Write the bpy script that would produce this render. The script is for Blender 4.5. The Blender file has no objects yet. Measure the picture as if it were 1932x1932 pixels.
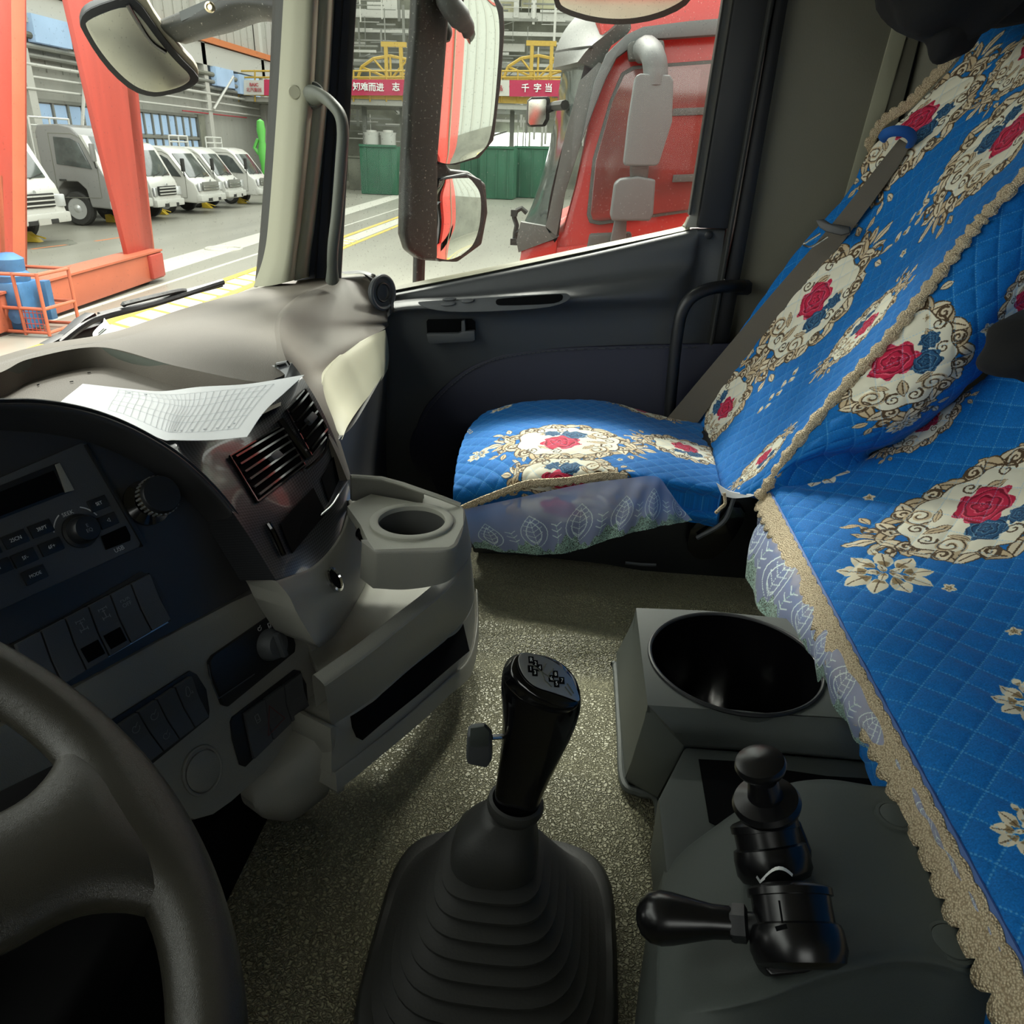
import bpy, bmesh, math, random
import numpy as np
from mathutils import Vector, Matrix
random.seed(7)
rng = np.random.default_rng(5)
scn = bpy.context.scene
COL = scn.collection
# ------------------------------------------------------------------ camera
F, IMG = 1450.0, 1932
EYE = 2.35                       # eye height above the hall floor (metres)
pitch, roll, hd = math.radians(25.0), math.radians(2.0), math.radians(85.5)
hv = Vector((math.sin(hd), math.cos(hd), 0)); R0 = Vector((hv.y, -hv.x, 0)); ZZ = Vector((0, 0, 1))
fw = hv * math.cos(pitch) - ZZ * math.sin(pitch)
U0 = R0.cross(fw)
RV = R0 * math.cos(roll) + U0 * math.sin(roll); UV_ = U0 * math.cos(roll) - R0 * math.sin(roll)
C0 = Vector((0, 0, EYE))
cd = bpy.data.cameras.new('camera'); cam = bpy.data.objects.new('camera', cd); COL.objects.link(cam)
cd.sensor_width = 36.0; cd.lens = 36.0 * F / IMG; cd.clip_start = 0.02; cd.clip_end = 500
mw = Matrix((( RV.x, UV_.x, -fw.x, C0.x), (RV.y, UV_.y, -fw.y, C0.y), (RV.z, UV_.z, -fw.z, C0.z), (0, 0, 0, 1)))
cam.matrix_world = mw; scn.camera = cam
# ------------------------------------------------------------------ light
scn.view_settings.view_transform = 'Standard'; scn.view_settings.look = 'None'
scn.view_settings.gamma = 1.0; scn.view_settings.use_curve_mapping = False
scn.view_settings.exposure = EXPOSURE = 0.85
w = bpy.data.worlds.new('sky'); scn.world = w; w.use_nodes = True
w.node_tree.nodes['Background'].inputs[0].default_value = (0.93, 0.96, 0.90, 1)
w.node_tree.nodes['Background'].inputs[1].default_value = 1.9
def hall_lamp(loc, to, size, watts, name='high_bay_lamp'):
    ld = bpy.data.lights.new(name, 'AREA'); ld.shape = 'DISK'; ld.size = size; ld.energy = watts; ld.color = (1.0, 0.97, 0.88)
    lo = bpy.data.objects.new(name, ld); COL.objects.link(lo); lo.location = loc
    lo.rotation_euler = (Vector(to) - Vector(loc)).to_track_quat('-Z', 'Y').to_euler(); return lo
for ly in (-5.2, -1.8, 1.6, 5.0): hall_lamp((11.0, ly, 11.2), (1, 0, 1.7), 2.0, 820)
for ly in (-1.0, 3.0): hall_lamp((7.5, ly, 13.0), (1.2, 0, 1.7), 2.0, 1000)
scn.cycles.max_bounces = 10; scn.cycles.diffuse_bounces = 5; scn.cycles.transparent_max_bounces = 16
scn.cycles.caustics_reflective = False; scn.cycles.caustics_refractive = False
scn.cycles.sample_clamp_indirect = 6.0

# ------------------------------------------------------------------ helpers
def ray(px, py): return fw * F + RV * (px - 966) - UV_ * (py - 966)
def PX(px, py, X): r = ray(px, py); return C0 + r * (X / r.x)
def PY(px, py, Y): r = ray(px, py); return C0 + r * (Y / r.y)
def PH(px, py, h): r = ray(px, py); return C0 + r * (-h / r.z)     # h metres below the eye
def PD(px, py, d): return C0 + ray(px, py) * (d / F)
def proj(p):
    q = Vector(p) - C0; d = q.dot(fw); return (966 + F * q.dot(RV) / d, 966 - F * q.dot(UV_) / d)
class Plane:
    def __init__(s, P, u, v):
        s.P = Vector(P); s.u = Vector(u).normalized(); s.v = Vector(v); s.v = (s.v - s.u * s.v.dot(s.u)).normalized()
        s.n = s.u.cross(s.v)
        if s.n.dot(C0 - s.P) < 0: s.n = -s.n
    def at(s, px, py, off=0.0):
        r = ray(px, py); P = s.P + s.n * off
        return C0 + r * ((P - C0).dot(s.n) / r.dot(s.n))
    def loc(s, a, b, off=0.0): return s.P + s.u * a + s.v * b + s.n * off

def srgb(r, g=None, b=None):
    if g is None: r, g, b = r
    f = lambda c: (c / 255 / 12.92) if c / 255 <= 0.04045 else ((c / 255 + 0.055) / 1.055) ** 2.4
    return (f(r), f(g), f(b))

def new_mat(name):
    m = bpy.data.materials.new(name); m.use_nodes = True
    return m, m.node_tree, m.node_tree.nodes['Principled BSDF']
def mat(name, col, rough=0.5, metal=0.0, grain=0.0, gscale=600.0, spec=0.5, coat=0.0, vary=0.0, vscale=8.0, leather=0.0, lscale=120.0, ldist=0.0012, crack=0.0, speck=0.0, emit=0.0, streak=None):
    m, nt, b = new_mat(name); N, L = nt.nodes, nt.links
    b.inputs['Roughness'].default_value = rough; b.inputs['Metallic'].default_value = metal
    b.inputs['Specular IOR Level'].default_value = spec; b.inputs['Coat Weight'].default_value = coat
    b.inputs['Coat Roughness'].default_value = 0.06
    c4 = (*col, 1)
    b.inputs['Base Color'].default_value = c4
    tc = N.new('ShaderNodeTexCoord')
    last = None
    if vary > 0:
        no = N.new('ShaderNodeTexNoise'); no.inputs['Scale'].default_value = vscale; no.inputs['Detail'].default_value = 6
        L.new(tc.outputs['Object'], no.inputs['Vector'])
        if streak:
            mp = N.new('ShaderNodeMapping'); mp.inputs['Scale'].default_value = streak
            L.new(tc.outputs['Object'], mp.inputs['Vector']); L.new(mp.outputs[0], no.inputs['Vector'])
        cr = N.new('ShaderNodeValToRGB')
        cr.color_ramp.elements[0].position = 0.3; cr.color_ramp.elements[1].position = 0.7
        cr.color_ramp.elements[0].color = (*[max(0, x * (1 - vary)) for x in col], 1)
        cr.color_ramp.elements[1].color = (*[min(1, x * (1 + vary)) for x in col], 1)
        L.new(no.outputs['Fac'], cr.inputs['Fac']); L.new(cr.outputs['Color'], b.inputs['Base Color']); last = cr.outputs['Color']
    if speck > 0:
        no = N.new('ShaderNodeTexNoise'); no.inputs['Scale'].default_value = 170; no.inputs['Detail'].default_value = 2
        L.new(tc.outputs['Object'], no.inputs['Vector'])
        cr = N.new('ShaderNodeValToRGB'); cr.color_ramp.elements[0].position = 0.68; cr.color_ramp.elements[1].position = 0.72
        L.new(no.outputs['Fac'], cr.inputs['Fac'])
        mx = N.new('ShaderNodeMixRGB'); mx.inputs[2].default_value = (0.75, 0.72, 0.65, 1)
        ml = N.new('ShaderNodeMath'); ml.operation = 'MULTIPLY'; ml.inputs[1].default_value = speck
        L.new(cr.outputs['Color'], ml.inputs[0]); L.new(ml.outputs[0], mx.inputs[0])
        if last: L.new(last, mx.inputs[1])
        else: mx.inputs[1].default_value = c4
        L.new(mx.outputs[0], b.inputs['Base Color'])
    hgt = None
    if grain > 0:
        no = N.new('ShaderNodeTexNoise'); no.inputs['Scale'].default_value = gscale; no.inputs['Detail'].default_value = 2
        L.new(tc.outputs['Object'], no.inputs['Vector'])
        bp = N.new('ShaderNodeBump'); bp.inputs['Strength'].default_value = grain; bp.inputs['Distance'].default_value = 0.0008
        L.new(no.outputs['Fac'], bp.inputs['Height']); L.new(bp.outputs[0], b.inputs['Normal'])
    if leather > 0:
        vo = N.new('ShaderNodeTexVoronoi'); vo.feature = 'DISTANCE_TO_EDGE'; vo.inputs['Scale'].default_value = lscale
        no = N.new('ShaderNodeTexNoise'); no.inputs['Scale'].default_value = lscale * 0.6
        mx = N.new('ShaderNodeMixRGB'); mx.inputs[0].default_value = 0.012
        L.new(tc.outputs['Object'], no.inputs['Vector'])
        L.new(tc.outputs['Object'], mx.inputs[1]); L.new(no.outputs['Color'], mx.inputs[2]); L.new(mx.outputs[0], vo.inputs['Vector'])
        cr = N.new('ShaderNodeValToRGB'); cr.color_ramp.elements[1].position = 0.25
        L.new(vo.outputs['Distance'], cr.inputs['Fac'])
        bp = N.new('ShaderNodeBump'); bp.inputs['Strength'].default_value = leather; bp.inputs['Distance'].default_value = ldist
        L.new(cr.outputs['Color'], bp.inputs['Height']); L.new(bp.outputs[0], b.inputs['Normal'])
        if crack > 0:
            mc = N.new('ShaderNodeMixRGB'); mc.inputs[1].default_value = (*[x * (1 - crack) for x in col], 1); mc.inputs[2].default_value = c4
            L.new(cr.outputs['Color'], mc.inputs[0]); L.new(mc.outputs[0], b.inputs['Base Color'])
    if emit > 0:
        b.inputs['Emission Color'].default_value = c4; b.inputs['Emission Strength'].default_value = emit
    return m

def tag(o, label=None, cat=None, group=None, kind=None):
    if label: o['label'] = label
    if cat: o['category'] = cat
    if group: o['group'] = group
    if kind: o['kind'] = kind
    return o
def empty(name, loc, label, cat, group=None):
    o = bpy.data.objects.new(name, None); COL.objects.link(o); o.location = loc; o.empty_display_size = 0.05
    return tag(o, label, cat, group)
def link(name, me, material, parent=None, smooth=True, angle=40):
    if material is not None: me.materials.append(material)
    o = bpy.data.objects.new(name, me); COL.objects.link(o)
    if parent is not None:
        o.parent = parent
        T = Vector((0, 0, 0)); p = parent
        while p is not None: T += Vector(p.location); p = p.parent
        me.transform(Matrix.Translation(-T))
    if smooth:
        me.polygons.foreach_set('use_smooth', [True] * len(me.polygons))
        try: me.set_sharp_from_angle(angle=math.radians(angle))
        except Exception: pass
    me.update()
    return o
def mesh(name, verts, faces, material, parent=None, smooth=True, angle=40, recalc=True, bevel=0, bseg=2):
    bm = bmesh.new(); vs = [bm.verts.new(v) for v in verts]
    for f in faces:
        try: bm.faces.new([vs[i] for i in f])
        except ValueError: pass
    if recalc: bmesh.ops.recalc_face_normals(bm, faces=bm.faces)
    if bevel > 0:
        es = [e for e in bm.edges if len(e.link_faces) == 2 and e.calc_face_angle(0) > 0.5]
        bmesh.ops.bevel(bm, geom=es, offset=bevel, segments=bseg, profile=0.6, affect='EDGES', clamp_overlap=True)
    me = bpy.data.meshes.new(name); bm.to_mesh(me); bm.free()
    return link(name, me, material, parent, smooth, angle)
class MB:                                  # collects shapes into ONE mesh
    def __init__(s): s.v, s.f = [], []
    def add(s, vs, fs):
        n = len(s.v); s.v += [Vector(v) for v in vs]; s.f += [tuple(i + n for i in f) for f in fs]
    def box(s, c, sx, sy, sz, ux=None, uy=None):
        ux = Vector(ux).normalized() if ux is not None else Vector((1, 0, 0)); uy = Vector(uy) if uy is not None else Vector((0, 1, 0))
        uy = (uy - ux * uy.dot(ux)).normalized(); uz = ux.cross(uy); c = Vector(c)
        vs = [c + ux * sx * a / 2 + uy * sy * b / 2 + uz * sz * d / 2 for a in (-1, 1) for b in (-1, 1) for d in (-1, 1)]
        s.add(vs, [(0, 1, 3, 2), (4, 6, 7, 5), (0, 4, 5, 1), (2, 3, 7, 6), (0, 2, 6, 4), (1, 5, 7, 3)]); return s
    def prism(s, pts, ext):
        n = len(pts); pts = [Vector(p) for p in pts]; ext = Vector(ext)
        s.add(pts + [p + ext for p in pts], [tuple(range(n)), tuple(range(2 * n - 1, n - 1, -1))] + [(i, (i + 1) % n, n + (i + 1) % n, n + i) for i in range(n)]); return s
    def tube(s, path, rad, seg=10, caps=True, flat=1.0, side=None):
        path = [Vector(p) for p in path]; n = len(path)
        rad = [rad] * n if not hasattr(rad, '__len__') else rad
        t0 = (path[1] - path[0]).normalized(); nrm = Vector(side).normalized() if side is not None else t0.orthogonal().normalized()
        base = len(s.v); vs = []
        for i, p in enumerate(path):
            t = (path[min(i + 1, n - 1)] - path[max(i - 1, 0)]).normalized()
            nrm = (nrm - t * nrm.dot(t)).normalized(); b = t.cross(nrm)
            for k in range(seg):
                a = 2 * math.pi * k / seg
                vs.append(p + nrm * math.cos(a) * rad[i] + b * math.sin(a) * rad[i] * flat)
        fs = [(i * seg + k, i * seg + (k + 1) % seg, (i + 1) * seg + (k + 1) % seg, (i + 1) * seg + k) for i in range(n - 1) for k in range(seg)]
        if caps: fs += [tuple(range(seg))[::-1], tuple(range((n - 1) * seg, n * seg))]
        s.add(vs, fs); return s
    def lathe(s, P, axis, prof, seg=24, ref=None, caps=True):     # prof: (radius, height along axis)
        ax = Vector(axis).normalized(); a0 = (Vector(ref) if ref is not None else ax.orthogonal()); a0 = (a0 - ax * a0.dot(ax)).normalized(); b0 = ax.cross(a0); P = Vector(P)
        vs = []; fs = []
        for r, h in prof:
            for k in range(seg):
                a = 2 * math.pi * k / seg; vs.append(P + ax * h + (a0 * math.cos(a) + b0 * math.sin(a)) * r)
        for i in range(len(prof) - 1):
            for k in range(seg): fs.append((i * seg + k, i * seg + (k + 1) % seg, (i + 1) * seg + (k + 1) % seg, (i + 1) * seg + k))
        if caps and prof[0][0] > 1e-6: fs.append(tuple(range(seg))[::-1])
        if caps and prof[-1][0] > 1e-6: fs.append(tuple(range((len(prof) - 1) * seg, len(prof) * seg)))
        s.add(vs, fs); return s
    def build(s, name, material, parent=None, bevel=0, smooth=True, angle=40, bseg=2, recalc=True):
        return mesh(name, s.v, s.f, material, parent, smooth, angle, recalc, bevel, bseg)

def smooth_poly(pts, it=2, closed=True):
    pts = [Vector(p) for p in pts]
    for _ in range(it):
        o = []
        n = len(pts)
        for i in range(n if closed else n - 1):
            a, b = pts[i], pts[(i + 1) % n]
            o += [a * 0.75 + b * 0.25, a * 0.25 + b * 0.75]
        if not closed: o = [pts[0]] + o + [pts[-1]]
        pts = o
    return pts
def crom(P, n):                                        # Catmull-Rom through points, n samples in all
    P = [Vector(p) for p in P]; m = len(P); out = []
    for i in range(n):
        t = i / (n - 1) * (m - 1); k = min(int(t), m - 2); u = t - k
        p1, p2 = P[k], P[k + 1]; p0 = P[k - 1] if k > 0 else p1 * 2 - p2; p3 = P[k + 2] if k + 2 < m else p2 * 2 - p1
        out.append(0.5 * ((2 * p1) + (p2 - p0) * u + (2 * p0 - 5 * p1 + 4 * p2 - p3) * u * u + (3 * p1 - p0 - 3 * p2 + p3) * u ** 3))
    return out
def grid(rows, nu, nv, linear=False):                      # rows of control points -> nv x nu smooth grid
    A = [crom(r, nu) for r in rows]
    cols = [crom([A[j][i] for j in range(len(A))], nv) for i in range(nu)]
    return [[cols[i][j] for i in range(nu)] for j in range(nv)]
def regrid(G):                                          # even arc-length spacing both ways
    def along(G):
        nu = len(G[0]); cum = [0.0]
        for i in range(nu - 1): cum.append(cum[-1] + sum((r[i + 1] - r[i]).length for r in G) / len(G))
        T = cum[-1]; out = [[] for _ in G]; k = 0
        for i in range(nu):
            t = T * i / (nu - 1)
            while k < nu - 2 and cum[k + 1] < t: k += 1
            u = (t - cum[k]) / max(1e-9, cum[k + 1] - cum[k])
            for r, o in zip(G, out): o.append(r[k].lerp(r[k + 1], min(1, max(0, u))))
        return out
    G = along(G); G = [list(c) for c in zip(*G)]; G = along(G); return [list(c) for c in zip(*G)]
def patch(name, G, material, parent=None, thick=None, disp=None, angle=60, uv=True):
    nv, nu = len(G), len(G[0])
    vs = [p.copy() for r in G for p in r]
    fs = [(j * nu + i, j * nu + i + 1, (j + 1) * nu + i + 1, (j + 1) * nu + i) for j in range(nv - 1) for i in range(nu - 1)]
    # face the camera side
    c = vs[(nv // 2) * nu + nu // 2]; a = vs[(nv // 2) * nu + min(nu // 2 + 1, nu - 1)]; b = vs[min(nv // 2 + 1, nv - 1) * nu + nu // 2]
    flip = (a - c).cross(b - c).dot(C0 - c) < 0
    if flip: fs = [f[::-1] for f in fs]
    if disp is not None:
        me0 = bpy.data.meshes.new('t'); me0.from_pydata(vs, [], fs); me0.update()
        nr = np.zeros(len(vs) * 3); me0.vertices.foreach_get('normal', nr) if False else None
        ns = [Vector(v.normal) for v in me0.vertices]
        for j in range(nv):
            for i in range(nu): vs[j * nu + i] += ns[j * nu + i] * disp[j][i]
        bpy.data.meshes.remove(me0)
    uvs = [(i / (nu - 1), j / (nv - 1)) for j in range(nv) for i in range(nu)]
    if thick is not None:
        thick = Vector(thick); n0 = len(vs); vs += [v + thick for v in vs]; uvs += uvs; fs0 = list(fs)
        fs += [tuple(q + n0 for q in f)[::-1] for f in fs0]
        bd = [i for i in range(nu)] + [j * nu + nu - 1 for j in range(1, nv)] + [(nv - 1) * nu + i for i in range(nu - 2, -1, -1)] + [j * nu for j in range(nv - 2, 0, -1)]
        for a, b in zip(bd, bd[1:] + bd[:1]):
            f = (a, a + n0, b + n0, b); fs.append(f if not flip else f[::-1])
    me = bpy.data.meshes.new(name); me.from_pydata(vs, [], fs)
    if uv:
        l = me.uv_layers.new(name='UVMap')
        idx = np.zeros(len(me.loops), dtype=np.int32); me.loops.foreach_get('vertex_index', idx)
        ua = np.array(uvs, dtype=np.float32)[idx]; l.data.foreach_set('uv', ua.ravel())
    if thick is not None:
        bm = bmesh.new(); bm.from_mesh(me); bmesh.ops.recalc_face_normals(bm, faces=bm.faces); bm.to_mesh(me); bm.free()
    return link(name, me, material, parent, True, angle)
def gx(rows): return [[PX(*p) for p in r] for r in rows]
def gh(rows): return [[PH(*p) for p in r] for r in rows]
def pp(name, pl, pts, t, material, parent=None, off=0.0, bevel=0.0, it=0, bseg=2):      # pixel outline lying on a real plane, raised by t
    P = [pl.at(x, y, off) for x, y in pts]
    if it: P = smooth_poly(P, it)
    return MB().prism(P, pl.n * t).build(name, material, parent, bevel=bevel, bseg=bseg)
def ring(P, n, rx, r, seg=32, ref=None, sy=1.0):
    n = Vector(n).normalized(); a0 = Vector(ref) if ref is not None else n.orthogonal(); a0 = (a0 - n * a0.dot(n)).normalized(); b0 = n.cross(a0); vs = []; fs = []; k = 8
    for i in range(seg):
        a = 2 * math.pi * i / seg; d = a0 * math.cos(a) + b0 * math.sin(a) * sy; c = Vector(P) + d * rx
        for j in range(k):
            b = 2 * math.pi * j / k; vs.append(c + d.normalized() * math.cos(b) * r + n * math.sin(b) * r)
    for i in range(seg):
        for j in range(k): fs.append((i * k + j, ((i + 1) % seg) * k + j, ((i + 1) % seg) * k + (j + 1) % k, i * k + (j + 1) % k))
    return vs, fs
def strokes(name, polylines, wdt, n, material, parent=None, closed=False, t=0.0004):    # printed line marks as thin raised ribbons
    mb = MB(); n = Vector(n).normalized()
    for pl in polylines:
        pts = [Vector(p) for p in pl]
        for a, b in zip(pts[:-1], pts[1:]):
            d = (b - a)
            if d.length < 1e-7: continue
            d.normalize(); s = n.cross(d) * wdt / 2; a2, b2 = a - d * wdt * 0.3, b + d * wdt * 0.3
            mb.prism([a2 - s, b2 - s, b2 + s, a2 + s], n * t)
    return mb.build(name, material, parent, smooth=False)
def text(name, s, P, ux, n, size, material, parent=None, ext=0.0003, bold=0.0, sx=1.0, center=True):
    cu = bpy.data.curves.new(name, 'FONT'); cu.body = s; cu.size = size; cu.extrude = ext; cu.offset = bold
    cu.align_x = 'CENTER' if center else 'LEFT'; cu.align_y = 'CENTER'; cu.resolution_u = 3
    o = bpy.data.objects.new(name, cu); COL.objects.link(o)
    dg = bpy.context.evaluated_depsgraph_get(); me = bpy.data.meshes.new_from_object(o.evaluated_get(dg))
    bpy.data.objects.remove(o); bpy.data.curves.remove(cu)
    me.name = name; me.materials.clear()
    n = Vector(n).normalized(); x = Vector(ux); x = (x - n * x.dot(n)).normalized(); y = n.cross(x)
    me.transform(Matrix(((x.x * sx, y.x, n.x, P[0]), (x.y * sx, y.y, n.y, P[1]), (x.z * sx, y.z, n.z, P[2]), (0, 0, 0, 1))))
    return link(name, me, material, parent, smooth=False)
def disc_prof(r, t, b=0.001): return [(0, 0), (r, 0), (r, t - b), (r - b, t), (0, t)]

# ------------------------------------------------------------------ materials
M = {}
M['beige'] = mat('beige_plastic', srgb(160, 159, 138), 0.55, grain=0.25, gscale=900)
M['cream'] = mat('cream_plastic', srgb(182, 180, 158), 0.5, grain=0.25, gscale=900)
M['grey'] = mat('warm_grey_plastic', srgb(140, 139, 131), 0.5, grain=0.35, gscale=900)
M['greylite'] = mat('pale_grey_plastic', srgb(165, 165, 153), 0.5, grain=0.35, gscale=900)
M['dashtop'] = mat('dash_top', srgb(98, 92, 83), 0.62, grain=0.5, gscale=700, vary=0.10, vscale=5)
M['dashgreen'] = mat('dash_slope', srgb(92, 98, 90), 0.6, grain=0.5, gscale=700)
M['charcoal'] = mat('charcoal_plastic', srgb(76, 79, 82), 0.5, grain=0.3, gscale=900)
M['doorpl'] = mat('door_plastic', srgb(72, 75, 78), 0.45, grain=0.3, gscale=900)
M['navy'] = mat('navy_leather', srgb(38, 41, 60), 0.5, leather=0.15, lscale=500)
M['panel'] = mat('dark_blue_panel', srgb(52, 52, 53), 0.38, grain=0.15, gscale=900)
M['black'] = mat('black_plastic', srgb(26, 28, 31), 0.42, grain=0.15, gscale=900)
M['gloss'] = mat('gloss_black', srgb(9, 9, 11), 0.14, spec=0.5, coat=0.3)
M['semi'] = mat('semi_gloss_black', srgb(14, 14, 16), 0.27, spec=0.5)
M['handle'] = mat('grab_handle_grey', srgb(92, 96, 88), 0.5, grain=.2, gscale=800)
M['pillarnavy'] = mat('pillar_navy_face', srgb(42, 47, 60), 0.5)
M['well'] = mat('dark_grey_well', srgb(76, 77, 75), 0.45)
M['curtain'] = None
M['rubber'] = mat('rubber', srgb(42, 43, 41), 0.55, grain=0.2, gscale=400)
M['leatherwheel'] = mat('wheel_leather', srgb(52, 50, 43), 0.34, leather=0.2, lscale=650, spec=0.6)
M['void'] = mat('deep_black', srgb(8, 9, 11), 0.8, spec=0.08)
M['chrome'] = mat('chrome', (0.75, 0.75, 0.73), 0.15, 1.0)
M['gold'] = mat('pale_gold', (0.72, 0.62, 0.42), 0.22, 1.0)
M['silver'] = mat('satin_silver', (0.55, 0.56, 0.56), 0.32, 0.8)
M['console'] = mat('console_plastic', srgb(74, 79, 76), 0.5, leather=0.25, lscale=700)
M['cover'] = mat('console_cover', srgb(72, 78, 75), 0.55, leather=0.22, lscale=600, spec=0.4)
M['floor'] = mat('vinyl_floor', srgb(156, 153, 124), 0.46, leather=1.0, lscale=230, ldist=.0019, spec=0.55, crack=.55)
M['wallg'] = mat('cab_wall', srgb(118, 116, 102), 0.75, grain=0.4, gscale=300, vary=0.06, vscale=4)
M['belt'] = mat('belt_webbing', srgb(92, 86, 76), 0.8, grain=0.5, gscale=900)
M['white'] = mat('white_mark', srgb(210, 212, 210), 0.6)
M['dimwhite'] = mat('dim_mark', srgb(130, 132, 134), 0.6)
M['footshade'] = mat('footwell_shade', srgb(44, 44, 38), 0.7, leather=.8, lscale=230, ldist=.0015, spec=.3)  # unused darker floor tone, made to colour in the footwell shade
M['paper'] = mat('paper', srgb(236, 238, 240), 0.7)
M['paperline'] = mat('paper_line', srgb(205, 208, 212), 0.8)
M['fur'] = mat('black_cloth', srgb(14, 15, 17), 0.95, grain=1.0, gscale=120)
# hall
_sr = srgb
HS = 0.56
def srgb(*a): return tuple(c * HS for c in _sr(*a))
M['hfloor'] = mat('hall_floor', srgb(165, 163, 150), 0.34, vary=0.16, vscale=1.0, spec=0.6, streak=(0.12, 0.9, 1))
M['hwall'] = mat('hall_wall', srgb(190, 190, 180), 0.7, vary=0.07, vscale=1.2, streak=(2.5, 2.5, 0.1))
M['hbeam'] = mat('hall_steel', srgb(140, 141, 132), 0.6, vary=0.2, vscale=1.0)
M['hdark'] = mat('hall_dark', srgb(132, 133, 118), 0.7, vary=0.35, vscale=0.7)
M['hpipe'] = mat('hall_pipe', srgb(215, 214, 205), 0.5)
M['orange'] = mat('crane_rail_orange', srgb(226, 136, 80), 0.6)
M['red'] = mat('crane_red', srgb(190, 74, 60), 0.45, vary=0.10, vscale=2.0, streak=(3, 3, 0.3))
M['redorange'] = mat('crane_orange', srgb(200, 106, 76), 0.5, vary=0.08, vscale=2.0)
M['yellow'] = mat('yellow_paint', srgb(238, 205, 60), 0.5)
M['ylw2'] = mat('mezzanine_yellow', srgb(216, 180, 72), 0.6, vary=0.1)
M['linew'] = mat('floor_line', srgb(236, 205, 80), 0.5, vary=0.12, vscale=4)
M['paleline'] = mat('pale_line', srgb(220, 218, 205), 0.5)
M['green'] = mat('container_green', srgb(42, 108, 78), 0.6, vary=0.15, vscale=0.8)
M['lime'] = mat('lime_plastic', srgb(110, 215, 90), 0.5)
M['blue'] = mat('machine_blue', srgb(66, 118, 168), 0.5, vary=0.2, vscale=5)
M['wpaint'] = mat('white_paint', srgb(232, 232, 224), 0.3, coat=0.3)
M['gpaint'] = mat('silver_grey_paint', srgb(150, 150, 147), 0.3, coat=0.3)
M['tglass'] = mat('truck_glass', srgb(84, 92, 90), 0.08, spec=0.9, vary=0.5, vscale=2.5)
M['tyre'] = mat('tyre', srgb(44, 44, 40), 0.8)
M['winblue'] = mat('blue_daylight_pane', srgb(168, 196, 224), 0.3, vary=0.22, vscale=0.5, emit=0.35)
M['wlight'] = mat('lit_opening', (0.9, 0.95, 0.9), 0.5, emit=1.6)
M['banner'] = mat('banner_red', srgb(206, 48, 90), 0.7)
M['bannerw'] = mat('banner_white', srgb(228, 226, 216), 0.7)
M['bred'] = mat('banner_letter_red', srgb(205, 70, 80), 0.7)
M['tred'] = mat('truck_red', srgb(214, 52, 44), 0.35, coat=0.3, speck=0.35)
M['tredrefl'] = mat('truck_glass_red_reflection', srgb(120, 62, 58), 0.12, spec=0.9, vary=0.35, vscale=2)  # the reddish reflection in this glass is put into its colour
M['tgrey'] = mat('truck_dark_grey', srgb(92, 94, 90), 0.6, speck=0.35)
M['mgrey'] = mat('mirror_housing_grey', srgb(112, 116, 116), 0.6, speck=0.08)
M['mblack'] = mat('mirror_housing_black', srgb(52, 53, 47), 0.5, speck=0.28)
srgb = _sr
M['mirror'] = mat('mirror_glass', (0.82, 0.84, 0.8), 0.02, 1.0)
M['mirrord'] = mat('dusty_mirror_glass', (0.62, 0.62, 0.55), 0.28, 1.0, vary=0.12, vscale=6)
M['beigeout'] = mat('mirror_back_beige', srgb(140, 136, 118), 0.6)
def glass_mat(name, dust, tint=(0.95, 0.97, 0.95)):
    m, nt, b = new_mat(name); N, L = nt.nodes, nt.links
    tr = N.new('ShaderNodeBsdfTransparent'); tr.inputs[0].default_value = (*tint, 1)
    gl = N.new('ShaderNodeBsdfGlossy'); gl.inputs['Roughness'].default_value = 0.02
    df = N.new('ShaderNodeBsdfDiffuse'); df.inputs[0].default_value = (0.8, 0.79, 0.72, 1)
    fr = N.new('ShaderNodeFresnel'); fr.inputs[0].default_value = 1.16
    m1 = N.new('ShaderNodeMixShader'); L.new(fr.outputs[0], m1.inputs[0]); L.new(tr.outputs[0], m1.inputs[1]); L.new(gl.outputs[0], m1.inputs[2])
    tc = N.new('ShaderNodeTexCoord')
    no = N.new('ShaderNodeTexNoise'); no.inputs['Scale'].default_value = 210; no.inputs['Detail'].default_value = 1; L.new(tc.outputs['Object'], no.inputs['Vector'])
    cr = N.new('ShaderNodeValToRGB'); cr.color_ramp.elements[0].position = 0.68; cr.color_ramp.elements[1].position = 0.74; L.new(no.outputs['Fac'], cr.inputs[0])
    n2 = N.new('ShaderNodeTexNoise'); n2.inputs['Scale'].default_value = 2.5; n2.inputs['Detail'].default_value = 4; L.new(tc.outputs['Object'], n2.inputs['Vector'])
    c2 = N.new('ShaderNodeMapRange'); c2.inputs[1].default_value = 0.35; c2.inputs[2].default_value = 0.75; c2.inputs[3].default_value = 0.0; c2.inputs[4].default_value = dust; L.new(n2.outputs['Fac'], c2.inputs[0])
    a = N.new('ShaderNodeMath'); a.operation = 'MULTIPLY'; a.inputs[1].default_value = dust * 9.0; L.new(cr.outputs[0], a.inputs[0])
    s = N.new('ShaderNodeMath'); s.operation = 'ADD'; L.new(a.outputs[0], s.inputs[0]); L.new(c2.outputs[0], s.inputs[1]); s.use_clamp = True
    m2 = N.new('ShaderNodeMixShader'); L.new(s.outputs[0], m2.inputs[0]); L.new(m1.outputs[0], m2.inputs[1]); L.new(df.outputs[0], m2.inputs[2])
    L.new(m2.outputs[0], N['Material Output'].inputs[0]); N.remove(b)
    return m
M['wsglass'] = glass_mat('windshield_glass', 0.02)
M['sideglass'] = glass_mat('door_glass', 0.028)
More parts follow.
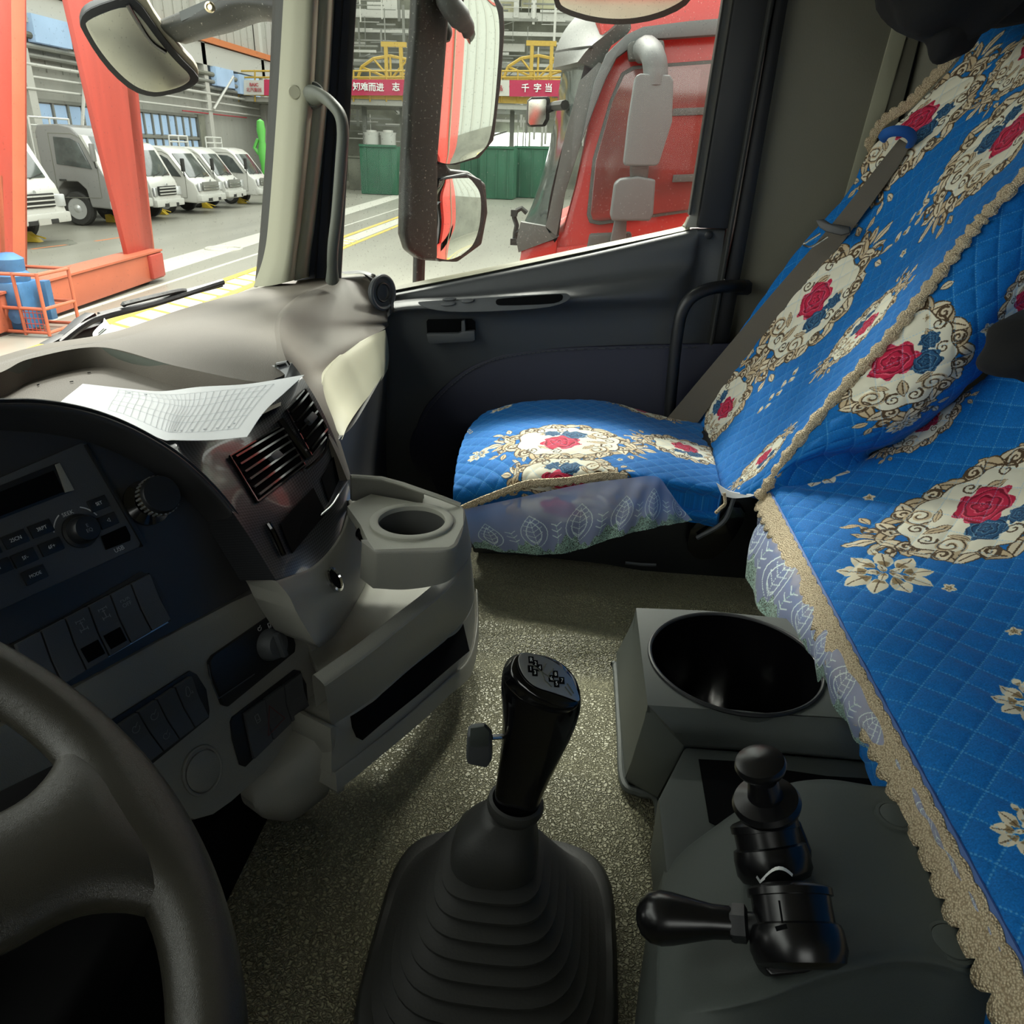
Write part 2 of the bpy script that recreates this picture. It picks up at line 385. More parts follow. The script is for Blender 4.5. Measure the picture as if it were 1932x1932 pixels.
def carbon_mat():
    m, nt, b = new_mat('carbon_weave'); N, L = nt.nodes, nt.links
    tc = N.new('ShaderNodeTexCoord'); mp = N.new('ShaderNodeMapping'); mp.inputs['Scale'].default_value = (14, 16, 1); mp.inputs['Rotation'].default_value = (0, 0, 0.785)
    ch = N.new('ShaderNodeTexChecker'); ch.inputs['Scale'].default_value = 6; ch.inputs[1].default_value = (0.006, 0.007, 0.009, 1); ch.inputs[2].default_value = (0.07, 0.073, 0.08, 1)
    L.new(tc.outputs['UV'], mp.inputs[0]); L.new(mp.outputs[0], ch.inputs[0]); L.new(ch.outputs[0], b.inputs['Base Color'])
    b.inputs['Roughness'].default_value = 0.3; b.inputs['Coat Weight'].default_value = 0.35; b.inputs['Coat Roughness'].default_value = 0.05
    return m
M['carbon'] = carbon_mat()
# ================================================================== THE HALL OUTSIDE
def S(name, mb, m, parent=None, bevel=0, **k):
    o = mb.build(name, m, parent, bevel=bevel, **k)
    if parent is None: o['kind'] = 'structure'
    return o
hall_floor = S('floor', MB().box((30, 0, -0.05), 90, 60, 0.1), M['hfloor'])
tag(hall_floor, 'polished grey concrete floor of the assembly hall')
# painted lines, plus a reflection strip painted in, on the hall floor (parts of the floor)
def gline(pts, wdt, m, name='floor_line', z=0.004):
    P = [PH(x, y, EYE) for x, y in pts]; mb = MB()
    for a, b in zip(P[:-1], P[1:]):
        d = (b - a).normalized(); s = Vector((-d.y, d.x, 0)) * wdt / 2
        q = [a - s, b - s, b + s, a + s]; mb.prism([Vector((p.x, p.y, 0)) for p in q], (0, 0, z))
    return mb.build(name, m, hall_floor, smooth=False)
def gl2(x0, y0, x1, y1, wdt, m, z=0.004):
    d = Vector((x1 - x0, y1 - y0, 0)).normalized(); s = Vector((-d.y, d.x, 0)) * wdt / 2
    a, b = Vector((x0, y0, 0)), Vector((x1, y1, 0))
    return MB().prism([a - s, b - s, b + s, a + s], (0, 0, z)).build('floor_line', m, hall_floor, smooth=False)
gl2(5, 6.52, 60, 7.95, 0.16, M['linew'], 0.008); gl2(5, 5.82, 60, 7.2, 0.14, M['linew'], 0.008)
gl2(5, 6.17, 60, 7.57, 0.46, M['paleline'])
gl2(5, 7.3, 60, 9.0, 0.10, M['paleline']); gl2(10, 8.3, 60, 11.5, 0.8, M['paleline'], 0.003)  # the broad strip is a floor reflection put in as colour
gline([(60, 470), (125, 462)], 0.1, M['orange']); gline([(180, 455), (240, 446)], 0.1, M['orange'])
for k in range(30):
    x = 6.2 + k * 0.55
    yy = 5.85 + (x - 5) * 0.025
    gl2(x, yy + 0.02, x + 0.35, yy + 0.62, 0.09, M['linew'], 0.006)
cc = PH(422, 470, EYE)
v_, f_ = ring((cc.x, cc.y, 0.004), (0, 0, 1), 0.42, 0.035, 24)
mesh('floor_ring_mark', v_, f_, M['paleline'], hall_floor)
oil = PH(85, 462, EYE)
mesh('oil_stain', [(oil.x + math.cos(a) * 1.1 * (1 + .2 * math.sin(3 * a)), oil.y + math.sin(a) * .55, 0.003) for a in [i * .35 for i in range(18)]], [tuple(range(18))], M['hdark'], hall_floor)

# side wall behind the parked trucks (plane Y=21)
YW = 21.0
wl = S('wall_left', MB().box((35, YW + 0.15, 8), 62, 0.3, 16), M['hwall'])
wl['label'] = 'ribbed light grey side wall of the hall behind the parked trucks'
def wseg(x0, x1, z0, z1, d, m, name, parent=wl, dy=0.0):
    return MB().box(((x0 + x1) / 2, YW - d / 2 - dy, (z0 + z1) / 2), abs(x1 - x0), d, abs(z1 - z0)).build(name, m, parent, smooth=False)
for x in np.arange(12, 62, 1.0): wseg(x, x + 0.06, 4.6, 16, 0.05, M['hwall'], 'cladding_rib')
def wall_window(n, x0, x1, z0, z1, ncol, dark_end=False):
    f = MB()
    fr = MB(); t = 0.12
    for a, b, c, d in ((x0, x1, z0 - t, z0), (x0, x1, z1, z1 + t), (x0 - t, x0, z0 - t, z1 + t), (x1, x1 + t, z0 - t, z1 + t), (x0, x1, (z0 + z1) / 2 + .1, (z0 + z1) / 2 + .22)):
        fr.box(((a + b) / 2, YW - 0.06, (c + d) / 2), b - a, 0.14, d - c)
    o = S('window_%d' % (n + 2), fr, M['hbeam'])
    o['label'] = ['', 'steel framed workshop window at the left, behind the silver truck', 'steel framed workshop window right of the red crane leg'][n]
    cw = (x1 - x0) / ncol
    for i in range(ncol):
        for j, (a, b) in enumerate(((z0, (z0 + z1) / 2 + .1), ((z0 + z1) / 2 + .22, z1))):
            wseg(x0 + i * cw + .07, x0 + (i + 1) * cw - .07, a + .05, b - .05, 0.03, M['winblue'], 'window_pane', o)
        if i: wseg(x0 + i * cw - .05, x0 + i * cw + .05, z0, z1, 0.1, M['hbeam'], 'mullion', o)
wall_window(1, 30.9, 36.7, 1.3, 3.55, 6)
wall_window(2, 37.8, 43.9, 1.2, 3.55, 8)
wseg(43.9, 44.6, 0, 3.7, 0.2, M['hdark'], 'dark_jamb')
for x in (30.2, 44.9, 53.0): wseg(x, x + 0.45, 0, 9.5, 0.35, M['hpipe'], 'wall_column')
wseg(12, 62, 7.15, 7.45, 0.5, M['orange'], 'crane_rail')
wseg(12, 62, 6.1, 7.1, 0.35, M['hpipe'], 'rail_girder')
def hpipe(z, r, y, m='hpipe', x0=28, x1=52, lab='straight pale pipe run along the hall side wall'):
    return MB().tube([(x0, YW - y, z), ((x0 + x1) / 2, YW - y, z), (x1, YW - y, z)], r, 8).build('wall_pipe', M[m], wl)
hpipe(4.75, 0.07, 0.3); hpipe(4.35, 0.05, 0.3); hpipe(3.95, 0.05, 0.35); hpipe(5.05, 0.09, 0.25, 'hbeam'); hpipe(5.35, 0.1, 0.3, 'hbeam'); hpipe(5.7, 0.12, 0.3, 'hdark')
hpipe(3.78, 0.03, 0.3, 'bred', 42, 50)
br = MB()
for xa, za, xb, zb in ((32.3, 1.4, 34.2, 5.9), (37.5, 1.4, 34.2, 5.9), (34.0, 2.0, 37.0, 5.5), (45.2, 4.0, 48.2, 5.8)):
    a, b = Vector((xa, YW - 0.5, za)), Vector((xb, YW - 0.5, zb)); br.tube([a, b], 0.07, 6)
br.build('wall_brace', M['hpipe'], wl)
for x0, x1, z0, z1 in ((31.0, 33.2, 5.5, 6.4), (34.6, 35.6, 5.7, 6.3), (46, 48.3, 5.2, 6.1), (49, 52, 5.0, 6.0)):
    wseg(x0, x1, z0, z1, 0.3, M['winblue'], 'upper_panel', dy=0.2)

# far wall (plane X=64)
XB = 64.0
wb = S('wall_back', MB().box((XB + .15, -8, 9), 0.3, 62, 18), M['hdark']); wb['label'] = 'far end wall of the hall, dim grey'
# upper truss and pipe clutter: real members joined into one stuff object
cl = MB()
r2 = random.Random(3)
for k in range(260):
    px = r2.uniform(480, 1130); py = r2.choice([r2.uniform(-20, 150), r2.uniform(-20, 150), r2.uniform(188, 262)])
    X = r2.uniform(57, 63); P = PX(px, py, X)
    L_ = r2.uniform(0.8, 4.5); th = r2.choice([.04, .06, .1, .16])
    if r2.random() < 0.6: cl.box(P, th, L_, th)
    elif r2.random() < .6: cl.box(P, th, th, min(L_, 2.2))
    else:
        cl.tube([P, P + Vector((0, r2.uniform(-1.5, 1.5), r2.uniform(-.9, .9)))], th * .6, 5)
tag(cl.build('trusswork', M['hbeam'], wb, smooth=False), kind='stuff')
cl = MB()
for k in range(120):
    px = r2.uniform(480, 1130); py = r2.choice([r2.uniform(-20, 150), r2.uniform(188, 268)])
    X = r2.uniform(57, 63); P = PX(px, py, X); L_ = r2.uniform(0.8, 4.0); th = r2.choice([.04, .08, .15])
    if r2.random() < 0.5: cl.box(P, th, L_, th)
    else: cl.box(P, th, th, min(L_, 2.0))
tag(cl.build('pipework', M['hpipe'], wb, smooth=False), kind='stuff')
# pale roof panels and beams
for i, (x0, x1, y0, y1, m) in enumerate(((690, 750, -60, 35, 'hpipe'), (930, 970, -60, 32, 'ylw3'), (985, 1080, -60, 18, 'ylw3'), (940, 990, 82, 98, 'bannerw'))):
    if m == 'ylw3':
        M.setdefault('ylw3', mat('cream_cladding', tuple(c * HS for c in srgb(200, 196, 160)), 0.7))
    a, b = PX(x0, y0, 63), PX(x1, y1, 63)
    MB().box((a + b) / 2, .1, abs(a.y - b.y), abs(a.z - b.z)).build('wall_panel', M[m], wb, smooth=False)
for py, th in ((28, .5), (60, .25), (118, .2), (135, .2)):
    a, b = PX(480, py, 62.5), PX(1130, py, 62.5)
    MB().box((a + b) / 2, .3, abs(a.y - b.y), th).build('wall_girder', M['hpipe'], wb, smooth=False)
for px in (975, 1008): 
    a, b = PX(px, -40, 62.4), PX(px, 34, 62.4); MB().box((a + b) / 2, .3, .35, abs(a.z - b.z)).build('wall_post', M['hpipe'], wb, smooth=False)
# lit openings low on the far wall
for px, wd in ((925, 1.0), (948, .9), (968, 1.1), (987, .8), (1012, .9), (1030, .7), (905, .6)):
    P = PX(px, 263, 63.4); MB().box(P, .1, wd, 0.9).build('daylight_opening', M['wlight'], wb, smooth=False)
# mezzanine
mz = empty('mezzanine_platform', (50, 5, 0), 'yellow railed mezzanine platform behind the red banner', 'platform')
a, b = PX(440, 196, 50), PX(1120, 196, 50)
MB().box((a + b) / 2 + Vector((3, 0, 0)), 6, abs(a.y - b.y), .25).build('deck', M['hpipe'], mz, smooth=False)
MB().box((a + b) / 2 + Vector((-.1, 0, .35)), .15, abs(a.y - b.y), .35).build('deck_edge', M['ylw2'], mz, smooth=False)
for i in range(22):
    px = 450 + i * 31; P0, P1 = PX(px, 192, 49.8), PX(px, 132, 49.8)
    MB().tube([P0, P1], .05, 6).build('post', M['ylw2'], mz)
for py in (134, 146):
    MB().tube([PX(450, py, 49.8), PX(800, py, 49.8), PX(1110, py, 49.8)], .05, 6).build('rail', M['ylw2'], mz)
for px in (455, 560, 690, 760, 900, 965, 1050):
    P0, P1 = PX(px, 200, 52), PX(px, 345, 52)
    MB().box((P0 + P1) / 2, .25, .25, abs(P0.z - P1.z)).build('support_column', M['hbeam'], mz, smooth=False)
def fixture(px, py, px2, py2, lab):
    t = empty('yellow_fixture', PX(px, py2, 51), lab, 'machine frame')
    P = lambda x, y, X=51: PX(x, y, X)
    W_ = px2 - px
    for fx in (0.0, 1.0): MB().box((P(px + W_ * fx, py) + P(px + W_ * fx, py2)) / 2, .18, .2, abs(P(px, py).z - P(px, py2).z)).build('upright', M['ylw2'], t, smooth=False)
    MB().box((P(px, py) + P(px2, py)) / 2, .2, abs(P(px, py).y - P(px2, py).y) + .6, .25).build('crossbeam', M['ylw2'], t, smooth=False)
    mb = MB(); c = P(px + W_ * .3, py2)
    for k in range(7):
        a_ = k / 6 * math.pi; c2 = c + Vector((0, math.cos(a_) * 2.0, math.sin(a_) * 1.2)); mb.tube([c2, c2 * .5 + c * .5, c], .07, 5)
    for k in range(6):
        a0, a1 = k / 6 * math.pi, (k + 1) / 6 * math.pi
        mb.tube([c + Vector((0, math.cos(a0) * 2.0, math.sin(a0) * 1.2)), c + Vector((0, math.cos(a1) * 2.0, math.sin(a1) * 1.2))], .09, 5)
    mb.build('arched_jig', M['ylw2'], t)
fixture(729, 84, 757, 150, 'yellow steel lifting fixture on the mezzanine left of the near door mirror')
fixture(1003, 82, 1040, 150, 'yellow steel lifting fixture on the mezzanine beside the red truck visor')
# banner
bn = empty('slogan_banner', PX(760, 184, 49), 'long crimson banner with white Chinese characters hung on the mezzanine', 'banner')
def bquad(x0, x1, y0, y1, m, name, X=49.4, d=0.03):
    P = [PX(x0, y0, X), PX(x1, y0, X), PX(x1, y1, X), PX(x0, y1, X)]
    return MB().prism(P, (d, 0, 0)).build(name, m, bn, smooth=False)
bquad(460, 498, 151, 179, M['bannerw'], 'white_end')
bquad(498, 940, 150, 180, M['banner'], 'crimson_cloth')
bquad(936, 961, 151, 181, M['bannerw'], 'white_middle')
bquad(961, 1120, 151, 182, M['banner'], 'crimson_cloth')
def btext(s, px, py, hpx, m, name='lettering', X=49.35, sx=1.0, bold=.02):
    sc_ = (PX(px, py - hpx / 2, X) - PX(px, py + hpx / 2, X)).length
    return text(name, s, PX(px, py, X), (0, -1, 0), (-1, 0, 0), sc_ * 1.12, m, bn, 0.01, bold * sc_, sx)
btext('知难而进', 695, 165, 15.2, M['white']); btext('志', 747, 165, 15.2, M['white'])
btext('千', 991, 167, 15.5, M['white']); btext('字', 1014, 167, 15.5, M['white']); btext('当', 1035, 167, 15.5, M['white'])
btext('BAIC', 479, 160, 8, M['bred'], bold=.02); btext('北汽集团', 479, 170, 7.5, M['bred'], bold=.0)
btext('品', 944, 167, 10, M['bred'])
# green containers
def container(px0, px1, py0, py1, X, dep, lab):
    a, b = PX(px0, py1, X), PX(px1, py1, X); zt = PX(px0, py0, X).z; z0 = max(0.02, 0.02)
    t = empty('green_container', ((a.x + b.x) / 2 + dep / 2, (a.y + b.y) / 2, 0), lab, 'container', 'green containers by the far wall')
    MB().box((X + dep / 2, (a.y + b.y) / 2, (zt + z0) / 2), dep, abs(a.y - b.y), zt - z0).build('body', M['green'], t, bevel=.04)
    n = max(3, int(abs(a.y - b.y) / .6))
    for i in range(n):
        y = min(a.y, b.y) + (i + .5) / n * abs(a.y - b.y); MB().box((X - .03, y, (zt + z0) / 2), .06, .08, zt - z0 - .2).build('rib', M['green'], t, smooth=False)
    MB().box((X, (a.y + b.y) / 2, zt), .16, abs(a.y - b.y), .12).build('top_rim', M['green'], t, smooth=False)
container(681, 750, 274, 347, 46, 2.5, 'green steel container left of the near door mirror')
container(905, 968, 277, 352, 46, 2.2, 'green steel container between the near mirror and the red truck')
container(969, 1060, 277, 340, 48.6, 1.2, 'darker green container partly hidden by the red truck windshield')
container(868, 906, 277, 320, 48.6, 1.2, 'narrow green container seen just right of the mirror gap')
for px, py0, py1, lab in ((702, 250, 274, 'white tank behind the left green container'), (733, 250, 274, 'white tank beside the near door mirror edge')):
    P = PX(px, py1, 50); P.z = 0; hh = PX(px, py0, 50).z
    t = empty('white_tank', P, lab, 'tank')
    MB().lathe(P, (0, 0, 1), [(.4, 0), (.45, .1), (.45, hh - .15), (.5, hh)], 16).build('tank_body', M['wpaint'], t)
    MB().lathe(P + Vector((0, 0, hh)), (0, 0, 1), [(.3, 0), (.3, .12), (0, .14)], 12).build('lid', M['hpipe'], t)
P = PX(672, 275, 51); P.z = 0
t = empty('dark_bin', P, 'dark grey bin left of the green container', 'bin')
MB().box(P + Vector((0, 0, .9)), 1.2, .8, 1.8).build('bin_body', M['hdark'], t, bevel=.05)
MB().box(P + Vector((0, 0, 1.85)), 1.3, .9, .1).build('bin_lid', M['hdark'], t, bevel=.02)
P = PX(494, 262, 41); 
t = empty('lime_wrapped_load', Vector((P.x, P.y, 0)), 'lime green plastic-wrapped load behind the last white truck', 'wrapped load')
MB().lathe((P.x, P.y, 0), (0, 0, 1), [(.15, 0), (.15, .6), (.17, 1.4), (.26, 2.0), (.15, 2.5), (.22, 3.0), (.17, 3.4), (0, 3.5)], 12).build('wrapping', M['lime'], t)
MB().tube([(P.x, P.y + .2, 1.9), (P.x, P.y + .42, 2.2), (P.x, P.y + .2, 2.6)], .09, 8).build('loose_wrap', M['lime'], t)

# ------------------------------------------------------------------ gantry crane (red portal frame)
cr = empty('gantry_crane', (12, 7.6, 0), 'red portal crane with tapered leg and orange floor beam', 'crane')
def taper(a0, a1, w0, w1, d0, d1, m, name, parent=cr):
    a0, a1 = Vector(a0), Vector(a1)
    vs = []
    for c, w_, d_ in ((a0, w0, d0), (a1, w1, d1)):
        for sx, sy in ((-1, -1), (1, -1), (1, 1), (-1, 1)): vs.append(c + Vector((sx * w_ / 2, sy * d_ / 2, 0)))
    return mesh(name, vs, [(0, 3, 2, 1), (4, 5, 6, 7), (0, 1, 5, 4), (1, 2, 6, 5), (2, 3, 7, 6), (3, 0, 4, 7)], m, parent, False, bevel=.012)
bA, bB = PH(50, 622, EYE), PH(312, 528, EYE)
dirb = Vector((bB.x - bA.x, bB.y - bA.y, 0)).normalized(); sd = Vector((-dirb.y, dirb.x, 0))
bA = Vector((bA.x, bA.y, 0)) - dirb * 2.4; bB = Vector((bB.x, bB.y, 0))
zb = 0.52
bm_ = MB().box((bA + bB) / 2 + sd * .2 + Vector((0, 0, .06 + (zb - .06) / 2)), (bB - bA).length, .4, zb - .06, ux=dirb, uy=sd)
bm_.build('floor_beam', M['redorange'], cr, bevel=.015)
MB().box((bA + bB) / 2 + sd * .2 + Vector((0, 0, zb + .015)), (bB - bA).length, .46, .03, ux=dirb, uy=sd).build('beam_flange', M['redorange'], cr)
for q in (.35, (bB - bA).length - .5):
    MB().lathe(bA + dirb * q + sd * .1 + Vector((0, 0, .13)), sd, [(.13, 0), (.13, .2)], 16).build('crane_wheel', M['tyre'], cr)
MB().box(bB - dirb * .35 + sd * -.02 + Vector((0, 0, .3)), .5, .1, .4, ux=dirb, uy=sd).build('end_bracket', M['red'], cr, bevel=.02)
L0 = PH(272, 530, EYE)
# right leg, outlined on the vertical plane of the beam
plc = Plane(bB + sd * .2, dirb, (0, 0, -1))
def leg(pts, name, m, t=.08):
    P = [plc.at(x, y, .0) for x, y in pts]; return MB().prism(P, sd * t).build(name, m, cr, bevel=.01)
leg([(120, -30), (232, -30), (262, 180), (292, 492), (245, 494), (182, 240)], 'tapered_leg', M['red'])
leg([(222, -30), (240, -30), (260, 180), (294, 490), (277, 494), (241, 180)], 'leg_flange', M['redorange'], .11)
MB().box(plc.at(268, 496) + sd * .15, .85, .5, .05, ux=dirb, uy=sd).build('leg_foot_plate', M['red'], cr)
for px in (247, 290):
    MB().box(plc.at(px, 500) + sd * -.02, .16, .1, .16, ux=dirb, uy=sd).build('foot_bolt', M['red'], cr)
leg([(20, -30), (50, -30), (52, 560), (24, 600)], 'upright_leg', M['redorange'])
leg([(-30, -30), (22, -30), (26, 600), (-30, 640)], 'inner_leg', M['red'], .05)
leg([(-4, 330), (6, 330), (12, 520), (2, 520)], 'thin_brace', M['redorange'], .1)
leg([(46, -30), (50, -30), (52, 550), (47, 550)], 'edge_flange', M['red'], .1)
# blue hydraulic unit in an orange cage
cg = PH(20, 622, EYE); cg = Vector((cg.x, cg.y - .25, 0))
t = empty('blue_drive_unit', cg, 'blue painted gearbox motor inside an orange tube guard cage', 'machine')
MB().box(cg + Vector((0, .1, .35)), .45, .55, .6).build('housing', M['blue'], t, bevel=.05)
MB().lathe(cg + Vector((0, .05, .62)), (0, 0, 1), [(.2, 0), (.22, .1), (.17, .15), (.18, .3), (.08, .37), (0, .38)], 16).build('motor', M['blue'], t)
MB().lathe(cg + Vector((-.25, -.1, .25)), (-1, 0, 0), [(.1, 0), (.1, .05), (.04, .06), (0, .07)], 14).build('flange', M['blue'], t)
MB().box(cg + Vector((.1, -.3, .4)), .12, .1, .5).build('valve_block', M['blue'], t, bevel=.01)
def cb(a, b, m='redorange', r=.022, name='cage_bar'): MB().tube([cg + Vector(a), cg + Vector(b)], r, 8).build(name, M[m], t)
x0, x1, y0, y1 = -.32, .32, -.52, .55
for z in (.06, .36, .78):
    cb((x0, y0, z), (x1, y0, z)); cb((x0, y0, z), (x0, y1, z)); cb((x1, y0, z), (x1, y1, z))
for (x, y) in ((x0, y0), (x1, y0), (x0, y1), (x1, y1), (x0, -.2)): cb((x, y, .02), (x, y, .8))
msh = MB()
for k in range(5): msh.tube([cg + Vector((x0, y0 + .05 + k * .055, .06)), cg + Vector((x0, y0 + .05 + k * .055, .36))], .006, 5)
for k in range(4): msh.tube([cg + Vector((x0, y0, .1 + k * .07)), cg + Vector((x0, -.2, .1 + k * .07))], .006, 5)
msh.build('mesh_panel', M['red'], t)

# ------------------------------------------------------------------ parked light trucks, fronts facing -Y
def light_truck(x0, x1, yf, hgt, m, lab, style, rack=False):
    t = empty('light_truck', ((x0 + x1) / 2, yf + 1.2, 0), lab, 'truck', 'light trucks parked in a row along the side wall')
    W_ = x1 - x0; s = hgt / 2.3; e = .06
    prof = [(.0, .42), (-.06, .62), (.0, .78), (.03, .98), (.12, 1.18), (.22, 1.28), (.72, 2.08), (.92, 2.24), (1.3, 2.3), (1.95, 2.27), (2.05, 2.1), (2.08, .62), (1.72, .55), (1.66, .86), (1.45, 1.03), (1.0, 1.03), (.78, .86), (.7, .45)]
    if style == 'van': prof = [(.0, .36), (-.05, .55), (.0, .75), (.12, .98), (.35, 1.12), (1.0, 1.9), (1.25, 2.05), (1.6, 2.1), (2.2, 2.08), (2.3, 1.9), (2.32, .5), (1.9, .45), (1.8, .74), (1.6, .86), (1.2, .86), (1.0, .74), (.92, .38)]
    ys = .82 if style == 'truck' else .9
    prof = [(a * s * ys, b * s) for a, b in prof]
    MB().prism([(x0 + .03, yf + a, b) for a, b in prof], (W_ - .06, 0, 0)).build('cab', m, t, bevel=.05, bseg=3)
    (a5, b5), (a6, b6) = prof[5 if style != 'van' else 4], prof[6 if style != 'van' else 5]
    d = Vector((0, a6 - a5, b6 - b5)); nrm = Vector((0, -d.z, d.y)).normalized()
    def wsp(fx, fz, off): return Vector((x0 + W_ * fx, yf + a5, b5)) + d * fz + nrm * off
    MB().prism([wsp(.1, .04, .0), wsp(.9, .04, .0), wsp(.86, .96, .0), wsp(.14, .96, .0)], nrm * .02).build('windshield', M['tglass'], t, bevel=.008)
    for fx in (.3, .62):
        MB().tube([wsp(fx, .02, .03), wsp(fx + .26, .14, .03)], .012, 5).build('wiper', M['tyre'], t)
    # side window and door on the visible (-X) flank
    q = [(a5 + .20 * s, b5 + .05 * s), (a6 + .02, b6 - .18 * s), (a6 + .22 * s, b6 - .08 * s), (prof[9][0] - .38 * s, b6 - .06 * s), (prof[9][0] - .34 * s, b5 + .14 * s)]
    MB().prism([(x0 + .03, yf + a, b) for a, b in q], (-.03, 0, 0)).build('side_window', M['tglass'], t, bevel=.01)
    dr = [(a5 + .1, b5 - .6 * s), (a5 + .08, b5 + .05), (a6 - .02, b6 - .08), (a6 + .2, b6 + .02), (prof[9][0] - .25 * s, b6 + .02), (prof[9][0] - .22 * s, b5 - .62 * s)]
    mb = MB()
    for a, b in zip(dr, dr[1:] + dr[:1]): mb.tube([(x0 + .03, yf + a[0], a[1]), (x0 + .03, yf + b[0], b[1])], .010, 4)
    mb.build('door_seam', M['hdark'], t)
    MB().box((x0, yf + prof[9][0] - .42 * s, b5 - .22 * s), .04, .2, .05).build('door_handle', M['tyre'] if style != 'van' else m, t, bevel=.01)
    if m is M['gpaint']: MB().prism([(x0 + .03, yf + a, b) for a, b in [(-.02, .95 * s), (a5, b5), (a6, b6), (a6 - .1, b6 - .02), (a5 - .08, b5 - .1)]], (.3, 0, 0)).build('front_corner', M['wpaint'], t)
    # front: grille bars, lamps, bumper, plate
    gy = yf - .02
    MB().box(((x0 + x1) / 2, gy - .01, .88 * s), W_ * .62, .06, .28 * s).build('grille', M['tyre'] if style != 'van' else M['hbeam'], t, bevel=.02)
    for k in range(3 if style != 'van' else 2): MB().box(((x0 + x1) / 2, gy - .045, (.79 + k * .09) * s), W_ * .6, .04, .035).build('grille_bar', M['chrome'] if style == 'van' else M['wpaint'], t, bevel=.008)
    for sx in (x0 + W_ * .10, x1 - W_ * .10):
        MB().box((sx, gy + .02, .86 * s), W_ * .16, .1, .26 * s, ux=(1, .25 if sx < (x0 + x1) / 2 else -.25, 0)).build('headlight', M['silver'], t, bevel=.03)
    MB().box(((x0 + x1) / 2, yf - .02, .52 * s), W_, .22, .22 * s).build('bumper', M['wpaint'], t, bevel=.05)
    MB().box(((x0 + x1) / 2, yf - .13, .46 * s), W_ * .5, .04, .1).build('lower_intake', M['tyre'], t, bevel=.01)
    MB().box(((x0 + x1) / 2, yf - .16, .47 * s), .44, .02, .14).build('number_plate', M['hpipe'], t)
    MB().lathe(((x0 + x1) / 2, yf - .02, 1.03 * s), (0, -1, 0), disc_prof(.07, .02), 12).build('badge', M['silver'], t)
    wy = yf + (1.22 if style != 'van' else 1.4) * s * ys; wr = (.40 if style != 'van' else .32) * s
    for sx, dx in ((x0 + .1, 1), (x1 - .1, -1)):
        w_ = MB().lathe((sx, wy, wr), (dx, 0, 0), [(wr * .62, 0), (wr * .9, 0), (wr, .05), (wr, .2), (wr * .9, .24), (0, .24)], 24, caps=False).build('wheel', M['tyre'], t)
        MB().lathe((sx + dx * .03, wy, wr), (-dx, 0, 0), [(wr * .64, .02), (wr * .5, -.02), (wr * .3, .0), (wr * .15, .05), (0, .05)], 20).build('rim', M['silver'], w_)
    # mirror
    mo = MB().tube([(x0 + .05, yf + a5 + .1, b5 + .1), (x0 - .14, yf + a5 + .02, b5 + .1), (x0 - .16, yf + a5 + .02, b5 + .3)], .018, 6).build('mirror_arm', M['tyre'], t)
    MB().box((x0 - .16, yf + a5 + .02, b5 + .42 * s), .17, .09, .40 * s).build('mirror_head', M['gpaint'] if m is M['gpaint'] else M['tyre'], t, bevel=.03)
    # cargo bed + front rack
    by = yf + 2.2 * s * ys
    MB().box(((x0 + x1) / 2, by + 1.4, .95 * s), W_ * .98, 2.8, .4).build('cargo_bed', m, t, bevel=.02)
    MB().box(((x0 + x1) / 2, by + 1.4, .62 * s), W_ * .4, 2.8, .2).build('chassis', M['tyre'], t)
    for sx, dx in ((x0 + .1, 1), (x1 - .1, -1)):
        w_ = MB().lathe((sx, by + 1.8, wr), (dx, 0, 0), [(wr * .5, .03), (wr * .9, 0), (wr, .05), (wr, .2), (wr * .9, .24), (0, .24)], 20).build('wheel', M['tyre'], t)
    if rack:
        rk = MB()
        for x in (x0 + .1, (x0 + x1) / 2, x1 - .1): rk.tube([(x, by, 1.0), (x, by, hgt + .16)], .03, 6)
        for z in (hgt + .16, hgt - .05): rk.tube([(x0 + .1, by, z), (x1 - .1, by, z)], .03, 6)
        rk.build('headboard_rack', M['wpaint'], t)
    return t
light_truck(17.3, 19.5, 13.0, 2.55, M['wpaint'], 'white light truck half hidden by the red crane post', 'truck')
light_truck(22.85, 24.9, 13.75, 2.7, M['gpaint'], 'silver-grey light truck with open driver window between the crane legs', 'truck', rack=True)
light_truck(25.25, 27.05, 13.8, 2.32, M['wpaint'], 'white light truck directly right of the red tapered crane leg', 'truck')
light_truck(28.35, 30.35, 13.8, 2.42, M['wpaint'], 'white small truck with large headlights, second right of the crane leg', 'van')
light_truck(31.4, 33.1, 14.15, 2.4, M['wpaint'], 'white small truck with a rack, third right of the crane leg', 'van', rack=True)
light_truck(34.2, 35.9, 14.0, 2.4, M['wpaint'], 'white small truck last in the row, cut off by the windshield pillar', 'van', rack=True)
for px, py, lab in ((66, 457, 'yellow wheel chock in front of the half hidden white truck'), (215, 420, 'yellow wheel chock by the silver-grey truck'), (308, 405, 'yellow wheel chock under the truck beside the crane leg'), (393, 393, 'yellow wheel chock under the truck with large headlights'), (458, 384, 'yellow wheel chock under the third white truck')):
    P = PH(px, py, EYE)
    t = empty('wheel_chock', P, lab, 'wheel chock', 'yellow wheel chocks under the parked trucks')
    MB().prism([(P.x - .1, P.y - .18, 0.01), (P.x - .1, P.y + .2, 0.01), (P.x - .1, P.y + .2, .24), (P.x - .1, P.y + .1, .24)], (.2, 0, 0)).build('wedge', M['yellow'], t, bevel=.01)
    MB().tube([(P.x, P.y + .1, .2), (P.x, P.y - .3, .1)], .02, 6).build('grab_rod', M['yellow'], t)

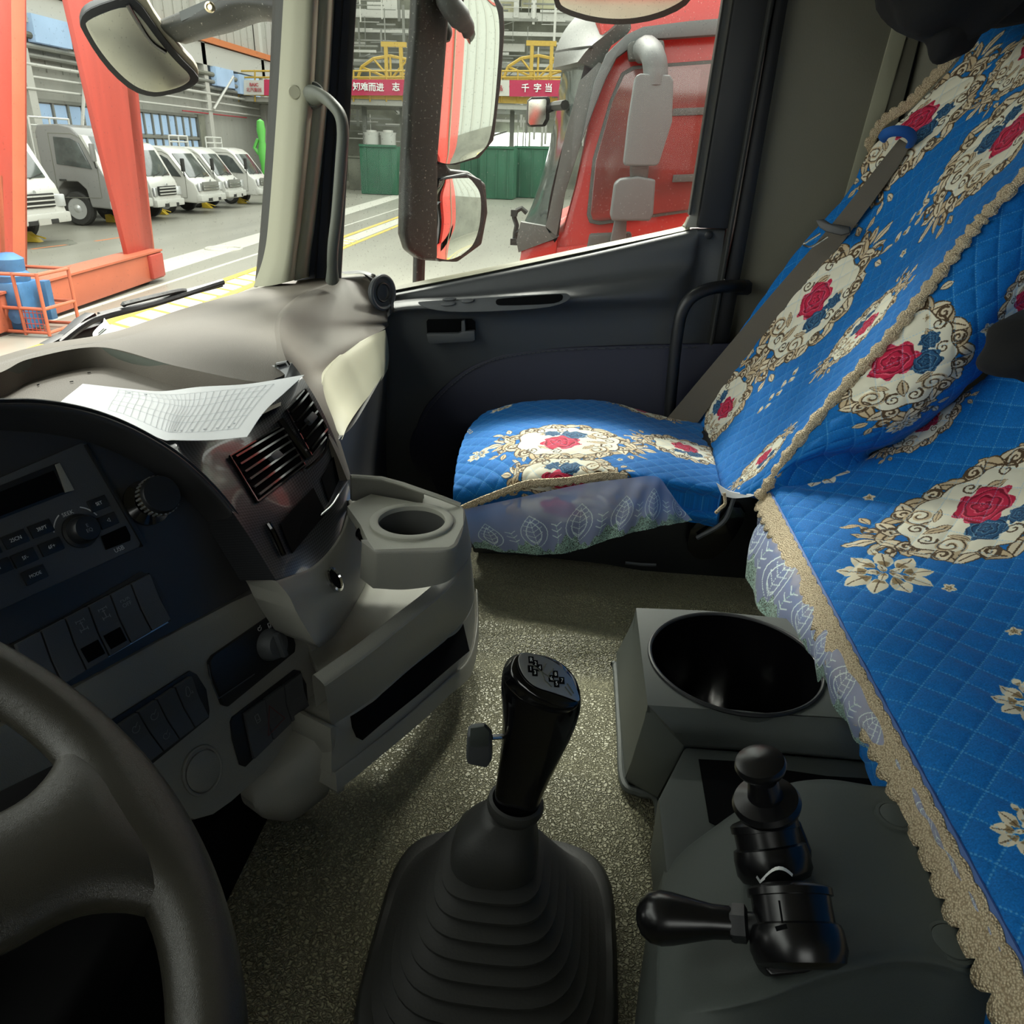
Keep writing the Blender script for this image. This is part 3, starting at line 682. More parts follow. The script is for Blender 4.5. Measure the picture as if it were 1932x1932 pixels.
# ------------------------------------------------------------------ red truck beside ours
rt = empty('red_truck', (3.9, -1.0, 0), 'red heavy truck cab parked beside the passenger door', 'truck')
XR = 3.6
pr = Plane((XR, 0, 2), (0, -1, 0), (0, 0, -1))
def r3(pts, t_, m, name, off=0.0, bevel=.01, it=0): return pp(name, pr, pts, t_, m, rt, off, bevel, it)
P = [pr.at(x, y, 0) for x, y in [(1120, 20), (1145, 110), (1110, 230), (1085, 350), (1060, 440), (1000, 468), (980, 480), (975, 620), (1010, 900), (2100, 900), (2300, -250), (1250, -250)]]
cabr = MB().prism(P, (2.3, 0, 0)).build('cab_body', M['tred'], rt, bevel=.03)
r3([(1000, 470), (1200, 452), (1340, 430), (1420, 400), (1440, 520), (1200, 620), (990, 620)], .02, M['tred'], 'lower_door_panel', bevel=.01)
r3([(1049, 452), (1067, 362), (1096, 272), (1122, 190), (1150, 132), (1130, 120), (1093, 156), (1067, 254), (1035, 409), (1030, 425), (984, 417), (976, 452), (980, 474), (1052, 447)], .05, M['tgrey'], 'pillar_fairing', bevel=.012)
r3([(1122, 203), (1143, 150), (1163, 112), (1190, 92), (1225, 78), (1460, 62), (1460, 30), (1300, 43), (1212, 54), (1180, 69), (1143, 105), (1120, 160), (1096, 272)], .055, M['mgrey'], 'rain_gutter_trim', .02, bevel=.008)
r3([(1107, 405), (1118, 300), (1150, 190), (1172, 138), (1194, 125), (1420, 108), (1420, 380), (1300, 400), (1130, 424), (1112, 420)], .02, M['tgrey'], 'window_seal', .005, bevel=.006)
wg = r3([(1114, 402), (1124, 302), (1155, 193), (1177, 143), (1197, 131), (1416, 115), (1416, 376), (1300, 395), (1132, 417), (1118, 414)], .012, M['tredrefl'], 'door_window', .02, bevel=.003)
for y0 in (205, 330): r3([(1270, y0), (1416, y0 - 6), (1416, y0 + 8), (1268, y0 + 14)], .012, M['tgrey'], 'window_bar', .03, bevel=.002)
# curved windshield seen edge-on
G = grid([[PX(1112, 90, 3.62), PX(1085, 100, 3.9), PX(1062, 120, 4.3)],
          [PX(1067, 254, 3.62), PX(1050, 262, 3.9), PX(1038, 270, 4.3)],
          [PX(1040, 360, 3.62), PX(1022, 365, 3.9), PX(1009, 372, 4.3)],
          [PX(1030, 425, 3.62), PX(1010, 425, 3.9), PX(990, 417, 4.3)]], 12, 20)
patch('windshield', G, M['tglass'], rt, thick=(.05, -.05, 0))
G = grid([[PX(1175, 20, 3.6), PX(1130, 18, 3.8), PX(1100, 16, 4.3)], [PX(1165, 47, 3.58), PX(1110, 50, 3.8), PX(1066, 56, 4.3)], [PX(1114, 88, 3.58), PX(1080, 92, 3.8), PX(1048, 96, 4.3)], [PX(1090, 117, 3.58), PX(1070, 122, 3.8), PX(1044, 128, 4.3)]], 12, 14)
patch('sun_visor', G, M['tgrey'], rt, thick=(.03, -.08, -.02))
G = grid([[PX(1114, 86, 3.565), PX(1080, 90, 3.78), PX(1047, 96, 4.3)], [PX(1114, 90, 3.565), PX(1080, 94, 3.78), PX(1047, 100, 4.3)]], 12, 3)
patch('visor_edge', G, M['tyre'], rt, thick=(.01, -.01, 0))
r3([(984, 470), (1000, 462), (1052, 450), (1050, 480), (1000, 520), (976, 560)], .03, M['tred'], 'front_corner_panel', bevel=.01)
# its door mirror
def subpart(name, loc, parent):
    o = bpy.data.objects.new(name, None); COL.objects.link(o); o.empty_display_size = .05; o.parent = parent; o.location = Vector(loc) - Vector(parent.location); return o
rm = subpart('door_mirror', pr.at(1200, 420, .3), rt)
P_ = lambda x, y, o: pr.at(x, y, o)
MB().tube(crom([P_(1212, 96, .06), P_(1222, 92, .2), P_(1233, 108, .3), P_(1237, 135, .32), P_(1236, 160, .32)], 14), .045, 12).build('upper_arm', M['mgrey'], rm)
pp('arm_bracket', pr, [(1182, 90), (1190, 82), (1250, 80), (1252, 112), (1185, 118)], .08, M['tgrey'], rm, .03, bevel=.015)
pp('upper_housing', pr, [(1196, 150), (1204, 145), (1258, 148), (1264, 158), (1262, 232), (1238, 308), (1232, 312), (1178, 312), (1175, 306), (1184, 226)], .14, M['mgrey'], rm, .22, bevel=.025, bseg=3)
pp('housing_neck', pr, [(1188, 310), (1222, 310), (1220, 336), (1188, 336)], .09, M['tgrey'], rm, .25, bevel=.01)
pp('lower_housing', pr, [(1168, 336), (1200, 331), (1232, 337), (1228, 398), (1222, 412), (1154, 412), (1150, 404), (1158, 345)], .14, M['mgrey'], rm, .22, bevel=.025, bseg=3)
pp('lower_arm', pr, [(1160, 410), (1182, 410), (1180, 455), (1150, 458)], .05, M['mgrey'], rm, .2, bevel=.01)
pp('lower_bracket', pr, [(1112, 440), (1190, 436), (1190, 462), (1106, 472)], .1, M['tgrey'], rm, .1, bevel=.01)
# its small kerb mirror at the front
t = subpart('front_mirror', PX(1015, 240, 3.9), rt)
plm = Plane(PX(1013, 211, 3.9), (0.25, -1, 0), (0, 0, -1))
pp('housing', plm, [(994, 190), (1000, 184), (1030, 183), (1035, 188), (1033, 226), (1026, 239), (998, 240), (992, 234)], .05, M['tyre'], t, -.05, bevel=.01)
pp('mirror_glass', plm, [(997, 192), (1002, 188), (1029, 187), (1031, 190), (1029, 224), (1023, 235), (1000, 236), (996, 231)], .006, M['mirrord'], t, .001, bevel=.001)
MB().tube([PX(1032, 205, 3.92), PX(1046, 200, 3.92), PX(1066, 198, 3.7)], .02, 8).build('mirror_arm', M['tyre'], t)
hk = MB().tube([PX(974, 398, 4.0), PX(970, 410, 4.0), PX(975, 425, 4.0), PX(972, 440, 4.0), PX(971, 456, 4.0)], .012, 6)
hk.tube([PX(974, 398, 4.0), PX(984, 393, 4.0), PX(994, 402, 4.0)], .012, 6).tube([PX(973, 440, 4.0), PX(985, 436, 4.0)], .016, 6).box(PX(970, 402, 4.0), .03, .03, .03).box(PX(971, 456, 4.0), .04, .04, .03)
hk.build('wiper_pivot_bracket', M['tyre'], rt)

# light curtain wall behind the trucks (seen in the mirrors)
wr_ = S('wall_right_hall', MB().box((14, -15.2, 5), 44, .2, 10), mat('curtain_white', tuple(c * HS for c in _sr(206, 210, 204)), .7)); wr_.name = 'wall_far'; wr_['label'] = 'pale curtain wall far behind the cab'
for x in np.arange(-7, 35, .8): MB().box((x, -15.05, 5), .05, .1, 10).build('curtain_fold', M['hpipe'], wr_, smooth=False)
MB().box((14, -15.0, 1.2), 44, .12, 2.4).build('grey_plinth', M['hbeam'], wr_, smooth=False)
MB().box((14, -14.95, 6.4), 44, .12, .3).build('red_band', M['red'], wr_, smooth=False)
gl2(-4, -6, 30, -6, .14, M['linew']); gl2(-4, -7.2, 30, -7.2, .14, M['linew'])
# ================================================================== THE CAB SHELL
Zc = lambda h: EYE - h
# tunnel floor with soft folds
def floor_grid():
    nx, ny = 90, 70; G = []
    for j in range(ny):
        row = []
        for i in range(nx):
            x = -0.6 + 2.36 * i / (nx - 1); y = 0.90 - 1.76 * j / (ny - 1)
            z = Zc(0.68)
            z += 0.018 * math.exp(-((x - 0.98 - 0.15 * (y + .1)) / 0.035) ** 2) * math.exp(-((y + .02) / .16) ** 2)
            z -= 0.020 * math.exp(-((x - 0.93 - 0.15 * (y + .1)) / 0.03) ** 2) * math.exp(-((y + .02) / .16) ** 2)
            z += 0.011 * math.exp(-((x - 0.70) / 0.02) ** 2) * math.exp(-((y + .03) / .09) ** 2)
            z += 0.005 * math.exp(-((x - 0.64) / 0.02) ** 2) * math.exp(-((y + .04) / .09) ** 2)
            z += 0.012 * math.exp(-((x - 1.12) / 0.05) ** 2) * (1 if y < -.05 else math.exp(-((y + .05) / .05) ** 2))
            if x > 1.30: z -= min(1, (x - 1.30) / .08) * 0.30
            if y > 0.30: z -= min(1, (y - .30) / .5) * .12
            row.append(Vector((x, y, z)))
        G.append(row)
    return G
fl = patch('cab_floor', floor_grid(), M['floor'], thick=(0, 0, -0.03)); tag(fl, 'olive grey textured vinyl floor covering of the cab', kind='structure')
fl.name = 'floor_cab'
def zf(x, y):
    z = Zc(.68)
    if x > 1.30: z -= min(1, (x - 1.30) / .08) * 0.30
    if y > 0.22: z -= min(1, (y - .22) / .1) * .28
    return z
bodyin = MB()
# outer body below the windows, roof and rear of our own cab
bodyred = MB().box((0.55, -0.93, 2.05), 2.66, 0.04, 2.1)
o = bodyred.build('wall_rear', M['wallg'], smooth=False); tag(o, 'grey-beige lined rear wall of the cab', kind='structure')
roof = MB().box((0.6, -0.05, Zc(-0.68)), 2.7, 1.8, .04).build('ceiling', M['wallg'], smooth=False); tag(roof, 'cab roof lining', kind='structure')
lw = MB().box((-0.72, 0.03, 1.65), .04, 1.8, 1.3).box((-0.72, .03, 2.89), .04, 1.8, .28).box((-.72, .52, 2.525), .04, .84, .45).box((-.72, -.69, 2.525), .04, .38, .45).build('wall_left_cab', M['doorpl'], smooth=False); lw.name = 'wall_driver'; tag(lw, 'driver side door panel, out of view', kind='structure')
fwall = MB().box((0.55, 0.86, 1.35), 2.2, .04, 0.9).build('wall_front', M['charcoal'], smooth=False); tag(fwall, 'firewall below the windshield', kind='structure')
# right side wall behind the door, px outline on plane X=1.78
pside = Plane((1.78, 0, 2), (0, -1, 0), (0, 0, -1))
def sp(pts, t_, m, name, off=0.0, bevel=.003, it=0, parent=None): return pp(name, pside, pts, t_, m, parent, off, bevel, it)
wr = sp([(1502, -300), (1378, 440), (1345, 700), (1320, 1200), (1900, 1250), (1860, 600), (1690, 240), (1812, -300)], .02, M['wallg'], 'wall_right', -.02)
tag(wr, 'grey-beige lined side wall behind the passenger door', kind='structure')
# rounded rear corner
cn = patch('wall_corner', grid([[PX(1775, -130, 1.79), PX(1850, -120, 1.75), PX(2030, -120, 1.66), PX(2700, -130, 1.25)], [PX(1680, 290, 1.79), PX(1760, 300, 1.75), PX(1900, 300, 1.68), PX(2500, 300, 1.3)], [PX(1600, 700, 1.79), PX(1680, 720, 1.76), PX(1900, 700, 1.70), PX(2500, 700, 1.35)], [PX(1500, 1200, 1.79), PX(1600, 1200, 1.76), PX(1850, 1200, 1.7), PX(2500, 1300, 1.35)]], 14, 10), M['wallg'], thick=(.03, -.03, 0))
cn.name = 'wall_back_cab'; cn.name = 'wall_corner'; tag(cn, 'grey-beige curved rear corner lining of the cab', kind='structure')
sp([(1702, -20), (1734, -20), (1622, 372), (1592, 372)], .006, M['beige'], 'trim_strip', 0.0, .002, parent=wr)
sp([(1768, -60), (1771, -60), (1683, 285), (1680, 285)], .004, M['void'], 'trim_seam', 0.0, 0, parent=wr)
hdr = MB().box((1.81, -.05, 2.93), .05, 1.9, .30).box((.6, .80, 2.93), 2.4, .05, .26).build('trim_header', M['wallg'], smooth=False); hdr.name = 'trim_2'; tag(hdr, 'roof edge lining above the windows', kind='structure')
# ------------------------------------------------------------------ A-pillar (trim_1)
pil = empty('trim_1', PX(560, 530, 1.7), None, None); tag(pil, 'pale beige front pillar lining between windshield and door', kind='structure')
G = grid([[PX(552, -300, 1.62), PX(580, -300, 1.605), PX(611, -300, 1.615), PX(626, -300, 1.72)],
          [PX(538, -60, 1.62), PX(566, -60, 1.605), PX(598, -60, 1.615), PX(612, -60, 1.72)],
          [PX(524, 180, 1.62), PX(552, 180, 1.605), PX(586, 180, 1.615), PX(598, 180, 1.72)],
          [PX(508, 400, 1.62), PX(535, 400, 1.605), PX(565, 400, 1.615), PX(576, 400, 1.72)],
          [PX(498, 480, 1.62), PX(527, 485, 1.605), PX(555, 480, 1.615), PX(566, 480, 1.72)],
          [PX(478, 541, 1.62), PX(512, 539, 1.605), PX(549, 530, 1.615), PX(562, 528, 1.72)]], 14, 40)
patch('pillar_cover', G, M['beige'], pil, thick=(.05, -.01, 0))
G = grid([[PX(530, -300, 1.66), PX(554, -300, 1.625)], [PX(517, -60, 1.66), PX(541, -60, 1.625)], [PX(506, 200, 1.66), PX(525, 200, 1.625)], [PX(492, 420, 1.66), PX(508, 420, 1.625)], [PX(480, 542, 1.66), PX(484, 542, 1.625)]], 4, 20)
patch('windshield_seal', G, M['rubber'], pil, thick=(.03, -.002, 0))
cc = PX(556, 174, 1.603); MB().lathe(cc, (-.97, -.2, 0), disc_prof(.0125, .003, .002), 28).build('screw_cap', M['beige'], pil)
# dark door-frame side of the pillar with ribs
def strip(xs_top, xs_bot, X, m, name, yt=-60, yb=530, xm=None, thick=(.04, .02, 0)):
    xs_top = [t_ + (t_ - b_) * 240 / (yb - yt) for t_, b_ in zip(xs_top, xs_bot)]; yt -= 240
    G = grid([[PX(xs_top[0], yt, X), PX(xs_top[1], yt, X)], [PX((xs_top[0] + xs_bot[0]) / 2, (yt + yb) / 2, X), PX((xs_top[1] + xs_bot[1]) / 2, (yt + yb) / 2, X)], [PX(xs_bot[0], yb, X), PX(xs_bot[1], yb, X)]], 3, 12)
    return patch(name, G, m, pil, thick=thick)
strip((606, 672), (556, 642), 1.75, M['pillarnavy'], 'door_frame_face')
for a, b in (((634, 637), (592, 595)), ((648, 651), (611, 614)), ((664, 675), (633, 643))):
    strip(a, b, 1.745, M['black'], 'seal_lip', yb=528, thick=(.004, 0, 0))
# grab handle on the pillar
gh_ = empty('pillar_grab_handle', PX(640, 520, 1.66), 'curved dark olive grab handle on the front pillar', 'grab handle')
pts = [PX(588, 180, 1.62), PX(606, 181, 1.58), PX(626, 196, 1.55), PX(642, 218, 1.54), PX(647, 250, 1.54), PX(644, 300, 1.545), PX(636, 400, 1.56), PX(628, 470, 1.58), PX(627, 528, 1.62)]
MB().tube(crom(pts, 40), [0.021, 0.0205, 0.019, 0.017, 0.0155] + [0.0135] * 33 + [0.015, 0.017], 14, flat=.8).build('grip', M['handle'], gh_)
MB().lathe(PX(588, 180, 1.645), (-.9, -.4, 0), [(.0245, 0), (.0245, .012), (.021, .028), (0, .03)], 20).build('mount', M['handle'], gh_)

# ------------------------------------------------------------------ windshield glass
G = [[Vector((x, yb + dy, z)) for x, yb in ((1.70, .70), (1.60, .80), (1.40, .885), (1.0, .945), (.6, .965), (.1, .94), (-.4, .80), (-.62, .62))] for z, dy in ((Zc(.29), 0), (Zc(0), -.03), (Zc(-.35), -.075), (Zc(-.66), -.13))]
ws = patch('window_1', grid(G, 30, 10), M['wsglass']); tag(ws, 'dusty windshield glass', kind='structure')
# side glass
X0 = 1.80
pg = Plane((X0, 0, 2), (0, -1, 0), (0, 0, -1))
sg = MB().prism([pg.at(x, y) for x, y in [(640, 560), (668, -300), (1426, -300), (1296, 436), (1285, 446), (740, 552)]], (.004, 0, 0)).build('window_2', M['sideglass'], smooth=False)
tag(sg, 'dusty passenger door window glass', kind='structure')

# ------------------------------------------------------------------ passenger door (door_1)
dr = empty('door_1', (1.75, .05, Zc(.9)), None, None); tag(dr, 'dark grey passenger door inner panel with navy leather insert', kind='structure')
def DP(x, y, X=1.75): return PX(x, y, X)
# main moulded panel: rows of control points from the sill down
rows = [
    [DP(640, 566, 1.80), DP(740, 548, 1.80), DP(900, 516, 1.80), DP(1100, 474, 1.80), DP(1285, 434, 1.80), DP(1305, 430, 1.80), DP(1372, 428, 1.80)],
    [DP(640, 574, 1.75), DP(742, 556, 1.75), DP(900, 526, 1.75), DP(1100, 486, 1.75), DP(1290, 444, 1.75), DP(1322, 436, 1.75), DP(1368, 436, 1.76)],
    [DP(640, 590, 1.745), DP(750, 566, 1.74), DP(900, 553, 1.735), DP(1100, 528, 1.735), DP(1280, 498, 1.745), DP(1325, 470, 1.765), DP(1362, 480, 1.765)],
    [DP(640, 600, 1.715), DP(760, 572, 1.71), DP(900, 562, 1.70), DP(1080, 548, 1.70), DP(1260, 530, 1.72), DP(1315, 525, 1.76), DP(1356, 530, 1.765)],
    [DP(640, 612, 1.70), DP(760, 584, 1.69), DP(900, 580, 1.675), DP(1080, 567, 1.68), DP(1250, 560, 1.71), DP(1310, 560, 1.75), DP(1352, 560, 1.765)],
    [DP(640, 625, 1.715), DP(760, 600, 1.715), DP(900, 598, 1.71), DP(1080, 590, 1.715), DP(1250, 585, 1.73), DP(1305, 590, 1.75), DP(1348, 600, 1.765)],
    [DP(640, 660, 1.73), DP(760, 655, 1.73), DP(900, 650, 1.725), DP(1080, 635, 1.73), DP(1250, 625, 1.74), DP(1305, 630, 1.75), DP(1345, 640, 1.765)],
    [DP(640, 760, 1.745), DP(760, 760, 1.745), DP(900, 760, 1.745), DP(1080, 750, 1.745), DP(1250, 740, 1.75), DP(1300, 740, 1.755), DP(1335, 740, 1.765)],
    [DP(640, 1000, 1.755), DP(760, 1000, 1.755), DP(900, 1000, 1.755), DP(1080, 1000, 1.755), DP(1250, 980, 1.755), DP(1300, 980, 1.755), DP(1335, 980, 1.765)],
    [DP(640, 1200, 1.76), DP(760, 1200, 1.76), DP(900, 1200, 1.76), DP(1080, 1200, 1.76), DP(1250, 1180, 1.76), DP(1300, 1180, 1.76), DP(1335, 1180, 1.765)]]
patch('door_panel', grid(rows, 70, 90), M['doorpl'], dr, thick=(.05, 0, 0))
G = grid([[DP(738, 541, 1.79), DP(900, 509, 1.79), DP(1100, 467, 1.79), DP(1270, 431, 1.79), DP(1288, 424, 1.79), DP(1297, 408, 1.79)],
          [DP(741, 548, 1.765), DP(900, 517, 1.765), DP(1100, 475, 1.765), DP(1282, 437, 1.765), DP(1299, 430, 1.765), DP(1304, 424, 1.765)]], 40, 3)
patch('belt_seal', G, M['beige'], dr, thick=(.01, 0, -.006))
# rear window frame, dark, with metal run channel
pd = Plane((1.775, 0, 2), (0, -1, 0), (0, 0, -1))
def dpp(pts, t_, m, name, off=0.0, bevel=.002, it=0, parent=dr, pl=pd): return pp(name, pl, pts, t_, m, parent, off, bevel, it)
dpp([(1407, -300), (1443, -300), (1318, 428), (1290, 428), (1302, 400)], .02, M['grey'], 'run_channel', -.01, .004)
dpp([(1429, -300), (1518, -300), (1372, 430), (1312, 428)], .03, M['black'], 'window_frame', .0, .006)
dpp([(1407, -300), (1411, -300), (1301, 404), (1297, 404)], .03, M['rubber'], 'glass_seal', .0, .001)
sp([(1510, -300), (1534, -300), (1408, 440), (1372, 640), (1350, 1000), (1322, 1000), (1340, 640), (1380, 440)], .03, M['black'], 'door_seal', .0, .008, parent=wr)
sp([(1495, -300), (1505, -300), (1374, 440), (1340, 640), (1318, 1000), (1310, 1000), (1332, 640), (1366, 440)], .05, M['rubber'], 'inner_seal', .0, .006, parent=wr)
bolt = pd.at(1337, 443, .02); MB().lathe(bolt, (-1, 0, 0), [(.009, 0), (.009, .004), (.006, .006), (0, .006)], 16).build('panel_screw', M['black'], dr)
# armrest plate with switches and pull
pa = Plane(DP(930, 573, 1.662), (0, -1, .035), (-.35, 0, -.93))
pp('switch_plate', pa, [(787, 570), (800, 569), (1060, 553), (1072, 554), (1077, 562), (1066, 572), (1030, 582), (940, 588), (860, 590), (815, 585), (795, 578)], .004, M['charcoal'], dr, .0, .002, it=1)
pp('pull_recess', pa, [(935, 566), (945, 563), (1056, 554), (1063, 558), (1060, 568), (1040, 574), (948, 577), (936, 575)], .0012, M['void'], dr, .004, .0005, it=1)
for pts in ([(836, 563), (862, 561), (861, 567), (835, 569)], [(833, 571), (860, 569), (858, 577), (832, 579)], [(872, 565), (896, 563), (893, 571), (871, 573)]):
    pp('window_switch', pa, pts, .006, M['charcoal'], dr, .004, .0015, it=1)
# inner handle
ph = Plane(DP(850, 620, 1.708), (0, -1, 0), (0.1, 0, -1))
pp('handle_recess', ph, [(805, 606), (808, 602), (890, 601), (897, 607), (898, 640), (812, 646), (807, 640)], .003, M['void'], dr, .0, .001)
pp('door_handle', ph, [(806, 627), (866, 626), (874, 622), (897, 621), (898, 638), (892, 641), (815, 646), (810, 643)], .014, M['charcoal'], dr, .003, .003)
pp('handle_pivot', ph, [(872, 603), (878, 602), (880, 624), (872, 625)], .012, M['charcoal'], dr, .003, .001)
# navy leather insert with its stitched border
pn = Plane(DP(1000, 750, 1.744), (0, -1, 0), (0.0, 0, -1))
ins = [(788, 800), (800, 770), (830, 735), (870, 700), (920, 674), (980, 661), (1060, 653), (1200, 649), (1400, 645), (1400, 645), (1400, 990), (1400, 990), (860, 990), (800, 870), (785, 830)]
pp('leather_insert', pn, ins, .014, M['navy'], dr, .0, .006, it=2)
st = [pn.at(x, y, .0165) for x, y in [(796, 795), (812, 770), (840, 738), (880, 705), (925, 682), (985, 669), (1060, 661), (1200, 656), (1320, 655)]]
st = crom(st, 60); mb = MB()
for i in range(0, 59): mb.tube([st[i], st[i] * .35 + st[i + 1] * .65], .0012, 5)
mb.build('stitching', M['charcoal'], dr)
# speaker bulge lower front
MB().lathe(PX(850, 850, 1.742), (-1, 0, 0), [(.10, 0), (.10, .006), (.085, .012), (0, .012)], 40).build('speaker_cover', M['navy'], dr)
# ------------------------------------------------------------------ entry grab bar beside the door
gb = empty('entry_grab_bar', PX(1266, 790, 1.70), 'black tubular grab bar bolted to the side wall by the belt', 'grab bar')
pts = [PX(1400, 540, 1.73), PX(1372, 540, 1.70), PX(1335, 546, 1.68), PX(1304, 562, 1.67), PX(1286, 590, 1.67), PX(1278, 630, 1.67), PX(1270, 700, 1.67), PX(1262, 800, 1.67), PX(1258, 900, 1.68)]
MB().tube(crom(pts, 36), .013, 14).build('bar', M['black'], gb)
pp('bracket', pside, [(1362, 528), (1370, 525), (1412, 527), (1419, 533), (1417, 552), (1410, 556), (1366, 556)], .008, M['black'], gb, .02, .003)
MB().lathe(PX(1397, 541, 1.745), (-1, 0, 0), [(.008, 0), (.008, .005), (.004, .008), (0, .008)], 6).build('bolt', M['gold'], gb)
# cab outer skin (seen only in the mirrors)
skin = MB()
for a in [[(-900, 560), (640, 560), (1290, 445), (1700, 445), (2600, 445), (2600, 1900), (-900, 1900)]]:
    pass
ys = MB().box((1.85, -.45, 1.45), .03, 1.9, 1.2).box((1.85, -1.15, 2.45), .03, 1.7, 1.0)
o = ys.build('wall_outer_skin', M['tred'], smooth=False); o.name = 'wall_outside'; tag(o, 'red outer skin of our own cab', kind='structure')

# ================================================================== DASHBOARD
db = empty('dashboard', (0.8, .6, Zc(.5)), 'wraparound truck dashboard with carbon-look centre stack and grey lower panels', 'dashboard')
hd_ = .27
# upper pad: far section
def flat(pts, h, t_, m, name, bevel=.006, it=0):
    P = [PH(x, y, h) for x, y in pts]
    if it: P = smooth_poly(P, it)
    return MB().prism(P, (0, 0, -t_)).build(name, m, db, bevel=bevel, bseg=3)
G = gh([[(-260, 800, .27), (-120, 712, .27), (0, 672, .27), (90, 648, .27), (215, 626, .27), (350, 581, .27), (480, 545, .27), (570, 528, .27), (690, 517, .27)],
        [(-260, 806, .262), (-120, 720, .262), (0, 681, .262), (100, 655, .262), (230, 635, .262), (370, 595, .262), (490, 560, .262), (570, 543, .264), (660, 527, .27)],
        [(-260, 812, .262), (-120, 728, .262), (0, 689, .262), (90, 661, .262), (200, 645, .262), (350, 628, .262), (470, 600, .264), (530, 590, .27), (560, 566, .275)],
        [(-260, 822, .262), (-120, 738, .262), (0, 697, .262), (80, 667, .262), (190, 651, .262), (330, 680, .262), (440, 690, .264), (520, 665, .268), (534, 640, .275)],
        [(-260, 830, .262), (-120, 746, .262), (0, 703, .262), (60, 676, .262), (190, 655, .262), (330, 690, .262), (480, 720, .262), (525, 712, .266), (546, 700, .272)]])
patch('dash_pad', grid(G, 90, 60), M['dashtop'], db, thick=(0, 0, -.03))
edge0 = [PH(x, y, .272) for x, y in [(-260, 800), (-120, 712), (0, 672), (90, 648), (215, 626), (350, 581), (480, 545), (570, 528), (690, 517)]]
patch('dash_light_block', grid([[p + Vector((0, -.006, -.004)) for p in edge0], [p + Vector((0, -.01, -.35)) for p in edge0], [p + Vector((0, -.02, -.75)) for p in edge0]], 40, 10), M['void'], db, thick=(0, -.01, 0))  # unseen sheet added to keep windshield light off the floor below
G = gh([[(-260, 830, .262), (-120, 746, .262), (0, 703, .262), (60, 676, .262), (130, 659, .262), (190, 655, .262), (330, 690, .262), (480, 720, .262), (525, 712, .266)],
        [(-260, 850, .275), (-120, 768, .275), (0, 722, .275), (60, 695, .275), (130, 674, .275), (192, 670, .275), (330, 706, .275), (478, 735, .275), (525, 726, .275)],
        [(-260, 870, .290), (-120, 790, .290), (0, 742, .290), (60, 712, .290), (130, 688, .290), (192, 684, .290), (330, 722, .290), (470, 750, .288), (522, 742, .285)]])
patch('tray_slope', grid(G, 70, 8), M['dashgreen'], db)
G = gh([[(-260, 870, .290), (-120, 790, .290), (0, 742, .290), (60, 712, .290), (130, 688, .290), (192, 684, .290), (330, 722, .290), (470, 750, .288), (522, 742, .285)],
        [(-260, 900, .291), (-120, 830, .291), (0, 770, .291), (60, 745, .291), (130, 735, .291), (192, 730, .291), (330, 760, .291), (470, 770, .290), (530, 750, .286)],
        [(-260, 1000, .292), (-120, 950, .292), (0, 900, .292), (60, 880, .292), (130, 860, .292), (192, 850, .292), (330, 835, .292), (450, 800, .290), (530, 765, .285)]])
patch('tray_floor', grid(G, 40, 20), M['dashtop'], db)
for (x, y) in ((175, 690), (168, 703), (72, 726), (135, 720), (205, 745), (40, 760), (158, 735)):
    c = PH(x, y, .289); MB().box(c, .004, .002, .0008, ux=(1, random.uniform(-1, 1), 0)).build('crumb', M['void'], db, smooth=False)
# passenger-side face, ridge to end cap
pod_l = [(690, 517), (640, 524), (600, 537), (562, 560), (540, 583), (528, 608), (530, 645), (541, 682)]
pod_m = [(697, 517), (676, 526), (655, 545), (630, 570), (610, 598), (600, 628), (590, 660), (580, 694)]
pod_r = [(704, 519, 1.715), (714, 538, 1.70), (722, 562, 1.69), (730, 590, 1.68), (731, 606, 1.67), (728, 619, 1.66), (668, 652, 1.44), (622, 694, 1.24)]
podG = []
for l_, m_, r_ in zip(pod_l, pod_m, pod_r):
    L_, R_ = PH(l_[0], l_[1], .266), PX(*r_); f_ = (m_[0] - l_[0]) / max(1, r_[0] - l_[0]); podG.append([L_, PX(m_[0], m_[1], L_.x + (R_.x - L_.x) * f_ * .98), R_])
for r_ in [[(556, 715, 1.00), (585, 724, 1.05), (610, 722, 1.11)], [(578, 750, .965), (598, 755, 1.0), (614, 752, 1.05)], [(605, 795, .92), (618, 795, .95), (630, 795, 1.0)], [(632, 850, .89), (640, 850, .91), (647, 850, .95)], [(655, 905, .865), (660, 905, .875), (664, 905, .90)]]:
    podG.append([PX(*q) for q in r_])
patch('passenger_face', grid(podG, 24, 80), M['dashtop'], db, thick=(.01, .03, -.01))
ins = [[(608, 722, 1.10), (616, 700, 1.18), (650, 662, 1.38), (700, 634, 1.55), (727, 622, 1.65)],
       [(612, 745, 1.07), (622, 720, 1.15), (658, 680, 1.35), (704, 650, 1.53), (731, 640, 1.65)],
       [(625, 790, 1.02), (640, 765, 1.10), (672, 725, 1.30), (712, 690, 1.50), (734, 672, 1.65)],
       [(645, 830, .98), (658, 800, 1.05), (684, 762, 1.25), (716, 722, 1.48), (732, 696, 1.64)]]
patch('cream_insert', grid(gx(ins), 40, 24), M['cream'], db, thick=(.015, .03, -.01))
lowf = [[(640, 828, .96), (675, 790, 1.15), (730, 694, 1.63)], [(655, 905, .90), (700, 900, 1.2), (745, 880, 1.63)], [(668, 960, .92), (720, 960, 1.2), (760, 960, 1.6)]]
lf = gx(lowf)
for r in lf[1:]:
    for q in r: q.y += 0.02
patch('lower_fascia', grid(lf, 16, 16), M['panel'], db, thick=(.01, .03, 0))
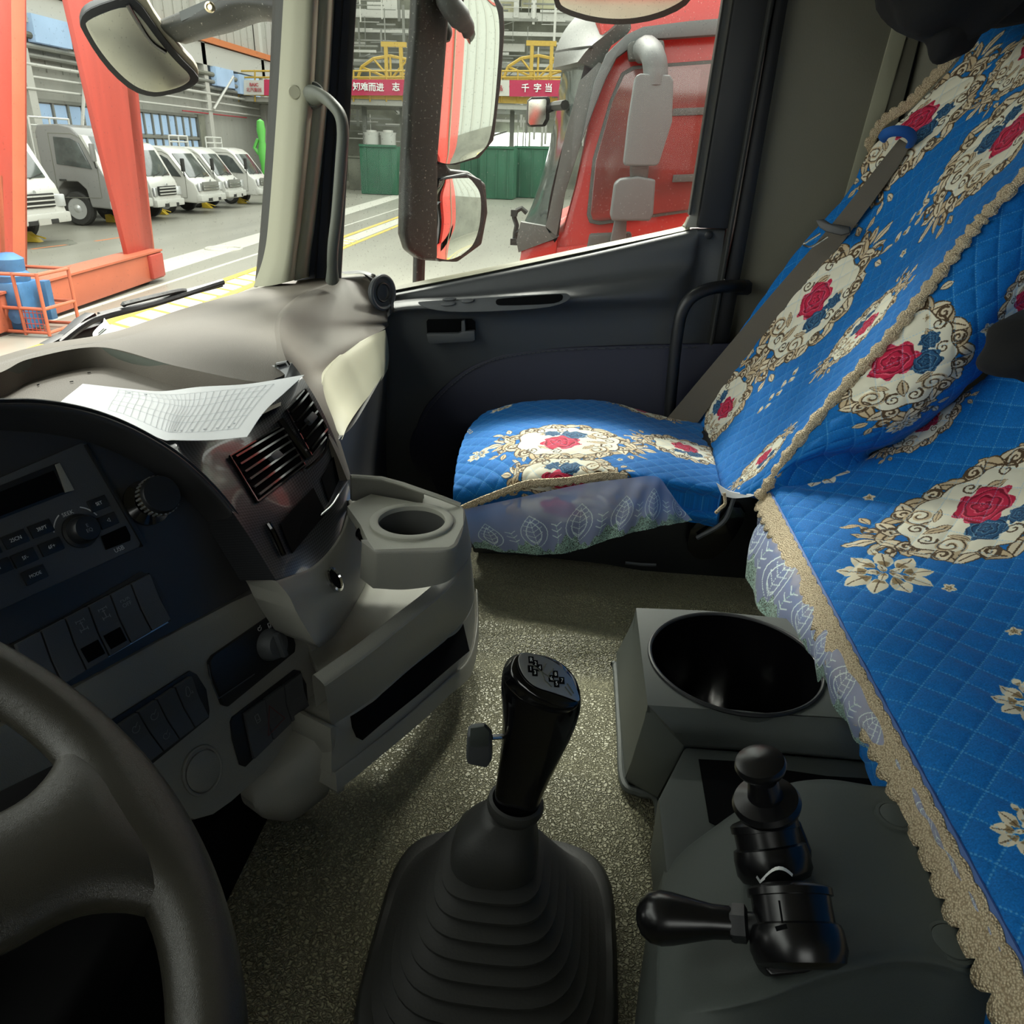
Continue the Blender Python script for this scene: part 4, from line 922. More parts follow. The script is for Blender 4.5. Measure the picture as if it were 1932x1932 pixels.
G = grid(gx([[(651, 517, 1.73), (690, 514, 1.73), (708, 518, 1.72)], [(690, 518, 1.70), (700, 524, 1.70), (716, 535, 1.72)], [(712, 545, 1.69), (724, 540, 1.69), (738, 548, 1.71)], [(724, 575, 1.685), (736, 570, 1.685), (743, 572, 1.70)], [(730, 600, 1.675), (738, 592, 1.68), (742, 590, 1.70)]]), 10, 24)
patch('end_cap', G, M['black'], db, thick=(.03, .02, 0))
vn = Vector((-.50, -.86, .05)); vc = PX(722, 552, 1.672)
v_, f_ = ring(vc, vn, .034, .005, 40, ref=(0, 0, 1)); mesh('speaker_ring', v_, f_, M['charcoal'], db)
MB().lathe(vc, vn, [(.034, -.010), (.031, .0), (.020, .001), (.016, -.003), (0, -.003)], 36).build('speaker_grille', M['charcoal'], db)
v_, f_ = ring(vc + vn.normalized() * .002, vn, .019, .0022, 30); mesh('speaker_inner_ring', v_, f_, M['black'], db)

# instrument panel plane A (turned 23 degrees to the driver, leaning 26 degrees)
aA, bA_ = math.radians(22.8), math.radians(26)
uA = Vector((math.cos(aA), -math.sin(aA), 0)); wA = Vector((-math.sin(aA), -math.cos(aA), 0))
vA = wA * math.sin(bA_) - ZZ * math.cos(bA_)
A = Plane(PD(200, 1100, .66), uA, vA)
faceA = [(-260, 800), (0, 812), (100, 818), (200, 838), (290, 878), (370, 940), (430, 1010), (478, 1075), (492, 1100), (440, 1130), (300, 1205), (200, 1260), (60, 1340), (-260, 1500)]
pp('instrument_face', A, faceA, -.02, M['panel'], db, .0, .0)
# hood rim: outer edge proud of the face
outer = [(-260, 760), (-100, 754), (0, 757), (60, 757), (120, 764), (180, 778), (240, 801), (300, 833), (350, 868), (400, 915), (440, 962), (475, 1012), (502, 1055), (524, 1094)]
inner = [(-260, 806), (-100, 806), (0, 812), (50, 814), (100, 820), (160, 832), (214, 852), (270, 880), (320, 915), (368, 957), (405, 1000), (438, 1043), (465, 1075), (490, 1098)]
Go = [A.at(x, y, .028) for x, y in outer]; Gm = [A.at(x + 4, y + 2, .032) for x, y in [(o[0] * .8 + i[0] * .2, o[1] * .8 + i[1] * .2) for o, i in zip(outer, inner)]]
Gi = [A.at(x, y, .001) for x, y in inner]
Gb = [A.at(x, y, .028) + Vector((.03, .10, .0)) for x, y in outer]
nn = len(Go)
rowsH = [crom(Gi, 60), crom(Gm, 60), crom(Go, 60), crom([p + Vector((.008, .012, -.004)) for p in Go], 60), crom([p + Vector((.03, .08, -.05)) for p in Go], 60)]
patch('instrument_hood', grid(rowsH, 60, 22), M['panel'], db)
v_ = [];
MB().tube(crom([A.at(x, y, .030) for x, y in outer], 60), .0022, 8).build('hood_beading', M['black'], db)

# --- radio (its own unit)
rd = empty('car_radio', A.at(60, 1120, 0), 'black car radio with blank display, SEEK knob and labelled buttons', 'radio')
def ra(pts, t_, m, name, off=.0, bevel=.0008, it=0, parent=rd): return pp(name, A, pts, t_, m, parent, off, bevel, it)
ra([(-240, 1010), (-10, 906), (148, 838), (156, 840), (259, 1024), (257, 1034), (0, 1150), (-240, 1265)], .006, M['charcoal'], 'faceplate', .0, .0015)
ra([(151, 843), (156, 840), (268, 1026), (262, 1034)], .008, M['black'], 'side_rail', .0, .0008)
ra([(-240, 1010), (-10, 920), (108, 873), (139, 926), (-10, 984), (-240, 1080)], .0012, M['black'], 'display_bezel', .0062, .0004)
ra([(-240, 1022), (-10, 932), (100, 888), (120, 928), (-10, 978), (-240, 1070)], .0010, M['void'], 'display', .0075, .0003)
ra([(103, 877), (111, 874), (139, 925), (122, 930)], .0015, M['grey'], 'display_edge', .0072, .0003)
def button(x, y, w_, h_, s, name='button', size=.0042, m='dimwhite', sub=True):
    c = A.at(x, y, .006)
    bb = MB().box(c + A.n * .0012, w_, h_, .0026, ux=A.u, uy=A.v).build(name, M['black'], rd, bevel=.0008)
    if s: text('button_print', s, c + A.n * .0027, A.u, A.n, size, M['white'], bb, .0001, .0, .9)
    return bb
button(184, 951, .0165, .011, 'SET'); button(202, 983, .0165, .011, '◁'); button(76, 998, .018, .011, '3RPT'); button(27, 1018, .018, .011, '2SCN')
button(95, 1032, .018, .011, '6F+'); button(45, 1053, .018, .011, '5F-'); button(-4, 1072, .018, .011, '4'); button(64, 1085, .018, .011, 'MODE', size=.0038); button(-25, 1040, .018, .011, '1')
kc = A.at(150, 1002, .006)
MB().lathe(kc, A.n, [(.0145, 0), (.0145, .002), (.012, .003), (.0115, .012), (.010, .0145), (0, .0150)], 36).build('tuning_knob', M['black'], rd)
text('knob_print', 'E\nEQ', kc + A.n * .0152, A.u, A.n, .0042, M['dimwhite'], rd, .0001)
arc = [kc + A.n * .0003 + (A.u * math.cos(a) - A.v * math.sin(a)) * .0205 for a in [math.radians(20 + i * 7) for i in range(7)]]
arc2 = [kc + A.n * .0003 + (A.u * math.cos(a) - A.v * math.sin(a)) * .0205 for a in [math.radians(118 + i * 7) for i in range(7)]]
strokes('seek_arrow', [arc, arc2], .0009, A.n, M['white'], rd)
text('seek_print', 'SEEK', A.at(128, 969, .0064), A.u, A.n, .0048, M['white'], rd, .0001)
ra([(190, 1012), (236, 992), (245, 1010), (245, 1020), (199, 1038)], .0012, M['void'], 'usb_cover', .0062, .0004)
text('usb_print', 'USB', A.at(225, 1036, .0064), A.u, A.n, .0055, M['white'], rd, .0001)

# --- big round knob on the hood face
kb = subpart('round_knob', A.at(275, 950, 0), db)
kc = A.at(275, 950, .001); kn = (A.n * 1 + Vector((0.05, 0, 0))).normalized()
kt = A.at(305, 932, .034) - kc
kn = kt.normalized(); Lk = kt.length
MB().lathe(kc, kn, [(.021, 0), (.021, .004), (.013, .008), (.012, Lk * .6), (.016, Lk * .75)], 36).build('stem', M['gloss'], kb)
MB().lathe(kc + kn * Lk * .62, kn, [(.0165, 0), (.0175, .002), (.0175, .008), (.0165, .010), (0, .010)], 40).build('ring', M['gold'], kb)
MB().lathe(kc + kn * (Lk * .62 + .009), kn, [(.0172, 0), (.0172, .003), (.0160, .005), (0, .0055)], 40).build('cap', M['black'], kb)
mb = MB()
for i in range(28):
    a = i / 28 * 2 * math.pi; o_ = kn.orthogonal().normalized(); p_ = kn.cross(o_); c = kc + kn * (Lk * .62 + .005) + (o_ * math.cos(a) + p_ * math.sin(a)) * .0178
    mb.box(c, .001, .0016, .008, ux=(c - kc - kn * (c - kc).dot(kn)), uy=kn.cross(c - kc))
mb.build('knurling', M['silver'], kb)

# --- rocker switch rows
def icon(kind, c, u, v, n, s, m, parent):
    P = lambda a, b: c + u * a * s + v * b * s
    L = []
    if kind == 'axle': L = [[P(-.8, -1), P(.8, -1)], [P(-.8, -1.3), P(-.8, -.7)], [P(.8, -1.3), P(.8, -.7)], [P(0, -1), P(0, .8)], [P(-.7, .8), P(.7, .8)], [P(-.7, .5), P(-.7, 1.1)], [P(.7, .5), P(.7, 1.1)], [P(-.3, -.5), P(.3, -.5)]]
    elif kind == 'axle2': L = [[P(-.8, -1), P(.8, -1)], [P(-.8, -1.3), P(-.8, -.7)], [P(.8, -1.3), P(.8, -.7)], [P(0, -1), P(0, .8)], [P(-.7, .8), P(.7, .8)], [P(-.7, .5), P(-.7, 1.1)], [P(.7, .5), P(.7, 1.1)], [P(-.5, -.3), P(.5, .2)], [P(.5, -.3), P(-.5, .2)]]
    elif kind == 'spiral': L = [[P(math.cos(a) * (1 - a / 9), math.sin(a) * (1 - a / 9)) for a in [i * .5 for i in range(12)]], [P(.2, -.2), P(.9, -.9)]]
    elif kind == 'horn': L = [[P(-.3, 1), P(-.7, .5), P(-.3, -.8), P(0, -1.2), P(.4, -.8), P(.4, .5), P(-.3, 1)], [P(.4, .6), P(.9, .8), P(.8, .3)]]
    elif kind == 'rect': L = [[P(-.5, -.9), P(.5, -.9), P(.5, .9), P(-.5, .9), P(-.5, -.9)], [P(-.2, .3), P(.6, .5)]]
    elif kind == 'tri': L = [[P(-.9, .9), P(0, -.9), P(.9, .9), P(-.9, .9)]]
    return strokes('icon', L, .0006, n, m, parent)
def switch_row(pl, corners, n, parent, icons, name='rocker_switch', lit=None, mid=.5):
    (x0, y0), (x1, y1), (x2, y2), (x3, y3) = corners     # TL, TR, BR, BL
    tl, tr, brp, bl = [pl.at(x, y, 0) for x, y in corners]
    pp('switch_frame', pl, [(x0 - 4, y0 - 2), (x1 + 4, y1 - 3), (x2 + 4, y2 + 2), (x3 - 4, y3 + 3)], .003, M['black'], parent, .0, .001)
    for i in range(n):
        f0, f1 = (i + .03) / n, (i + .97) / n
        a, b, c, d = tl.lerp(tr, f0), tl.lerp(tr, f1), bl.lerp(brp, f1), bl.lerp(brp, f0)
        m0, m1 = a.lerp(d, mid), b.lerp(c, mid); nn_ = pl.n
        vs = [a + nn_ * .003, b + nn_ * .003, m1 + nn_ * .003, m0 + nn_ * .003, d + nn_ * .003, c + nn_ * .003,
              a + nn_ * .0085, b + nn_ * .0085, m1 + nn_ * .0055, m0 + nn_ * .0055, d + nn_ * .0075, c + nn_ * .0075]
        fs = [(6, 7, 8, 9), (9, 8, 11, 10), (0, 1, 7, 6), (4, 10, 11, 5), (0, 6, 9, 3), (3, 9, 10, 4), (1, 2, 8, 7), (2, 5, 11, 8), (0, 3, 2, 1), (3, 4, 5, 2)]
        sw = mesh(name, vs, fs, M['charcoal'], parent, False, bevel=.0008)
        ic = icons[i] if i < len(icons) else None
        if isinstance(ic, tuple): icl = ic
        else: icl = (ic, None)
        tc_ = (a + b + m0 + m1) / 4 + nn_ * .0073; bc_ = (d + c + m0 + m1) / 4 + nn_ * .0068
        if icl[0] == 'pdroff': text('icon', 'PDR\nOFF', tc_, pl.u, pl.n, .005, M['dimwhite'], sw, .0001)
        elif icl[0]: icon(icl[0], tc_, pl.u, pl.v, pl.n, .0045, M['dimwhite'], sw)
        if icl[1]: icon(icl[1], bc_, pl.u, pl.v, pl.n, .004, M['dimwhite'], sw)
        if lit and i in lit:
            MB().box(bc_, (b - a).length * .8, .013, .001, ux=pl.u, uy=pl.v).build('lens', M['void'], sw)
pp('switch_surround', A, [(-10, 1245), (105, 1172), (265, 1078), (290, 1090), (316, 1140), (318, 1168), (200, 1228), (130, 1278), (40, 1332)], .002, M['panel'], db, .0, .001)
switch_row(A, [(20, 1218), (275, 1084), (316, 1170), (62, 1322)], 6, db, [None, None, 'axle', 'axle', 'pdroff', None], lit=(2, 3), mid=.52)
strokes('bright_edge', [[A.at(163, 1262, .003), A.at(316, 1174, .003)], [A.at(122, 1287, .003), A.at(146, 1273, .003)]], .0014, A.n, M['silver'], db)

# --- lower grey panel plane B
aB, bB2 = math.radians(21), math.radians(17)
uB = Vector((math.cos(aB), -math.sin(aB), 0)); wB = Vector((-math.sin(aB), -math.cos(aB), 0)); vB = wB * math.sin(bB2) - ZZ * math.cos(bB2)
B = Plane(A.at(430, 1140, .0), uB, vB)
lowp = [(-120, 1430), (60, 1338), (200, 1262), (300, 1207), (440, 1133), (522, 1096), (548, 1125), (575, 1180), (598, 1235), (613, 1300), (612, 1352), (598, 1385), (560, 1420), (490, 1470), (440, 1515), (405, 1540), (370, 1550), (330, 1542), (250, 1500), (120, 1440), (-120, 1560)]
pp('lower_panel', B, lowp, -.03, M['grey'], db, .0, .008)
pp('panel_edge', B, [(524, 1096), (548, 1125), (575, 1180), (598, 1235), (613, 1300), (612, 1352), (604, 1352), (603, 1302), (588, 1240), (564, 1186), (538, 1132), (518, 1102)], .004, M['grey'], db, .0, .0015)
# climate / light switch box
pp('light_switch_plate', B, [(388, 1248), (396, 1236), (512, 1156), (520, 1157), (543, 1188), (551, 1215), (550, 1230), (424, 1333), (414, 1330), (392, 1272)], .006, M['black'], db, .0, .002)
strokes('plate_edge', [[B.at(392, 1254, .007), B.at(400, 1290, .007), B.at(412, 1318, .007), B.at(480, 1272, .007)]], .001, B.n, M['charcoal'], db)
kc = B.at(508, 1216, .006)
MB().lathe(kc, B.n, [(.0165, 0), (.0165, .004), (.014, .012), (.012, .014), (0, .014)], 32).build('rotary_knob', M['charcoal'], db)
MB().box(kc + B.n * .016, .006, .027, .008, ux=B.u, uy=B.v).build('knob_grip', M['charcoal'], db, bevel=.002)
for q, (x, y) in zip((0, 1, 2), ((489, 1186), (508, 1180), (527, 1187))):
    icon('spiral' if q != 1 else 'rect', B.at(x, y, .0065), B.u, B.v, B.n, .0028, M['white'], db)
# lower left switch bank and lower right bank
pp('switch_bank_frame', B, [(165, 1385), (355, 1265), (368, 1272), (386, 1300), (392, 1340), (391, 1354), (285, 1440), (240, 1470)], .003, M['black'], db, .0, .001)
switch_row(B, [(212, 1368), (352, 1274), (386, 1350), (268, 1440)], 4, db, [('spiral', None), ('spiral', 'spiral'), None, ('horn', None)], mid=.5)
pp('switch_bank_frame', B, [(432, 1362), (436, 1352), (553, 1263), (562, 1265), (575, 1290), (578, 1322), (572, 1335), (460, 1447), (450, 1443), (436, 1395)], .003, M['black'], db, .0, .002)
switch_row(B, [(452, 1346), (560, 1268), (575, 1330), (470, 1432)], 3, db, ['rect', None, None], mid=.55)
strokes('hazard_triangle', [[B.at(506, 1388, .0095), B.at(508, 1332, .0095), B.at(537, 1355, .0095), B.at(506, 1388, .0095)]], .0012, B.n, mat('dull_red', srgb(90, 52, 54), .5), db)
v_, f_ = ring(B.at(382, 1454, .001), B.n, .0200, .0018, 40, ref=B.u, sy=1.12); mesh('round_blank_ring', v_, f_, M['grey'], db)
MB().lathe(B.at(382, 1454, 0), B.n, [(.0185, 0), (.0185, .002), (.017, .003), (0, .003)], 40).build('round_blank_cover', M['grey'], db)

# --- carbon centre stack
LC = [(325, 822, .70), (338, 852, .672), (372, 888, .660), (412, 930, .648), (455, 990, .636), (490, 1045, .625), (520, 1094, .612)]
M1 = [(445, 792, .82), (455, 822, .79), (480, 865, .775), (512, 915, .758), (545, 965, .745), (566, 1010, .735), (592, 1068, .715)]
M2 = [(525, 728, .92), (540, 757, .89), (562, 805, .875), (590, 850, .86), (612, 905, .845), (630, 955, .83), (640, 1015, .80)]
RC = [(550, 684, .97), (566, 705, .955), (596, 752, .94), (622, 805, .925), (642, 855, .91), (656, 905, .895), (664, 952, .88)]
rowsC = [[PX(*LC[i]), PX(*M1[i]), PX(*M2[i]), PX(*RC[i])] for i in range(7)]
GC = grid(rowsC, 60, 60)
patch('carbon_bezel', GC, M['carbon'], db, thick=(.01, .04, -.01))
def onbez(px, py):
    best = None
    for j in range(0, 60, 1):
        for i in range(0, 60, 1):
            q = GC[j][i]; x, y = bezpx[j][i]; d = (x - px) ** 2 + (y - py) ** 2
            if best is None or d < best[0]: best = (d, i, j)
    i, j = best[1], best[2]; i2, j2 = min(max(i, 1), 58), min(max(j, 1), 58)
    n = (GC[j2][i2 + 1] - GC[j2][i2 - 1]).cross(GC[j2 + 1][i2] - GC[j2 - 1][i2]).normalized()
    if n.dot(C0 - GC[j][i]) < 0: n = -n
    return GC[j][i], n
bezpx = [[proj(q) for q in r] for r in GC]
def bp(px, py, off=0.0):                         # point on the bezel surface seen at px,py, lifted by off
    q, n = onbez(px, py); r = ray(px, py); r = r * (1 / F)
    t = (q - C0).dot(n) / r.dot(n); p = C0 + r * t
    return p + n * off
def vent(quad, ns, name, curve=0):                # quad TL TR BR BL in px
    t = subpart(name, bp(*quad[0]), db)
    tl, tr, brq, bl = quad
    def q(f, g, off):
        x = (tl[0] * (1 - f) + tr[0] * f) * (1 - g) + (bl[0] * (1 - f) + brq[0] * f) * g
        y = (tl[1] * (1 - f) + tr[1] * f) * (1 - g) + (bl[1] * (1 - f) + brq[1] * f) * g
        return bp(x, y, off)
    Gq = [[q(f / 6, g / 6, .001) for f in range(7)] for g in range(7)]
    patch('vent_well', Gq, M['void'], t)
    out = [q(0, 0, .003), q(.5, 0, .003), q(1, 0, .003), q(1, .5, .003), q(1, 1, .003), q(.5, 1, .003), q(0, 1, .003), q(0, .5, .003)]
    rim = MB()
    for a, b in zip(out, out[1:] + out[:1]): rim.tube([a, b], .0016, 6)
    rim.build('vent_rim', M['gloss'], t)
    for k in range(ns):
        g = (k + .5) / ns
        path = crom([q(.03, g, .004), q(.35, g, .005), q(.7, g, .005), q(.97, g, .004)], 10)
        MB().tube(path, .0022, 6, flat=2.0).build('slat', M['gloss'], t)
    c = q(.62, .5, .006); d = (q(.75, .5, .006) - q(.5, .5, .006)).normalized(); e = (q(.6, .6, .006) - q(.6, .4, .006)).normalized()
    MB().box(c, .020, .010, .007, ux=d, uy=e).build('vent_tab', M['charcoal'], t, bevel=.002)
    return t
vent([(430, 864), (528, 806), (572, 880), (482, 950)], 6, 'air_vent')
vent([(538, 776), (572, 738), (616, 822), (585, 862)], 5, 'air_vent')
# cubby openings of the stack
def cubby(pts, name):
    P = [bp(x, y, .0015) for x, y in pts]
    return MB().prism(P, onbez(*pts[0])[1] * .0012).build(name, M['void'], db)
cubby([(525, 990), (588, 922), (612, 970), (548, 1046)], 'storage_slot')
cubby([(604, 905), (628, 860), (640, 900), (618, 948)], 'storage_slot')
def bline(pts, r, m, name): return MB().tube(crom([bp(x, y, .0035) for x, y in pts], 24), r, 8).build(name, m, db)
bline([(572, 738), (592, 775), (612, 815), (610, 850), (590, 875), (572, 890)], .0022, M['gloss'], 'bezel_ridge')
bline([(500, 990), (512, 1010), (530, 1050)], .003, M['gloss'], 'bezel_ridge')
bline([(575, 1000), (600, 975), (622, 955), (640, 925), (652, 905)], .0014, M['silver'], 'chrome_trim')
bline([(525, 795), (550, 830), (578, 868)], .005, M['gloss'], 'vent_divider')
text('vent_mark', 'H', bp(570, 857, .009), uA, onbez(570, 857)[1], .004, M['white'], db, .0001)
cap = MB().prism([PX(x, y, .97) for x, y in [(523, 686), (540, 683), (548, 690), (540, 712), (520, 718)]], (0, .004, 0)).build('stack_corner', M['dashgreen'], db, bevel=.001)
MB().tube([PX(523, 688, .968), PX(541, 684, .968), PX(556, 706, .962), PX(572, 735, .95), PX(600, 780, .935)], .003, 8).build('stack_edge_trim', M['gloss'], db)

# --- grey lower stack with lighter socket and key
rowsL = [[PX(522, 1097, .612), PX(596, 1068, .715), PX(642, 1013, .80), PX(666, 950, .875)],
         [PX(545, 1125, .608), PX(612, 1095, .705), PX(655, 1035, .79), PX(690, 985, .872)],
         [PX(562, 1160, .605), PX(625, 1125, .70), PX(668, 1065, .78), PX(702, 1022, .865)],
         [PX(580, 1190, .605), PX(632, 1160, .70), PX(675, 1100, .775), PX(702, 1055, .85)],
         [PX(596, 1215, .61), PX(632, 1190, .69), PX(670, 1135, .765), PX(696, 1085, .83)],
         [PX(602, 1222, .63), PX(634, 1196, .71), PX(670, 1142, .79), PX(694, 1092, .85)]]
GL = grid(rowsL, 40, 40)
patch('lower_stack', GL, M['grey'], db, thick=(.02, .05, -.0))
sn = (GL[20][23] - GL[20][20]).cross(GL[23][21] - GL[20][21]).normalized()
if sn.dot(C0 - GL[20][20]) < 0: sn = -sn
sc0 = PX(630, 1094, .715)
def nearest(GG, px, py):
    b = min(((proj(q)[0] - px) ** 2 + (proj(q)[1] - py) ** 2, j, i) for j, r in enumerate(GG) for i, q in enumerate(r)); j, i = b[1], b[2]; j2, i2 = min(max(j, 1), len(GG) - 2), min(max(i, 1), len(GG[0]) - 2)
    n = (GG[j2][i2 + 1] - GG[j2][i2 - 1]).cross(GG[j2 + 1][i2] - GG[j2 - 1][i2]).normalized()
    if n.dot(C0 - GG[j][i]) < 0: n = -n
    return GG[j][i], n
p_, n_ = nearest(GL, 630, 1094)
so = MB().lathe(p_, n_, [(.0145, -.002), (.0145, .003), (.012, .004), (.0105, .001)], 36, caps=False).build('lighter_socket', M['chrome'], db)
MB().lathe(p_, n_, [(.0105, -.002), (.0105, .002), (.0, .0022)], 30).build('socket_bore', M['void'], so)
p_, n_ = PX(684, 1006, .765), Vector((-.72, -.68, .1)).normalized()
ky = empty('key_fob', p_, 'black oval key fob hanging on the lower stack', 'key')
MB().lathe(p_, n_, [(.009, 0), (.009, .006), (.004, .008), (0, .008)], 20).build('lock_barrel', M['gloss'], ky)
MB().box(p_ + n_ * .014 + Vector((0, 0, -.012)), .006, .013, .034, ux=n_, uy=n_.cross(ZZ)).build('fob', M['black'], ky, bevel=.0025)
v_, f_ = ring(p_ + n_ * .012 + Vector((0, 0, -.036)), n_, .007, .0014, 20); mesh('key_ring', v_, f_, M['silver'], ky)

# --- cup holder shelf and lower tray
h0 = .382
shelf = [(655, 955), (672, 945), (700, 932), (797, 950), (800, 928), (835, 940), (868, 953), (874, 962), (874, 990), (856, 1026), (846, 1032), (706, 1037), (694, 1020), (680, 990)]
cupc = PH(777, 985, h0); rc = .5 * ((PH(713, 985, h0) - PH(841, 985, h0)).length)
def plate_hole(outline, c, r, zt, t_, m, name, parent, seg=48):
    # horizontal plate with a round hole: triangulated ring between hole and outline
    bm = bmesh.new(); O = [Vector((p.x, p.y, zt)) for p in outline]; Hh = [Vector((c.x + r * math.cos(a), c.y + r * math.sin(a), zt)) for a in [2 * math.pi * i / seg for i in range(seg)]]
    vo = [bm.verts.new(v) for v in O]; vh = [bm.verts.new(v) for v in Hh]
    es = [bm.edges.new((vo[i], vo[(i + 1) % len(vo)])) for i in range(len(vo))] + [bm.edges.new((vh[i], vh[(i + 1) % seg])) for i in range(seg)]
    bmesh.ops.triangle_fill(bm, use_beauty=True, use_dissolve=False, edges=es)
    for f in list(bm.faces):
        q = f.calc_center_median()
        if (Vector((q.x - c.x, q.y - c.y, 0))).length < r * .98: bm.faces.remove(f)
    ext = bmesh.ops.extrude_face_region(bm, geom=list(bm.faces)); bmesh.ops.translate(bm, vec=(0, 0, -t_), verts=[g for g in ext['geom'] if isinstance(g, bmesh.types.BMVert)])
    bmesh.ops.recalc_face_normals(bm, faces=bm.faces)
    me = bpy.data.meshes.new(name); bm.to_mesh(me); bm.free(); return link(name, me, m, parent, True, 30)
plate_hole([PH(x, y, h0) for x, y in shelf], cupc, rc, Zc(h0), .012, M['greylite'], 'cup_shelf', db)
MB().lathe(cupc, (0, 0, -1), [(rc, -.002), (rc - .002, .055), (rc - .006, .06), (0, .06)], 48, caps=False).build('cup_well', M['well'], db)
MB().lathe(cupc, (0, 0, 1), [(rc - .0005, -.003), (rc - .0005, .0025), (rc + .001, .0035), (rc + .0080, .0035), (rc + .0092, .0025), (rc + .0092, -.001)], 56, caps=False).build('cup_rim', M['greylite'], db)
# recess behind the cup
G = gh([[(664, 900, .36), (730, 905, .362), (800, 928, .366)], [(664, 903, .36), (730, 908, .362), (800, 931, .366)]])
patch('shelf_back_wall', grid([[PH(664, 899, .36), PH(720, 903, .362), PH(760, 914, .364), PH(800, 930, .366)], [PH(664, 945, .40), PH(720, 945, .40), PH(760, 948, .40), PH(800, 952, .40)]], 16, 8), M['grey'], db, thick=(.006, .004, 0))
MB().tube([PH(664, 899, .36), PH(720, 903, .362), PH(760, 914, .364), PH(800, 928, .366), PH(835, 940, .372), PH(868, 953, .380)], .003, 8).build('shelf_lip', M['greylite'], db)
flat([(655, 940), (800, 940), (800, 960), (700, 990), (670, 990)], .405, .01, M['grey'], 'shelf_recess_floor')
# front wall under the cup shelf (curved), then the lower tray
G = [[PH(706, 1037, h0), PH(770, 1036, h0), PH(846, 1033, h0), PH(866, 1012, h0), PH(875, 975, h0), PH(874, 958, h0)]]
top = G[0]; botpts = [PX(704, 1110, top[0].x), PX(770, 1112, top[1].x + .0), PX(842, 1098, top[2].x), PX(872, 1068, top[3].x + .01), PX(888, 1045, top[4].x + .01), PX(890, 1030, top[5].x + .01)]
patch('shelf_front', grid([top, [a.lerp(b, .12) + Vector((-.003, -.002, 0)) for a, b in zip(top, botpts)], botpts], 40, 12), M['grey'], db, thick=(.02, .02, 0))
# tray floor
ht = .50
flat([(580, 1225), (640, 1080), (700, 1060), (845, 1100), (870, 1090), (872, 1096), (760, 1185), (700, 1230), (612, 1292)], ht, .01, M['greylite'], 'tray_bottom', bevel=.002)
# outer wall: loft of pixel rows (rim, inner rim, band, foot)
rim = [PH(612, 1294, .465), PH(690, 1238, .465), PH(760, 1182, .465), PH(830, 1125, .465), PH(866, 1085, .465), PH(884, 1050, .455), PH(886, 1030, .44)]
rimi = [p + Vector((.012, .016, 0)) for p in rim]
ins_ = [Vector((p.x + .010, p.y + .014, Zc(ht))) for p in rim]
low = [PH(625, 1370, .545), PH(700, 1320, .545), PH(770, 1262, .55), PH(840, 1205, .555), PH(876, 1170, .56), PH(894, 1130, .56), PH(893, 1090, .54)]
patch('tray_wall', grid([ins_, rimi, [a.lerp(b, .5) + Vector((0, 0, .003)) for a, b in zip(rim, rimi)], rim, [a.lerp(b, .12) for a, b in zip(rim, low)], low], 60, 36), M['grey'], db)
foot = [PH(636, 1494, .60), PH(720, 1425, .605), PH(790, 1366, .61), PH(850, 1310, .615), PH(890, 1270, .625), PH(903, 1200, .62), PH(902, 1120, .60)]
lowb = [a.lerp(b, .72) for a, b in zip(low, foot)]
lowm = [a.lerp(b, .10) for a, b in zip(low, foot)]
patch('tray_lower_wall', grid([low, lowm, [q + Vector((.0, .004, 0)) for q in lowb], lowb, foot], 60, 24), M['grey'], db, thick=(.03, .06, 0))
def wallpt(f, g):
    k = f * 6; i = min(int(k), 5); u = k - i
    a = low[i].lerp(low[i + 1], u); b = foot[i].lerp(foot[i + 1], u); return a.lerp(b, g) + Vector((-.003, -.006, .0))
slot = [PH(665, 1354, .557), PH(720, 1309, .558), PH(790, 1252, .562), PH(845, 1204, .566), PH(874, 1176, .570), PH(886, 1228, .594), PH(850, 1258, .590), PH(790, 1310, .584), PH(720, 1366, .58), PH(684, 1397, .577)]
slot = [p + (C0 - p).normalized() * .016 for p in slot]
MB().prism(slot, (.004, .008, 0)).build('tray_slot', M['void'], db)
# gap strip and rounded housing under the panel
G = grid([[PX(600, 1392, .60), PX(628, 1372, .60), PX(636, 1372, .62)], [PX(612, 1430, .60), PX(630, 1430, .60), PX(640, 1430, .63)], [PX(622, 1470, .60), PX(634, 1496, .61), PX(650, 1490, .64)]], 6, 10)
patch('tray_end', G, M['grey'], db, thick=(.02, .04, 0))
G = grid([[PX(470, 1478, .56), PX(540, 1440, .58), PX(606, 1388, .61)], [PX(475, 1510, .55), PX(550, 1480, .57), PX(614, 1430, .60)], [PX(490, 1538, .55), PX(555, 1532, .565), PX(622, 1478, .60)], [PX(505, 1546, .57), PX(555, 1546, .59), PX(618, 1500, .63)]], 24, 20)
patch('column_housing', G, M['grey'], db, thick=(.03, .05, 0))
# dark underside so that nothing shows through under the dash
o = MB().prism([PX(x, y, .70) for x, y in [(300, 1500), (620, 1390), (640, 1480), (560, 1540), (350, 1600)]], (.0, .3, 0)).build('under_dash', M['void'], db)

# ------------------------------------------------------------------ paper on the dash
ppn = [[PH(112, 760, .276), PH(150, 727, .272), PH(158, 724, .27)]]
G = [[PH(112, 760, .272), PH(220, 788, .272), PH(300, 826, .270), PH(330, 830, .268), PH(400, 830, .266), PH(466, 824, .262)],
     [PH(126, 748, .272), PH(230, 764, .268), PH(310, 788, .264), PH(350, 795, .264), PH(430, 786, .262), PH(500, 775, .258)],
     [PH(140, 737, .270), PH(240, 747, .266), PH(320, 760, .262), PH(370, 763, .260), PH(450, 750, .256), PH(540, 738, .250)],
     [PH(156, 724, .266), PH(240, 733, .262), PH(305, 738, .262), PH(375, 730, .256), PH(470, 724, .250), PH(574, 707, .238)]]
GP = grid(G, 60, 30)
pap = patch('paper_form', GP, M['paper'], thick=(0, 0, -.0004)); tag(pap, 'white printed form sheet lying curled on the dashboard', 'paper')
